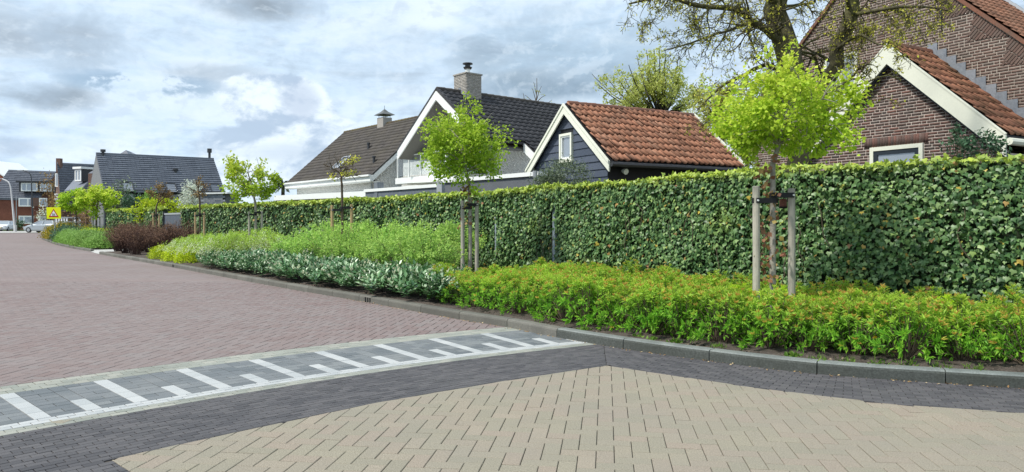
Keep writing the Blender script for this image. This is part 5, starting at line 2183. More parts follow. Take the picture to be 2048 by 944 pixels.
gp1, gp2 = hedge_s(1118), hedge_s(997)
ivy, _, HN = ivy_wall('ivy_hedge', 'long tall wall of dark ivy with yellow flecks running behind the planting bed', HEDGE, 1.0,
                      gaps=[(gp1 - .06, gp1 + .10, .45, 1.62), (gp2 - .04, gp2 + .05, .6, 1.4)])
ivy_wall('ivy_hedge', 'short ivy wall beyond the grey gate, behind the brown shrubs', HEDGE2, 4.0, singles=0)
galv = mat('galvanised_post', (0.26, 0.31, 0.35), .5, .2, 20, .35, 6, spec=.5)
for gs, w_ in ((gp1, .10), (gp2, .07)):
    c0 = np.array([np.interp(gs + .02, HL, HEDGE[:, k]) for k in (0, 1)])
    n0 = np.array([np.interp(gs + .02, HL, HN[:, k]) for k in (0, 1)])
    tt_ = V3(n0[1], -n0[0], 0)
    mb = MB()
    mb.box(V3(*(c0 + n0 * .025), .03) - tt_ * w_ / 2, tt_ * w_, V3(*n0, 0) * .05, UZ * 1.95)
    mb.build('post', galv, ivy)

# grey gate between the two ivy walls
ga, gb = V3(*HEDGE[-1], 0), V3(*HEDGE2[0], 0)
gd = norm(gb - ga)
gate = thing('garden_gate', 'dark blue grey board gate in the gap of the ivy wall', 'gate', (ga + gb) / 2)
gm = mat('blue_grey_gate_paint', [(0, (0.075, 0.088, 0.115)), (1, (0.09, 0.105, 0.135))], .5, .1, 20, .1)
gl_ = np.linalg.norm(gb - ga)
for i in range(6):
    mb = MB()
    mb.box(ga + gd * (.12 + (gl_ - .24) * i / 6), gd * ((gl_ - .24) / 6 - .012), V3(-gd[1], gd[0], 0) * .04, UZ * 1.72)
    mb.build('board', gm, gate)
mb = MB()
mb.box(ga + gd * .1 + UZ * 1.72, gd * (gl_ - .2), V3(-gd[1], gd[0], 0) * .07, UZ * .09)
mb.build('top_rail', M['grey_metal'], gate)
for e_ in (ga, gb - gd * .14):
    mb = MB()
    mb.box(e_, gd * .12, V3(-gd[1], gd[0], 0) * .12, UZ * 1.9)
    mb.build('gate_post', M['dark_metal'], gate)


# ------------------------------------------------------------------ trees
def curve_path(a, b, n=6, sag=0.1, wob=.05):
    a, b = np.asarray(a, float), np.asarray(b, float)
    L = np.linalg.norm(b - a)
    pts = []
    off = rng.normal(0, wob * L, 3)
    for i in range(n):
        t = i / (n - 1)
        pts.append(a + (b - a) * t + off * math.sin(math.pi * t) + UZ * sag * L * math.sin(math.pi * t * .9) * (1 - t))
    return pts


def street_tree(label, base, z0, crown, rad, nleaf, lsize, leafm, bark, tr=.04, limbs=16, seed=0, spread=.10, lean=(0, 0), cat='tree', name='young_tree',
                group=None, shoots=0, barkleaf=None, tipz=1.0, twig_r=.004, clump=34, fill=0.0):
    global rng
    rng = np.random.default_rng(100 + seed)
    base = np.asarray(base, float)
    crown, rad = np.asarray(crown, float), np.asarray(rad, float)
    t = thing(name, label, cat, base, group)
    off = base
    mb = MB()
    fork = V3(base[0] + lean[0], base[1] + lean[1], z0)
    top = crown + UZ * rad[2] * .55
    path = curve_path(base, fork, 5, 0, .008) + curve_path(fork, top, 5, 0, .03)[1:]
    rr = np.linspace(tr, tr * .8, 5).tolist() + np.linspace(tr * .8, .008, 5)[1:].tolist()
    mb.tube(path, rr, 8)
    up = path[4:]
    tips, bases = [], []
    for i in range(limbs):
        th = i * 2.39996 + rng.normal(0, .25)
        ph = math.acos(np.clip(1 - 1.75 * (i + .5) / limbs + rng.normal(0, .08), -1, 1))
        d = V3(math.sin(ph) * math.cos(th), math.sin(ph) * math.sin(th), math.cos(ph))
        tgt = crown + d * rad * rng.uniform(.72, 1.05)
        k = min(int(np.clip((tgt[2] - z0) / max(top[2] - z0, .1) * .6, 0, .95) * len(up)), len(up) - 1)
        st_ = up[k]
        pth = curve_path(st_, tgt, 6, .10, .05)
        r0 = tr * rng.uniform(.28, .42)
        mb.tube(pth, np.linspace(r0, twig_r, 6), 5)
        for q in range(5):
            j = int(rng.integers(2, 6))
            s2 = pth[j] if j < 6 else pth[5]
            e2 = s2 + (rand_unit(1)[0] * .75 + d * .6 + UZ * .15) * rad.mean() * rng.uniform(.22, .48)
            tp = curve_path(s2, e2, 4, .05, .05)
            mb.tube(tp, np.linspace(twig_r * 1.6, twig_r * .7, 4), 4, cap=False)
            tips += [tp[2], tp[3]]
        tips += [pth[4], pth[5], pth[5]]
    for i in range(shoots):
        s2 = tips[int(rng.integers(len(tips)))]
        e2 = s2 + (UZ * rng.uniform(.4, .9) + rand_unit(1)[0] * .35) * rad[2] * .5
        tp = curve_path(s2, e2, 4, 0, .04)
        mb.tube(tp, np.linspace(twig_r, twig_r * .6, 4), 4, cap=False)
        tips += tp[1:]
    mb.build('trunk', bark, t, smooth=True)
    tips = np.array(tips)
    if nleaf:
        nc = max(8, nleaf // clump)
        cen = tips[rng.integers(len(tips), size=nc)] + rng.normal(0, spread * .7, (nc, 3)) * rad.mean()
        if fill:
            k_ = int(nc * fill)
            lob = crown + rand_unit(15, .1) * rad * rng.uniform(.5, .92, (15, 1))
            cen[:k_] = lob[rng.integers(15, size=k_)] + rng.normal(0, .17, (k_, 3)) * rad
        pos = np.repeat(cen, clump, axis=0) + rng.normal(0, spread, (nc * clump, 3)) * rad.mean() * V3(1, 1, .8)
        n = len(pos)
        outw = pos - crown
        dirs = outw / (np.linalg.norm(outw, axis=1, keepdims=True) + 1e-6) + rand_unit(n) * 1.0 - V3(0, 0, .35)
        nr = rand_unit(n, 1.1)
        Mx = frames(dirs, nr)
        sc_ = np.clip(rng.normal(lsize, lsize * .25, n), lsize * .4, lsize * 1.7)[:, None] * np.array([[.95, 1, 1]])
        tv, tf = KITE
        v, f = scatter(tv, tf, pos, Mx, sc_)
        hgt = np.clip((pos[:, 2] - crown[2]) / rad[2], -1, 1)
        tint = np.clip(.35 * hgt + rng.normal(.15, .25, n), 0, 1) * tipz
        link('crown', mesh_from('crown', v - off, f, leafm, tint=np.repeat(tint, len(tv))), t)
    rng = np.random.default_rng(500 + seed)
    return t


def support(label, base, m, gap=.26, h=1.62, ang=None, rad=.04, straps=True):
    """two round stakes either side of a trunk with black straps"""
    base = np.asarray(base, float)
    t = thing('tree_support', label, 'tree stakes', base, 'tree stakes in the planting bed')
    ex = norm(V3(math.cos(ang), math.sin(ang), 0)) if ang is not None else norm(V3(1, .15, 0))
    ey = V3(-ex[1], ex[0], 0)
    for s_ in (-1, 1):
        hh = h + random.uniform(-.02, .03)
        q = base + ex * gap * s_
        mb = MB()
        mb.tube([q, q + UZ * hh * .5 + ex * .004, q + UZ * (hh - .01), q + UZ * hh], [rad, rad * .98, rad * .97, rad * .86], 12)
        mb.build('stake', m, t)
    for s_ in (-1, 1):
        z = h - .10 + .03 * s_
        a = base + ex * gap * s_
        mb = MB()
        ring = []
        for (p_, r_) in ((a, rad + .006), (base, .05)):
            pass
        pts = [a + ex * s_ * (rad + .006), a - ey * (rad + .006), base - ey * .052, base - ex * s_ * .052, base + ey * .052, a + ey * (rad + .006)]
        pts = [p + UZ * z for p in pts]
        for i in range(6):
            p, q = pts[i], pts[(i + 1) % 6]
            mb.bar(p, q, .007, .055)
        mb.build('strap', M['black'], t)
        mb = MB()
        mb.tube([a - ey * (rad + .008) + UZ * z, a - ey * (rad + .016) + UZ * z], [.012, .010], 8)
        mb.build('bolt', M['white_paint'], t)
    return t


GZ = .10
# right, nearest maple
B1 = V3(2.88, 7.95, GZ)
street_tree('young maple with a bright lime crown in front of the brick farmhouse', B1, 2.0, P(1582, 226, 8.0), (.76, .68, .45), 11000, .040, M['maple'], M['grey_bark'],
            .036, 24, 1, .085, shoots=7, clump=24, fill=.3)
support('pair of pale round stakes with black straps before the right hand maple', B1 + V3(-.0, -.03, 0), M['stake_grey'], .205, 1.62, .12)
# bronze water shoots on its trunk
def trunk_shoots(label_parent, base, zs, n, size, m, spread):
    t_ = label_parent
    pos = []
    for z in zs:
        c_ = base + UZ * (z - base[2]) + V3(rng.normal(-.03, .03), rng.normal(-.02, .03), 0)
        pos.append(c_ + rng.normal(0, spread, (n, 3)))
    pos = np.vstack(pos)
    dirs = rand_unit(len(pos)) - V3(0, 0, .6)
    Mx = frames(dirs, rand_unit(len(pos), .8))
    v, f = scatter(*KITE, pos, Mx, rng.uniform(.6, 1.2, len(pos)) * size)
    link('trunk_shoots', mesh_from('trunk_shoots', v - base, f, m, tint=np.zeros(len(v))), t_, kind='stuff')


maple1 = [o for o in bpy.data.objects if o.name.startswith('young_tree')][-1]
trunk_shoots(maple1, B1, [.75, .95, 1.1, 1.18, 1.3, 1.38, 1.62, 1.68, 1.88, 1.95, 2.02], 14, .06, M['bronze'], .055)
# second maple
B2 = V3(-.83, 14.1, GZ)
m2 = street_tree('round crowned lime green maple in front of the white villa gable', B2, 2.02, P(924, 291, 14.1), (.80, .72, .62), 11000, .050, M['maple_deep'], M['grey_bark'],
                 .045, 24, 2, .09, tipz=.8, clump=26, fill=.45)
trunk_shoots(m2, B2, [1.4, 1.75, 1.85, 1.95, 2.0], 14, .07, M['bronze'], .08)
support('pair of weathered stakes before the round maple, left of the orange tipped shrubs', B2, M['stake_grey'], .14, 1.66, .2)
# third, half bare, with pine stakes
B3 = V3(-4.3, 18.2, GZ)
street_tree('small leafless tree with upright twigs in front of the brown villa roof', B3, 2.3, P(682, 338, 18.2), (.42, .42, .30), 240, .045, M['oak_leaf'], M['twig'],
            .035, 14, 3, .16, shoots=60, twig_r=.006, name='bare_tree')
support('pair of yellow pine stakes among the pale green shrubs', B3, M['stake_new'], .24, 1.68, .2)
# fourth, light open crown
B4 = V3(-8.55, 24.0, GZ)
street_tree('open crowned yellow green tree in front of the carport', B4, 1.95, P(497, 362, 24.0), (.92, .85, .48), 3600, .075, M['maple'], M['grey_bark'],
            .05, 14, 4, .11, shoots=16, twig_r=.007)
support('pair of weathered stakes behind the laurel, left of the pale green shrubs', B4, M['stake_grey'], .20, 1.62, .2)
# fifth, bare
B5 = V3(-12.1, 27.9, GZ)
street_tree('bare little tree in front of the white blossom', B5, 2.1, P(396, 378, 27.9), (.42, .42, .30), 260, .055, M['brown_twig_leaf'], M['twig'], .04, 12, 5, .2, shoots=30, twig_r=.008,
            name='bare_tree')
support('pair of yellow pine stakes right of the garden gate', B5, M['stake_new'], .16, 1.62, .2)
# sixth, bare brown, left of the gate
B6 = V3(-17.1, 34.6, GZ)
street_tree('brown twiggy lollipop tree left of the garden gate', B6, 2.05, P(322, 387, 34.6), (.55, .5, .26), 700, .07, M['brown_twig_leaf'], M['twig'], .045, 12, 6, .2, shoots=24, twig_r=.009,
            name='bare_tree')
support('pair of brown stakes just left of the garden gate', B6, M['stake_new'], .13, 1.65, .2)
# two lime crowns by the island
B7 = V3(-27.7, 48, GZ)
street_tree('bright yellow green round tree, right one of the pair near the warning sign', B7, 2.0, P(196, 398, 48), (1.1, 1.0, .72), 3200, .13, M['maple'], M['twig'], .06, 16, 7, .12, twig_r=.012)
support('pair of stakes under the right lime tree near the warning sign', B7, M['stake_grey'], .20, 1.6, .2)
B8 = V3(-33.3, 55, GZ)
street_tree('darker green round tree, left one of the pair near the warning sign', B8, 2.0, P(148, 404, 55), (.98, 1.0, .80), 2600, .14, M['maple_deep'], M['twig'], .06, 16, 8, .12, twig_r=.012, tipz=.3)
support('pair of stakes under the left green tree near the warning sign', B8, M['stake_grey'], .20, 1.6, .2)


# ------------------------------------------------------------------ shrubs
def leaves_mesh(name, pos, dirs, nr, size, aspect, tmpl, m, tint=None, stems=None, stem_m=None):
    """one mesh: leaves (first material) and stems (second)"""
    Mx = frames(dirs, nr)
    size = np.asarray(size, float)
    if size.ndim == 0:
        size = np.full(len(pos), float(size))
    sc_ = size[:, None] * np.array([[aspect, 1, 1]])
    v, f = scatter(tmpl[0], tmpl[1], pos, Mx, sc_)
    ti = np.repeat(tint if tint is not None else np.zeros(len(pos)), len(tmpl[0]))
    faces = [list(q) for q in f] if stems else f
    if stems:
        b = len(v)
        sv = np.array(stems.v)
        v = np.vstack([v, sv])
        ti = np.concatenate([ti, np.zeros(len(sv))])
        mi = [0] * len(faces) + [1] * len(stems.f)
        faces = faces + [[i + b for i in q] for q in stems.f]
        return mesh_from(name, v, faces, [m, stem_m], mi, ti)
    return mesh_from(name, v, f, m, tint=ti)


def spirea_mesh(seed, m, h=.50, r=.30, shoots=62):
    g = np.random.default_rng(seed)
    pos, dirs, nrm, tint, size = [], [], [], [], []
    st = MB()
    for i in range(shoots):
        th = g.uniform(0, 2 * math.pi)
        q = math.sqrt(g.uniform(0, 1))
        low = i < shoots * .38
        if low:
            tip = np.array([r * 1.08 * math.cos(th), r * 1.08 * math.sin(th), h * g.uniform(.12, .6)])
        else:
            tip = np.array([r * q * math.cos(th), r * q * math.sin(th), h * (1 - .42 * q ** 2.4) * g.uniform(.86, 1.1)])
        base = np.array([.16 * r * math.cos(th), .16 * r * math.sin(th), 0])
        mid = base * .4 + tip * .6 + np.array([0, 0, .05])
        st.tube([base, mid, tip], [.004, .003, .002], 3, cap=False)
        d = tip - mid
        d /= np.linalg.norm(d)
        for k in range(17):
            t = g.uniform(.15, 1) ** .6
            p = mid + (tip - mid) * t if g.random() < .75 else base + (mid - base) * g.uniform(.45, 1)
            a = k * 2.4
            side = np.cross(d, [math.cos(a), math.sin(a), .3])
            side /= np.linalg.norm(side)
            pos.append(p)
            dd = side * .9 + d * .55 + g.normal(0, .15, 3)
            dirs.append(dd)
            nrm.append(d + np.array([0, 0, .5]) + g.normal(0, .2, 3))
            size.append(g.uniform(.046, .076))
            tint.append((.25 if low else 1) * np.clip((p[2] / h - .45) * .8, 0, .42) * g.uniform(.4, 1))
        red = g.random() < (.58 if not low else .08)
        for k in range(7):
            a = k * .9
            dd = d * .9 + .6 * np.array([math.cos(a), math.sin(a), .2])
            pos.append(tip)
            dirs.append(dd)
            nrm.append(d * .4 + np.array([math.cos(a + 1), math.sin(a + 1), .6]))
            size.append(g.uniform(.034, .054))
            tint.append(g.uniform(.55, 1.0) if red else (.04 if low else g.uniform(.2, .5)))
    return leaves_mesh('orange_tipped_shrub', np.array(pos), np.array(dirs), np.array(nrm), np.array(size), .30, KITE, m, np.array(tint), st, M['twig'])


SPV = [spirea_mesh(10 + i, M['spirea'], h=random.uniform(.47, .53)) for i in range(6)]
SPL = [spirea_mesh(30 + i, M['spirea_lime'], h=.46, r=.26, shoots=50) for i in range(2)]
hed_pts = HEDGE


def hedge_dist(q):
    i = np.argmin(((HEDGE - q) ** 2).sum(1))
    n = HN[i]
    return np.dot(q - HEDGE[i], n)                       # positive on the road side


stake_spots = [B1[:2], B2[:2], B3[:2], B4[:2]]
n_front = 0
rows_s = np.arange(1.0, 13.2, .40)
ords = ['nearest the right edge', 'second from the right edge']
sp_list = []
for rrow in range(0, 14):
    t = .56 + rrow * .35
    for k, s_ in enumerate(rows_s if rrow else rows_s[0] + .47 * np.arange(int(12.2 / .47))):
        s_ = s_ + (rrow % 2) * .2
        q = kerb_at(s_ + random.gauss(0, .05), t + random.gauss(0, .04))
        px = CX + F * q[0] / max(q[1], .1)
        if hedge_dist(q) < .28 or px > 2200 or q[1] < 4.5:
            continue
        # the bed ends where the laurel and the pale shrubs begin
        lim = 846 + max(0, (t - .4)) * 26
        if px < lim:
            continue
        if any(np.linalg.norm(q - b) < .17 for b in stake_spots):
            continue
        sp_list.append((q, rrow, s_, px))
limes = [P(1520, 570, 8.3)[:2], P(1640, 575, 8.1)[:2], P(1265, 545, 11.5)[:2], P(1560, 560, 8.8)[:2], P(1480, 556, 8.9)[:2], P(1070, 533, 14)[:2], P(1850, 580, 7.5)[:2], P(1020, 533, 14.6)[:2]]
front = sorted([i for i in sp_list if i[1] == 0], key=lambda i: i[3])
names_o = ['first', 'second', 'third', 'fourth', 'fifth', 'sixth', 'seventh', 'eighth', 'ninth', 'tenth', 'eleventh', 'twelfth', 'thirteenth', 'fourteenth', 'fifteenth', 'sixteenth',
           'seventeenth', 'eighteenth', 'nineteenth', 'twentieth', 'twenty first', 'twenty second', 'twenty third', 'twenty fourth', 'twenty fifth', 'twenty sixth', 'twenty seventh',
           'twenty eighth', 'twenty ninth', 'thirtieth', 'thirty first', 'thirty second', 'thirty third', 'thirty fourth', 'thirty fifth', 'thirty sixth', 'thirty seventh', 'thirty eighth', 'thirty ninth', 'fortieth']
fidx = {}
for r_ in range(14):
    for n_, i_ in enumerate(sorted([i for i in sp_list if i[1] == r_], key=lambda i: i[3])):
        fidx[id(i_)] = n_
n_lime = 0
for it in sorted(sp_list, key=lambda i: -i[3]):
    q, rrow, s_, px = it
    lime = rrow > 1 and any(np.linalg.norm(q - l) < .28 for l in limes)
    o = link('lime_shrub' if lime else 'orange_tipped_shrub', random.choice(SPL if lime else SPV), None, (q[0], q[1], .09))
    o.rotation_euler = (random.gauss(0, .05), random.gauss(0, .05), random.uniform(0, 6.28))
    k = random.uniform(.84, 1.16)
    o.scale = (k * random.uniform(.95, 1.1), k * random.uniform(.95, 1.1), k * (1.0 if rrow < 2 else random.uniform(.9, 1.05)))
    if lime:
        n_lime += 1
        tag(o, 'bright lime green shrub, %s from the right among the orange tipped shrubs' % names_o[n_lime - 1], 'shrub', 'lime green shrubs among the orange tipped ones')
    elif rrow == 0:
        tag(o, 'low orange tipped green shrub in the kerb row, %s from the right' % names_o[fidx[id(it)]], 'shrub', 'orange tipped shrubs')
    else:
        tag(o, 'orange tipped green shrub, %s from right, %s row behind kerb row' % (names_o[fidx[id(it)]], names_o[rrow - 1]), 'shrub', 'orange tipped shrubs')


def laurel_mesh(seed):
    g = np.random.default_rng(seed)
    pos, dirs, nrm, size = [], [], [], []
    cp, cd = [], []
    for i in range(40):
        th = g.uniform(0, 6.283)
        q = math.sqrt(g.random())
        tip = np.array([.30 * q * math.cos(th), .30 * q * math.sin(th), .40 * (1 - .5 * q * q) * g.uniform(.75, 1.1)])
        d = np.array([tip[0] * 1.3, tip[1] * 1.3, .35]) + g.normal(0, .08, 3)
        d /= np.linalg.norm(d)
        for k in range(8):
            a = k * 2.4 + g.random()
            s = np.array([math.cos(a), math.sin(a), 0])
            pos.append(tip - d * .02 * k)
            dirs.append(d * (.9 - .12 * k) + s * .75)
            nrm.append(np.array([0, 0, 1]) + d * .4 - s * .3 + g.normal(0, .15, 3))
            size.append(g.uniform(.078, .122))
        if g.random() < .26:
            for k in range(8):
                cp.append(tip + d * (.009 * k) + UZ * .0 + g.normal(0, .006, 3))
                cd.append(UZ * .9 + .6 * np.array([math.cos(k * 2), math.sin(k * 2), 0]))
    ob = leaves_mesh('laurel_shrub', np.array(pos), np.array(dirs), np.array(nrm), np.array(size), .48, KITE, M['laurel'])
    if cp:
        cp, cd = np.array(cp), np.array(cd)
        Mx = frames(cd, np.random.default_rng(seed).normal(size=(len(cp), 3)))
        v, f = scatter(*KITE, cp, Mx, np.full((len(cp), 1), .035) * np.array([[.8, 1, 1]]))
        fl = mesh_from('flower_candles', v, f, M['candle'])
    else:
        fl = None
    return ob, fl


LV = [laurel_mesh(60 + i) for i in range(5)]
s_a = KL[np.argmin(np.abs(KERB[:, 0] / KERB[:, 1] - (846 - CX) / F))]
s_b = KL[np.argmin(np.abs(KERB[:, 0] / KERB[:, 1] - (378 - CX) / F))]
cnt = 0
for rrow, t in enumerate((.37, .76, 1.15, 1.54)):
    for s_ in np.arange(s_a + .1 + .3 * rrow, s_b + rrow * .5, .46):
        q = kerb_at(s_ + random.gauss(0, .06) + .2 * (rrow % 2), t + random.gauss(0, .05))
        if any(np.linalg.norm(q - b) < .25 for b in stake_spots):
            continue
        me1, me2 = random.choice(LV)
        o = link('laurel_shrub', me1, None, (q[0], q[1], .09))
        o.rotation_euler = (0, 0, random.uniform(0, 6.28))
        k = random.uniform(.92, 1.2)
        o.scale = (k, k, k * random.uniform(.9, 1.12))
        nth = names_o[int(round((s_ - (s_a + .1 + .3 * rrow)) / .46))]
        lb = 'glossy laurel with cream candles, %s from right, %s' % (nth, ('kerb row', 'first row behind kerb row', 'second row behind kerb row', 'third row behind kerb row')[rrow])
        tag(o, lb, 'shrub', 'glossy laurels along the kerb')
        if me2:
            link('flower_candles', me2, o, kind='stuff')


def wispy_mesh(seed, h, r, stems, leaf_n, lsize, aspect, m, stem_m, arch=0.0, tipfrac=0.0, name='shrub', stem_r=.004, lowleaf=.2, jit=.03, flop=.6, clump=0):
    g = np.random.default_rng(seed)
    pos, dirs, nrm, tint, size = [], [], [], [], []
    st = MB()
    for i in range(stems):
        th = g.uniform(0, 6.283)
        q = g.random() ** .6
        hh = h * (1 - .35 * q) * g.uniform(.7, 1.1)
        base = np.array([.25 * r * q * math.cos(th), .25 * r * q * math.sin(th), 0])
        out = np.array([math.cos(th), math.sin(th), 0])
        path = []
        for k in range(6):
            t = k / 5
            p = base + out * r * q * (t ** 1.2) + np.array([0, 0, hh * (math.sin(t * math.pi * (.5 + .28 * arch)))])
            path.append(p + g.normal(0, .015, 3) * t)
        st.tube(path, np.linspace(stem_r, stem_r * .45, 6), 3, cap=False)
        pa = np.array(path)
        nl = leaf_n // stems
        tt = lowleaf + (1 - lowleaf) * g.random(nl) ** .8
        cj = np.zeros((nl, 3))
        if clump:
            nc_ = max(2, nl // clump)
            ci = g.integers(nc_, size=nl)
            tt = (lowleaf + (1 - lowleaf) * g.random(nc_) ** .75)[ci]
            cj = (g.normal(0, .085, (nc_, 3)) * np.array([1, 1, .7]))[ci]
        xs = tt * 5
        i0_ = np.minimum(xs.astype(int), 4)
        fr = (xs - i0_)[:, None]
        pp = pa[i0_] * (1 - fr) + pa[i0_ + 1] * fr + g.normal(0, jit, (nl, 3)) + cj
        dr = pa[i0_ + 1] - pa[i0_]
        dr /= np.linalg.norm(dr, axis=1, keepdims=True) + 1e-9
        pos.append(pp)
        dd = g.normal(size=(nl, 3))
        dirs.append(dr * .7 + flop * dd)
        nrm.append(g.normal(size=(nl, 3)) + np.array([0, 0, 1.0]))
        size.append(g.uniform(.7, 1.3, nl) * lsize)
        tint.append((tt > 1 - tipfrac) * g.uniform(.3, 1, nl) if tipfrac else np.zeros(nl))
    return leaves_mesh(name, np.vstack(pos), np.vstack(dirs), np.vstack(nrm), np.concatenate(size), aspect, KITE, m, np.concatenate(tint), st, stem_m)


def plant(name, meshes, spots, label, cat, group, z=.09, smin=.85, smax=1.15):
    out = []
    order_ = sorted(range(len(spots)), key=lambda i: -spots[i][0] / spots[i][1])
    if isinstance(label, str) and '%s' in label:
        label = [label % names_o[order_.index(i)] for i in range(len(spots))]
    for i, q in enumerate(spots):
        o = link(name, meshes[i % len(meshes)], None, (q[0], q[1], z))
        o.rotation_euler = (0, 0, random.uniform(0, 6.28))
        k = random.uniform(smin, smax)
        o.scale = (k, k, k * random.uniform(.94, 1.06))
        tag(o, label[i] if isinstance(label, list) else label, cat, group)
        out.append(o)
    return out


# pale green loose shrubs between laurel and ivy
PV = [wispy_mesh(80 + i, 1.08, .66, 30, 2700, .044, .72, M['privet'], M['twig'], tipfrac=.25, name='pale_green_shrub', stem_r=.006, lowleaf=.14, jit=.030, flop=1.2, clump=13) for i in range(5)]
spots, pv_id = [], []
for row_, t in enumerate((2.15, 2.85, 3.55, 4.15)):
    for s_ in np.arange(s_a + .2, s_b - .5, .72):
        q = kerb_at(s_ + random.gauss(0, .12), t + random.gauss(0, .1))
        px = CX + F * q[0] / q[1]
        if 555 < px < (918 if q[1] > 14.6 else 872) and hedge_dist(q) > .45 and not any(np.linalg.norm(q - b) < .25 for b in stake_spots[1:]):
            spots.append(q)
            pv_id.append((row_, sum(1 for r0 in pv_id if r0[0] == row_)))
plant('pale_green_shrub', PV, spots, ['pale green twiggy shrub, %s from the right in the %s row behind the laurels' % (names_o[b_], names_o[a_]) for a_, b_ in pv_id], 'shrub', 'pale green shrubs before the ivy wall', smin=.72, smax=1.26)

def kerb_px(px, t):
    i = np.argmin(np.abs(KERB[:, 0] / KERB[:, 1] - (px - CX) / F))
    return KERB[i] + KN[i] * t


# arching white sprays
AV = [wispy_mesh(90 + i, .86, .80, 80, 5200, .042, .34, M['arch'], M['twig'], arch=.9, tipfrac=.20, name='white_spray_shrub', lowleaf=.12, jit=.025, flop=.4) for i in range(3)]
spots = [kerb_px(374, .85), kerb_px(392, .95), kerb_px(384, 1.5), P(404, 500, 22.3)[:2], P(376, 505, 23.4)[:2], P(430, 490, 23.6)[:2], P(470, 480, 23.2)[:2], P(440, 480, 25.4)[:2], P(405, 480, 25.6)[:2], P(525, 480, 22.4)[:2], P(500, 480, 25)[:2],
         P(548, 480, 23.2)[:2]]
plant('white_spray_shrub', AV, spots, 'arching pale shrub with white flower sprays, %s from the right beside the laurels', 'shrub', 'arching white sprayed shrubs', smin=.95, smax=1.35)

# dark brown shrubs
BV = [wispy_mesh(100 + i, 1.25, .62, 70, 1700, .052, .5, M['plum'], mat('plum_twig', (0.06, 0.035, 0.028), .9, .2, 40, 0), tipfrac=.3, name='brown_shrub', stem_r=.008, lowleaf=.25, jit=.05) for i in range(3)]
spots = [P(px, 480, Y)[:2] for px, Y in ((252, 28.6), (272, 27.2), (236, 30.2), (345, 27.2), (322, 28.0), (300, 29.0), (280, 29.6), (262, 30.6), (358, 29.4), (335, 30.4), (310, 31.4), (285, 32.4), (246, 33.4), (262, 34.5), (232, 36.5), (375, 28.4),
                                        (245, 39))]
plant('brown_shrub', BV, spots, 'dark red brown twiggy shrub before the grey gate, %s from the white sprays', 'shrub', 'dark brown shrubs before the gate', smin=.8, smax=1.05)

# dense rounded mounds
def mound_mesh(seed, h, r, n, lsize, aspect, m, name, rough_=.16, tip=0.0):
    g = np.random.default_rng(seed)
    d = g.normal(size=(n, 3))
    d[:, 2] = np.abs(d[:, 2])
    d /= np.linalg.norm(d, axis=1, keepdims=True)
    th = np.arctan2(d[:, 1], d[:, 0])
    lump = 1 + rough_ * np.sin(th * 5 + seed) * np.sin(d[:, 2] * 7 + seed * 2) + g.normal(0, rough_ * .45, n)
    dep_ = 1 - .45 * g.random(n) ** 2.2
    pos = d * np.array([r, r, h]) * (lump * dep_)[:, None] + np.array([0, 0, .02])
    nr = d + g.normal(0, .45, (n, 3))
    dirs = np.cross(d, g.normal(size=(n, 3))) + d * .5 + np.array([0, 0, .35])
    st = MB()
    for i in range(16):
        q = d[i] * np.array([r, r, h]) * .8
        st.tube([q * np.array([.2, .2, 0]), q * .6 + np.array([0, 0, .03]), q], [.006, .004, .003], 3, cap=False)
    ti = np.clip((d[:, 2] - .3) * 1.2, 0, 1) * g.random(n) * tip
    return leaves_mesh(name, pos, dirs, nr, g.uniform(.7, 1.3, n) * lsize, aspect, KITE, m, ti, st, M['twig'])


# golden mounds at the kerb
GV = [mound_mesh(110 + i, .46, .44, 2200, .05, .6, M['gold'], 'golden_shrub') for i in range(2)]
plant('golden_shrub', GV, [kerb_px(287, .55), kerb_px(314, .55), kerb_px(338, .6)],
      ['low golden green mound at the kerb before the brown shrubs, left one', 'low golden green mound at the kerb, middle of three', 'low golden green mound at the kerb beside the white sprays'],
      'shrub', 'golden mounds at the kerb', smin=.95, smax=1.05)
plant('golden_shrub', GV, [P(178, 470, 45)[:2], P(192, 470, 44)[:2], P(205, 470, 43)[:2], P(214, 470, 42)[:2]], 'golden green mound under the lime trees on the island bed, %s from the right', 'shrub',
      'golden mounds on the island bed', smin=1.5, smax=1.9)
# low clipped green shrubs on the island bed
CV = [mound_mesh(120 + i, .62, .66, 2200, .07, .6, M['midgreen'], 'green_shrub', .22, .8) for i in range(3)]
spots = []
for s_ in np.arange(gap1 + 1.2, gap1 + 15, .95):
    for t in (.75, 1.5):
        spots.append(kerb_at(s_, t))
plant('green_shrub', CV, spots, 'soft mid green low shrub along the far kerb, %s from the driveway', 'shrub', 'green shrubs along the far kerb', smin=.9, smax=1.15)
DV = [mound_mesh(130, .85, .85, 1600, .10, .6, M['bluegreen'], 'blue_green_shrub', .25)]
plant('blue_green_shrub', DV, [kerb_at(s_, t) for s_, t in ((gap1 + 15.5, .9), (gap1 + 17, 1.2), (gap1 + 18.5, 1.0), (gap1 + 16, 2.4), (gap1 + 20, 1.2), (gap1 + 18, 3.0), (gap1 + 13, 3.6), (gap1 + 10, 4.2))],
      'dark blue green shrub on the island bed near the sign, %s from the right', 'shrub', 'blue green shrubs near the sign')
OV = [mound_mesh(140, .95, 1.2, 2200, .11, .6, M['orange_leaf'], 'orange_green_shrub')]
plant('orange_green_shrub', OV, [kerb_at(s_, t) for s_, t in ((gap1 + 23, 1.2), (gap1 + 25, 1.4), (gap1 + 27, 1.3), (gap1 + 24.5, 2.8), (gap1 + 29, 1.5))],
      'orange tinged rounded shrub below the yellow sign, %s from the right', 'shrub', 'orange tinged shrubs at the far bend', smin=.95, smax=1.15)


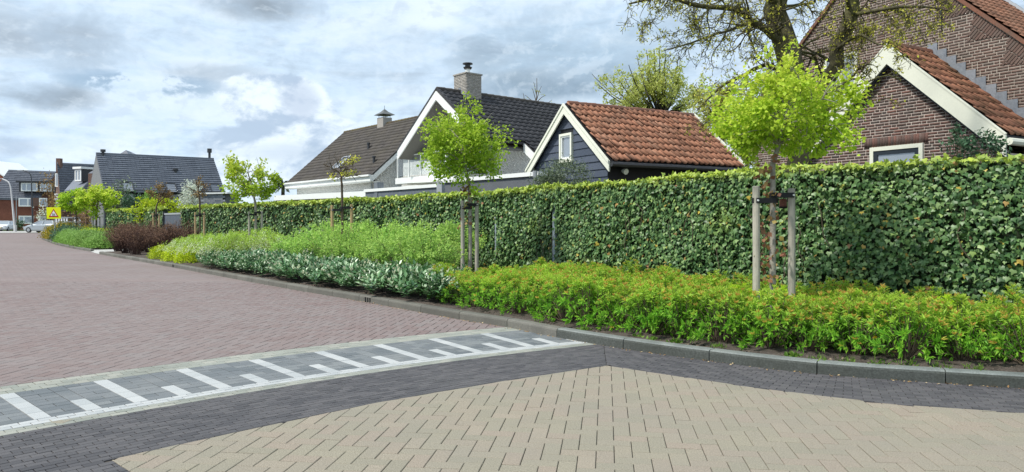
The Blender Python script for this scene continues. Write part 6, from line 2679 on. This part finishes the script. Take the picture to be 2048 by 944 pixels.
# ------------------------------------------------------------------ big old tree behind the ivy, and the trees beyond
class Twigs:
    """limbs and twigs of a bare spring tree: tubes plus a cloud of small leaves at the twig ends"""

    def __init__(s, seed):
        s.mb = MB()
        s.g = np.random.default_rng(seed)
        s.leaf = []

    def limb(s, pts, r0, r1, n=8, kids=8, klen=1.0, depth=3, start=.15, grav=-.12, wig=.12):
        pts = smooth_line(pts, max(.18, r0 * 2.0))
        k = len(pts)
        pts = pts + s.g.normal(0, r1 * .5, pts.shape)
        s.mb.tube(pts, np.linspace(r0, r1, k), n)
        for i in range(kids):
            t = start + (1 - start) * (i + s.g.random()) / kids
            j = int(min(t * (k - 1), k - 2))
            d = norm(pts[j + 1] - pts[j])
            rad = r0 + (r1 - r0) * t
            s.twig(pts[j], d, klen * s.g.uniform(.55, 1.2) * (1 - .35 * t), min(rad * .34, .036), depth, grav, wig)

    def twig(s, p, d, L, r, depth, grav, wig):
        g = s.g
        side = rand = g.normal(size=3)
        side = norm(side - np.dot(side, d) * d)
        dr = norm(d * g.uniform(.2, .9) + side * g.uniform(.6, 1.1))
        n = 6
        pts = [np.asarray(p, float)]
        for i in range(n):
            dr = norm(dr + g.normal(0, wig * 2.0, 3) + UZ * grav * .5)
            pts.append(pts[-1] + dr * L / n)
        s.mb.tube(pts, np.linspace(r, max(r * .45, .0035), n + 1), 4 if r > .012 else 3, cap=False)
        if depth > 0:
            m_ = int(g.integers(3, 6))
            for k in range(m_):
                j = int(g.integers(1, n + 1))
                s.twig(pts[j], norm(pts[j] - pts[j - 1]), L * g.uniform(.35, .62), max(r * .55, .004), depth - 1, grav, wig)
        if depth <= 1:
            for q in pts[2:]:
                s.leaf.append(q)

    def leaves(s, per, spread, size, m, parent, name='crown', aspect=.6, frac=1.0):
        c_ = np.array(s.leaf)
        c_ = c_[s.g.random(len(c_)) < frac]
        pos = np.repeat(c_, per, axis=0) + s.g.normal(0, spread, (len(c_) * per, 3))
        n_ = len(pos)
        dirs = s.g.normal(size=(n_, 3)) - V3(0, 0, .5)
        Mx = frames(dirs, s.g.normal(size=(n_, 3)) + V3(0, 0, .8))
        v, f = scatter(*KITE, pos, Mx, (s.g.uniform(.6, 1.4, n_) * size)[:, None] * np.array([[aspect, 1, 1]]))
        link(name, mesh_from(name, v - origin_of(parent), f, m, tint=np.zeros(len(v))), parent)


YT = 12.6
ob_ = P(1596, 330, YT) * V3(1, 1, 0)
oak = thing('old_tree', 'big old tree with mossy split trunk and hanging budding twigs behind the ivy wall', 'tree', ob_)
tw = Twigs(5)
base_ = P(1597, 330, YT)
tw.limb([ob_, P(1597, 420, YT), base_, P(1592, 250, YT)], .20, .185, 10, 0)
# main trunk, leaning stem, limbs
tw.limb([P(1592, 262, YT), P(1588, 190, YT), P(1580, 100, YT), P(1566, 10, YT), P(1556, -90, YT), P(1548, -200, YT - .2)], .235, .15, 12, 7, 1.6, 3, .35)
tw.limb([P(1600, 300, YT), P(1636, 250, YT + .1), P(1655, 180, YT + .2), P(1672, 100, YT + .2), P(1700, 30, YT + .1), P(1722, -60, YT), P(1745, -170, YT)], .15, .10, 10, 8, 1.3, 3, .3)
tw.limb([P(1580, 108, YT), P(1545, 70, YT - .2), P(1505, 42, YT - .4), P(1468, 18, YT - .6), P(1400, 12, YT - .8), P(1330, -4, YT - 1.0), P(1258, 8, YT - 1.1)], .075, .015, 8, 20, 1.05, 3, .12)
tw.limb([P(1505, 42, YT - .4), P(1460, 60, YT - .6), P(1410, 75, YT - .8), P(1370, 90, YT - 1), P(1330, 100, YT - 1.1)], .03, .01, 6, 10, .75, 2, .1)
tw.limb([P(1584, 150, YT), P(1530, 130, YT + .3), P(1490, 150, YT + .4), P(1440, 175, YT + .5), P(1395, 220, YT + .5)], .05, .012, 6, 13, .8, 3, .1)
tw.limb([P(1588, 205, YT), P(1540, 200, YT - .4), P(1480, 215, YT - .7), P(1430, 245, YT - .9)], .04, .01, 6, 11, .75, 3, .1)
tw.limb([P(1566, 20, YT), P(1520, -20, YT - .3), P(1450, -40, YT - .6), P(1370, -40, YT - .9), P(1290, -15, YT - 1)], .07, .015, 7, 14, 1.0, 3, .2)
tw.limb([P(1700, 30, YT), P(1760, 20, YT - .4), P(1830, 12, YT - .7), P(1900, 22, YT - .9)], .04, .01, 6, 12, .75, 3, .1)
tw.limb([P(1672, 100, YT + .1), P(1720, 70, YT - .5), P(1760, 90, YT - .8), P(1800, 72, YT - 1)], .035, .01, 6, 10, .7, 3, .1)
tw.limb([P(1700, 20, YT), P(1680, -40, YT - .5), P(1640, -60, YT - .8), P(1600, -40, YT - 1)], .04, .012, 6, 8, .8, 3, .2)
tw.limb([P(1655, 180, YT + .1), P(1720, 170, YT - .5), P(1770, 150, YT - .8), P(1800, 160, YT - .9)], .025, .008, 5, 8, .6, 2, .1)
tw.limb([P(1548, -200, YT - .2), P(1530, -330, YT), P(1500, -480, YT + .3)], .14, .03, 8, 9, 1.6, 2, .1)
tw.limb([P(1550, -180, YT - .2), P(1620, -300, YT - .3), P(1660, -430, YT)], .09, .02, 7, 7, 1.4, 2, .1)
tw.limb([P(1745, -170, YT), P(1790, -290, YT), P(1800, -420, YT + .3)], .10, .02, 7, 8, 1.4, 2, .1)
tw.limb([P(1552, -140, YT - .1), P(1460, -230, YT), P(1380, -300, YT)], .08, .02, 7, 8, 1.3, 2, .1)
tw.mb.build('trunk', M['moss_bark'], oak, smooth=True)
tw.leaves(1, .03, .042, M['oak_leaf'], oak, frac=.20)

# pale yellow willow-like tree behind the barn
YW = 33.0
wb_ = P(1322, 330, YW) * V3(1, 1, 0)
wil = thing('pollard_tree', 'pale yellow green pollard with fanned upright shoots behind the barn ridge', 'tree', wb_)
tw = Twigs(9)
tw.limb([wb_, P(1322, 300, YW), P(1320, 238, YW)], .22, .2, 8, 0)
g_ = np.random.default_rng(3)
for i in range(50):
    x1 = 1312 + g_.normal(0, 60)
    y1 = g_.uniform(88, 180) + abs(x1 - 1315) * .45
    p0 = P(1322 + g_.normal(0, 6), 236, YW)
    p2 = P(x1, y1, YW + g_.normal(0, 1.0))
    pm = P(1322 + (x1 - 1322) * .62, 236 + (y1 - 236) * .45, YW + g_.normal(0, .4))
    tw.limb([p0, pm, p2], .05, .012, 5, 4, .65, 0, .4, .15, .1)
tw.mb.build('trunk', mat('dark_twig', (0.055, 0.05, 0.035), .9, .3, 20, 0), wil)
tw.leaves(9, .10, .115, M['willow_leaf'], wil, frac=1)

YW2 = 30.0
for (px, py, top, lab, sd, sp_) in ((1440, 240, 170, 'pale green tree half hidden behind the right end of the barn roof', 21, 34), (1492, 300, 215, 'light green bush like tree between barn and brick house', 22, 26)):
    b_ = P(px, 330, YW2) * V3(1, 1, 0)
    t_ = thing('garden_tree', lab, 'tree', b_)
    tw = Twigs(sd)
    tw.limb([b_, P(px, 330, YW2), P(px, py + 20, YW2)], .14, .12, 7, 0)
    g_ = np.random.default_rng(sd)
    for i in range(26):
        x1, y1 = px + g_.normal(0, sp_), g_.uniform(top, py + 70)
        tw.limb([P(px, py + 25, YW2), P((px + x1) / 2 + g_.normal(0, 6), (py + y1) / 2, YW2), P(x1, y1, YW2 + g_.normal(0, 1))], .04, .01, 5, 5, .6, 0, .3, .05, .12)
    tw.mb.build('trunk', M['twig'], t_)
    tw.leaves(6, .15, .12, M['willow_leaf'], t_, frac=.9)

# thin leader of a tree behind the villa roof
b_ = P(1072, 330, 52) * V3(1, 1, 0)
t_ = thing('slender_tree', 'thin bare leader of a tree rising over the villa roof ridge', 'tree', b_)
tw = Twigs(31)
tw.limb([b_, P(1072, 250, 52), P(1074, 156, 52)], .10, .02, 5, 0)
for (x0, y0, x1, y1) in ((1073, 205, 1064, 176), (1073, 200, 1083, 172), (1073, 190, 1067, 164), (1074, 182, 1082, 186), (1072, 206, 1092, 190), (1072, 212, 1050, 190), (1050, 206, 1046, 186), (1090, 214, 1104, 200)):
    tw.limb([P(x0, y0, 52), P((x0 + x1) / 2, (y0 + y1) / 2 - 2, 52), P(x1, y1, 52)], .035, .012, 4, 2, .35, 0)
tw.mb.build('trunk', M['twig'], t_)
tw.leaves(1, .05, .10, M['willow_leaf'], t_, frac=.5)


# garden shrubs showing over the wall
def bush(name, label, centre, rad, nleaf, lsize, m, cat='shrub', seed=0, aspect=.55, stem=.03):
    g = np.random.default_rng(seed)
    c_, r_ = np.asarray(centre, float), np.asarray(rad, float)
    t = thing(name, label, cat, c_ * V3(1, 1, 0))
    mb = MB()
    base = c_ * V3(1, 1, 0)
    tips = []
    for i in range(26):
        d = norm(g.normal(size=3) + V3(0, 0, .35))
        tgt = c_ + d * r_ * g.uniform(.55, 1.05)
        pth = curve_path(base + g.normal(0, .08, 3) * V3(1, 1, 0), tgt, 5, .05, .05)
        mb.tube(pth, np.linspace(stem, stem * .2, 5), 4, cap=False)
        tips += [pth[3], pth[4], pth[4]]
    mb.build('stems', M['twig'], t, kind='stuff')
    tips = np.array(tips)
    cen = tips[g.integers(len(tips), size=nleaf)]
    pos = cen + g.normal(0, .19, (nleaf, 3)) * r_
    Mx = frames(g.normal(size=(nleaf, 3)) + V3(0, 0, .3), g.normal(size=(nleaf, 3)) + V3(0, 0, 1))
    v, f = scatter(*KITE, pos, Mx, (g.uniform(.6, 1.4, nleaf) * lsize)[:, None] * np.array([[aspect, 1, 1]]))
    link('foliage', mesh_from('foliage', v - origin_of(t), f, m, tint=np.zeros(len(v))), t)
    return t


bush('olive_shrub', 'grey green olive shrub in front of the barn gable', P(1130, 357, 16.6), (.62, .5, .42), 6500, .06, M['olive_leaf'], 'shrub', 1, .32, .012)
bush('garden_shrub', 'dark green climbing shrub over the ivy below the wing verge', P(1955, 292, 10.6), (.42, .3, .20), 900, .06, M['bluegreen'], 'shrub', 2, .6, .012)
bush('garden_shrub', 'small dark sprig over the ivy right of the cream window', P(1913, 272, 10.8), (.10, .10, .16), 160, .055, M['bluegreen'], 'shrub', 3, .6, .01)
bush('garden_shrub', 'lime green bush over the short ivy wall left of the gate', P(318, 415, 42), (1.5, .8, .55), 1500, .16, M['gold'], 'shrub', 4)
bush('blossom_tree', 'white blossoming tree beside the slate shed', P(383, 398, 46), (.85, .8, 1.0), 2200, .14, M['blossom'], 'tree', 5)
bush('garden_tree', 'airy pale green tree before the left roof light of the dark house', P(232, 395, 50), (1.35, .8, 1.2), 900, .15, M['olive_leaf'], 'tree', 6)
bush('garden_shrub', 'dark green shrub over the short ivy wall before the dark house', P(262, 408, 47), (.7, .6, .7), 800, .14, M['bluegreen'], 'shrub', 7)
bush('garden_shrub', 'green shrub before the dark house between the roof lights', P(300, 402, 48), (.5, .5, .75), 500, .15, M['midgreen'], 'shrub', 8)
bush('garden_tree', 'thin yellow leaved tree before the terraced house', P(97, 395, 100), (1.5, 1.2, 3.4), 420, .3, M['brown_twig_leaf'], 'tree', 9)
bush('garden_tree', 'brown budding tree before the gabled brick house', P(122, 420, 90), (1.3, 1, 2.2), 520, .26, M['brown_twig_leaf'], 'tree', 10)
bush('magnolia_shrub', 'whitish blossoming shrub before the terraced house door', P(88, 432, 104), (1.0, 1, 1.4), 330, .26, M['blossom'], 'shrub', 11)
bush('garden_shrub', 'brownish thin hedge shrub behind the lime trees', P(176, 440, 62), (1.6, .8, 1.1), 700, .16, M['brown_twig_leaf'], 'shrub', 12)
bush('garden_shrub', 'dark green shrub at the foot of the terraced house', P(37, 449, 108), (.8, .6, .9), 300, .22, M['bluegreen'], 'shrub', 13)

pb_ = P(566, 372, 50)
palm = thing('palm', 'spiky dark palm top left of the villa eaves', 'palm', pb_ * V3(1, 1, 0))
mb = MB()
mb.tube([pb_ * V3(1, 1, 0), pb_], [.14, .12], 8)
mb.build('trunk', M['twig'], palm)
g_ = np.random.default_rng(2)
pos, dirs, nrm = [], [], []
for i in range(26):
    th, el_ = g_.uniform(0, 6.28), g_.uniform(-.2, 1.2)
    d = V3(math.cos(th) * math.cos(el_), math.sin(th) * math.cos(el_), math.sin(el_))
    for k in range(14):
        t = .25 + .75 * k / 13
        p = pb_ + d * t * .95 - UZ * .35 * t * t
        sd_ = np.cross(d, UZ)
        for q in (-1, 1):
            pos.append(p)
            dirs.append(d * .7 + sd_ * q * .6 - UZ * .2)
            nrm.append(UZ + g_.normal(0, .2, 3))
Mx = frames(np.array(dirs), np.array(nrm))
v, f = scatter(*KITE, np.array(pos), Mx, np.full((len(pos), 1), .42) * np.array([[.12, 1, 1]]))
link('fronds', mesh_from('fronds', v - origin_of(palm), f, M['palm_leaf'], tint=np.zeros(len(v))), palm)

# ------------------------------------------------------------------ street furniture
def lamp(name, label, base, h, arm_to, m, r=.08, lean=(0, 0)):
    base = np.asarray(base, float)
    t = thing(name, label, 'street lamp', base)
    top = base + V3(lean[0], lean[1], h)
    arm_to = np.asarray(arm_to, float)
    mb = MB()
    d = arm_to - top
    path = [base, base + (top - base) * .3, base + (top - base) * .8, top - UZ * .35, top + d * .12 - UZ * .02, top + d * .35 + UZ * .12, arm_to]
    mb.tube(smooth_line(path, .3), np.linspace(r, r * .45, len(smooth_line(path, .3))), 8)
    mb.build('pole', m, t, smooth=True)
    mb = MB()
    e = norm(d * V3(1, 1, 0))
    s_ = np.cross(e, UZ)
    pr = [arm_to - s_ * .12, arm_to + e * .25 - s_ * .16, arm_to + e * .85 - s_ * .10, arm_to + e * .85 + s_ * .10, arm_to + e * .25 + s_ * .16, arm_to + s_ * .12]
    mb.prism([p - UZ * .05 for p in pr], UZ * .12)
    mb.build('lamp_head', M['grey_metal'], t)
    mb = MB()
    mb.tube([base, base + UZ * .9], [r * 1.25, r * 1.25], 8)
    mb.build('base', m, t)
    return t


lb = P(66, 461, 105)
lb[2] = 0
lamp('street_lamp', 'tall black street lamp with curved arm before the terraced house', lb, P(62, 350, 105)[2], P(47, 341, 105), M['dark_metal'], .13, (-.25, 0))
lb = P(30.5, 464, 94)
lb[2] = 0
lamp('street_lamp', 'pale leaning street lamp with curved arm at the left edge', lb, P(21, 368, 94)[2], P(4, 357.5, 94), mat('pale_steel', (0.55, 0.55, 0.55), .5, .1, 10, .2, 1), .15, (P(21, 0, 94)[0] - lb[0], 0))

# warning sign
sb = P(108, 440, 49.5)
sign = thing('warning_sign', 'square bright yellow sign with a red edged warning triangle on a pole', 'road sign', sb * V3(1, 1, 0))
k = 49.5 / F
c0 = P(107.3, 426, 49.5)
mb = MB()
mb.tube([sb * V3(1, 1, 0) + V3(.02, .06, 0), sb * V3(1, 1, 0) + V3(.02, .06, c0[2] + .3)], [.038, .038], 8)
mb.build('pole', M['grey_metal'], sign)
sx, sz_ = V3(1, .12, 0) / math.hypot(1, .12), norm(V3(-.03, 0, 1))
W_, H_ = 26.5 * k / 2, 23.0 * k / 2
mb = MB()
mb.prism([c0 - sx * W_ - sz_ * H_, c0 + sx * W_ - sz_ * H_, c0 + sx * W_ + sz_ * H_, c0 - sx * W_ + sz_ * H_], V3(0, .03, 0))
ys = mat('fluorescent_yellow', (0.75, 0.80, 0.0), .45, .03, 20, 0, bmp=0)
board = mb.build('board', ys, sign)


def tri(s_, dy, m, name):
    mb = MB()
    c_ = c0 - sz_ * .045 + V3(0, dy, 0)
    p = [c_ + sx * s_ * .5 * q[0] + sz_ * s_ * q[1] for q in ((-1, -.36), (1, -.36), (0, .52))]
    mb.prism(p, V3(0, .004, 0))
    return mb.build(name, m, board)


tri(.66, -.006, mat('sign_red', (0.42, 0.035, 0.02), .5, .05, 20, 0, bmp=0), 'red_triangle')
tri(.42, -.012, M['white_paint'], 'white_triangle')
mb = MB()
cc_ = c0 - sz_ * .10 + V3(0, -.016, 0)
for (ox, sc_) in ((-.045, 1.0), (.05, .82)):            # two small figures walking hand in hand
    o_ = cc_ + sx * ox
    def pg(pts):
        mb.prism([o_ + sx * x * sc_ + sz_ * (y * sc_ - .03) for x, y in pts], V3(0, .003, 0))
    pg([(-.018, .09), (.0, .082), (.018, .09), (.022, .108), (.012, .125), (-.012, .125), (-.022, .108)])
    pg([(-.03, .075), (.03, .075), (.024, -.0), (-.024, .0)])
    pg([(-.022, .002), (-.002, .002), (-.022, -.08), (-.044, -.08)])
    pg([(.002, .002), (.022, .002), (.044, -.08), (.024, -.08)])
    pg([(.026, .074), (.034, .06), (.062, .02), (.05, .014)])
mb.build('pictogram', M['black'], board, kind='stuff')

# white rail fence
fn = thing('rail_fence', 'white three rail fence with rounded corner beyond the yellow sign', 'fence', P(136, 455, 78) * V3(1, 1, 0))
wf_ = mat('fence_white', (0.78, 0.80, 0.80), .5, .05, 20, .1, 2)
a, b, c_ = P(113, 435, 74), P(134, 435, 76), P(160, 436, 80)
for (p, q) in ((a, b), (b, c_)):
    for z in (1.78, 1.33, .88):
        mb = MB()
        mb.bar(p * V3(1, 1, 0) + UZ * z, q * V3(1, 1, 0) + UZ * z, .07, .13)
        mb.build('rail', wf_, fn)
for p in (a, a + (b - a) * .25, a + (b - a) * .5, a + (b - a) * .75, b, b + (c_ - b) * .6, c_):
    mb = MB()
    p = p * V3(1, 1, 0)
    mb.box(p - V3(.06, .06, 0), V3(.12, 0, 0), V3(0, .12, 0), UZ * 1.83)
    mb.build('fence_post', wf_, fn)


# cars
def car(name, label, pos, heading, paint, L=4.2, W=1.78, H=1.46, plate=None):
    """small hatchback: lofted body and cabin with wheels, glass and lamps; heading = direction of the nose"""
    h = norm(V3(math.cos(heading), math.sin(heading), 0))
    s = V3(-h[1], h[0], 0)
    o = np.asarray(pos, float)
    t = thing(name, label, 'car', o)

    def W3(x, y, z):
        return o + h * x + s * y + UZ * z
    # body sections along x: (x, half width, z bottom, z belt, z top, half width at top)
    secs = [(-L / 2, .70, .42, .78, .95, .60), (-L / 2 + .12, .82, .28, .85, 1.02, .70), (-1.5, .88, .22, .92, 1.05, .78), (-.6, .89, .22, .93, .98, .80), (.3, .89, .22, .92, .96, .80),
            (.95, .88, .22, .90, .98, .78), (1.5, .86, .22, .80, .88, .70), (L / 2 - .15, .80, .25, .66, .72, .62), (L / 2, .68, .36, .55, .60, .55)]
    mb = MB()
    n = 10
    for (x, hw, zb, zm, zt, tw_) in secs:
        prof_ = [(-hw * .9, zb), (-hw, zb + .15), (-hw, zm - .1), (-hw * .97, zm), (-tw_, zt), (tw_, zt), (hw * .97, zm), (hw, zm - .1), (hw, zb + .15), (hw * .9, zb)]
        mb.v += [W3(x, y, z) for y, z in prof_]
    for i in range(len(secs) - 1):
        for j in range(n):
            mb.f.append([i * n + j, i * n + (j + 1) % n, (i + 1) * n + (j + 1) % n, (i + 1) * n + j])
            mb.m.append(0)
    mb.f += [list(range(n))[::-1], list(range((len(secs) - 1) * n, len(secs) * n))]
    mb.m += [0, 0]
    mb.build('body', paint, t, smooth=False, bevel=.03)
    # cabin glass and roof
    mb = MB()
    lo = [(-1.95, .68, .98), (1.05, .74, .95)]
    q0 = [W3(-1.92, -.70, .97), W3(1.10, -.76, .95), W3(1.10, .76, .95), W3(-1.92, .70, .97)]
    q1 = [W3(-1.55, -.56, H - .04), W3(.18, -.58, H - .04), W3(.18, .58, H - .04), W3(-1.55, .56, H - .04)]
    mb.v += q0 + q1
    mb.f += [[3, 2, 1, 0], [4, 5, 6, 7]] + [[i, (i + 1) % 4, 4 + (i + 1) % 4, 4 + i] for i in range(4)]
    mb.m += [0] * 6
    mb.build('windows', M['glass'], t)
    mb = MB()
    mb.prism([W3(-1.6, -.57, H - .05), W3(.22, -.59, H - .05), W3(.22, .59, H - .05), W3(-1.6, .57, H - .05)], UZ * .05)
    mb.build('roof', paint, t, bevel=.02)
    for sg in (-1, 1):
        for (xa, xb, xa1, xb1) in ((1.10, 1.02, .20, .12), (-.25, -.35, -.35, -.45), (-1.92, -1.7, -1.57, -1.42)):
            mb = MB()
            mb.prism([W3(xa, .77 * sg, .95), W3(xb, .775 * sg, .95), W3(xb1, .595 * sg, H - .03), W3(xa1, .59 * sg, H - .03)], s * .02 * sg)
            mb.build('pillar', paint, t)
        for x in (-1.28, 1.30):
            mb = MB()
            mb.tube([W3(x, sg * .70, .32), W3(x, sg * .895, .32)], [.32, .32], 18)
            wh = mb.build('wheel', M['black'], t)
            mb = MB()
            mb.tube([W3(x, sg * .89, .32), W3(x, sg * .91, .32)], [.21, .19], 14)
            mb.build('rim', M['grey_metal'], wh)
        mb = MB()
        mb.box(W3(L / 2 - .14, sg * .62 - .17, .60), s * .34, h * .12, UZ * .13)
        mb.build('headlight', glass_mat('headlamp_glass', (.5, .52, .55), .1), t)
        mb = MB()
        mb.box(W3(.85, sg * .90 - .08, .93), s * .16, h * .12, UZ * .12)
        mb.build('mirror', paint, t)
    mb = MB()
    mb.box(W3(L / 2 - .02, -.42, .40), s * .84, h * .04, UZ * .15)
    mb.build('grille', M['black'], t)
    if plate:
        mb = MB()
        mb.box(W3(L / 2 + .01, -.26, .44), s * .52, h * .03, UZ * .11)
        mb.build('number_plate', plate, t)
    return t


silver = mat('silver_paint', (0.42, 0.46, 0.48), .3, .03, 30, 0, bmp=0, metal=.5, spec=.6)
whitecar = mat('white_car_paint', (0.78, 0.80, 0.82), .3, .02, 30, 0, bmp=0, spec=.6)
platem = mat('plate_yellow', (0.65, 0.48, 0.03), .5, .02, 30, 0, bmp=0)
cp_ = P(9, 462, 101)
cp_[2] = .0
car('parked_car', 'white hatchback facing the road at the left edge, half cut off', cp_, R(-72), whitecar, plate=platem)
cp_ = P(88, 464, 87)
cp_[2] = .03
car('parked_car', 'silver hatchback behind the orange tinged shrubs and the yellow sign', cp_, R(176), silver)

# bird feeder bottle hung on the stake strap
fb_ = P(1566, 400, 8.05)
fd = thing('bird_feeder', 'clear bottle bird feeder with red brown seed hanging behind the right stake strap', 'bird feeder', fb_)
mb = MB()
kk = 8.05 / F
mb.tube([fb_ + UZ * 24 * kk, fb_ + UZ * 18 * kk, fb_ + UZ * 14 * kk, fb_ + UZ * 2 * kk], [2.5 * kk, 3 * kk, 6.5 * kk, 7 * kk], 10)
mb.build('bottle', m_, fd)
mb = MB()
mb.tube([fb_ + UZ * 2 * kk, fb_ - UZ * 13 * kk], [7 * kk, 7 * kk], 10)
mb.build('seed', mat('red_seed', (0.20, 0.08, 0.06), .8, .4, 90, 0), fd)
mb = MB()
mb.tube([fb_ - UZ * 13 * kk, fb_ - UZ * 17 * kk], [8.5 * kk, 7 * kk], 10)
mb.build('tray', M['black'], fd)

# weeds and grass tufts on the soil edge
def tuft_mesh(seed, n, h, spread, asp=.09):
    g = np.random.default_rng(seed)
    pos = g.normal(0, spread, (n, 3)) * V3(1, 1, 0)
    dirs = g.normal(0, .55, (n, 3)) + V3(0, 0, .9)
    return leaves_mesh('grass_tuft', pos, dirs, g.normal(size=(n, 3)), g.uniform(.5, 1.2, n) * h, asp, KITE, M['grass'])


TV = [tuft_mesh(200 + i, 34, .075, .035) for i in range(3)]
WV = [tuft_mesh(210 + i, 60, .06, .03, .45) for i in range(2)]
weeds = [(1648, .17, 0), (1690, .20, 0), (1780, .17, 0), (1840, .22, 0), (1905, .18, 0), (1335, .22, 1), (1395, .2, 0), (1600, .24, 1), (1245, .22, 1), (1290, .19, 1), (1130, .2, 1), (1990, .2, 0), (1420, .24, 1)]
ng_ = [0, 0]
for (px, t_, kind_) in sorted(weeds):
    q = kerb_px(px, t_)
    o = link('grass_tuft' if kind_ == 0 else 'weed', random.choice(TV if kind_ == 0 else WV), None, (q[0], q[1], .085))
    o.rotation_euler = (0, 0, random.uniform(0, 6.28))
    tag(o, ('small grass tuft on the soil behind the kerb, %s from the left' if kind_ == 0 else 'small leafy weed on the soil behind the kerb, %s from the left') % names_o[ng_[kind_]],
        'grass' if kind_ == 0 else 'weed', 'grass tufts behind the kerb' if kind_ == 0 else 'weeds behind the kerb')
    ng_[kind_] += 1
dq = P(1750, 675, 6.55)
dn_ = thing('dandelion', 'single yellow dandelion among the orange tipped shrubs', 'flower', dq * V3(1, 1, 0))
mb = MB()
mb.tube([dq * V3(1, 1, 0) + UZ * .09, dq], [.004, .003], 5)
mb.build('stem', M['grass'], dn_)
g_ = np.random.default_rng(1)
v, f = scatter(*KITE, np.tile(dq, (24, 1)), frames(g_.normal(size=(24, 3)) + V3(0, -.6, .3), g_.normal(size=(24, 3))), np.full((24, 1), .022) * np.array([[.4, 1, 1]]))
link('flower_head', mesh_from('flower_head', v - origin_of(dn_), f, mat('dandelion_yellow', (0.75, 0.50, 0.01), .7, .05, 20, 0, bmp=0)), dn_)
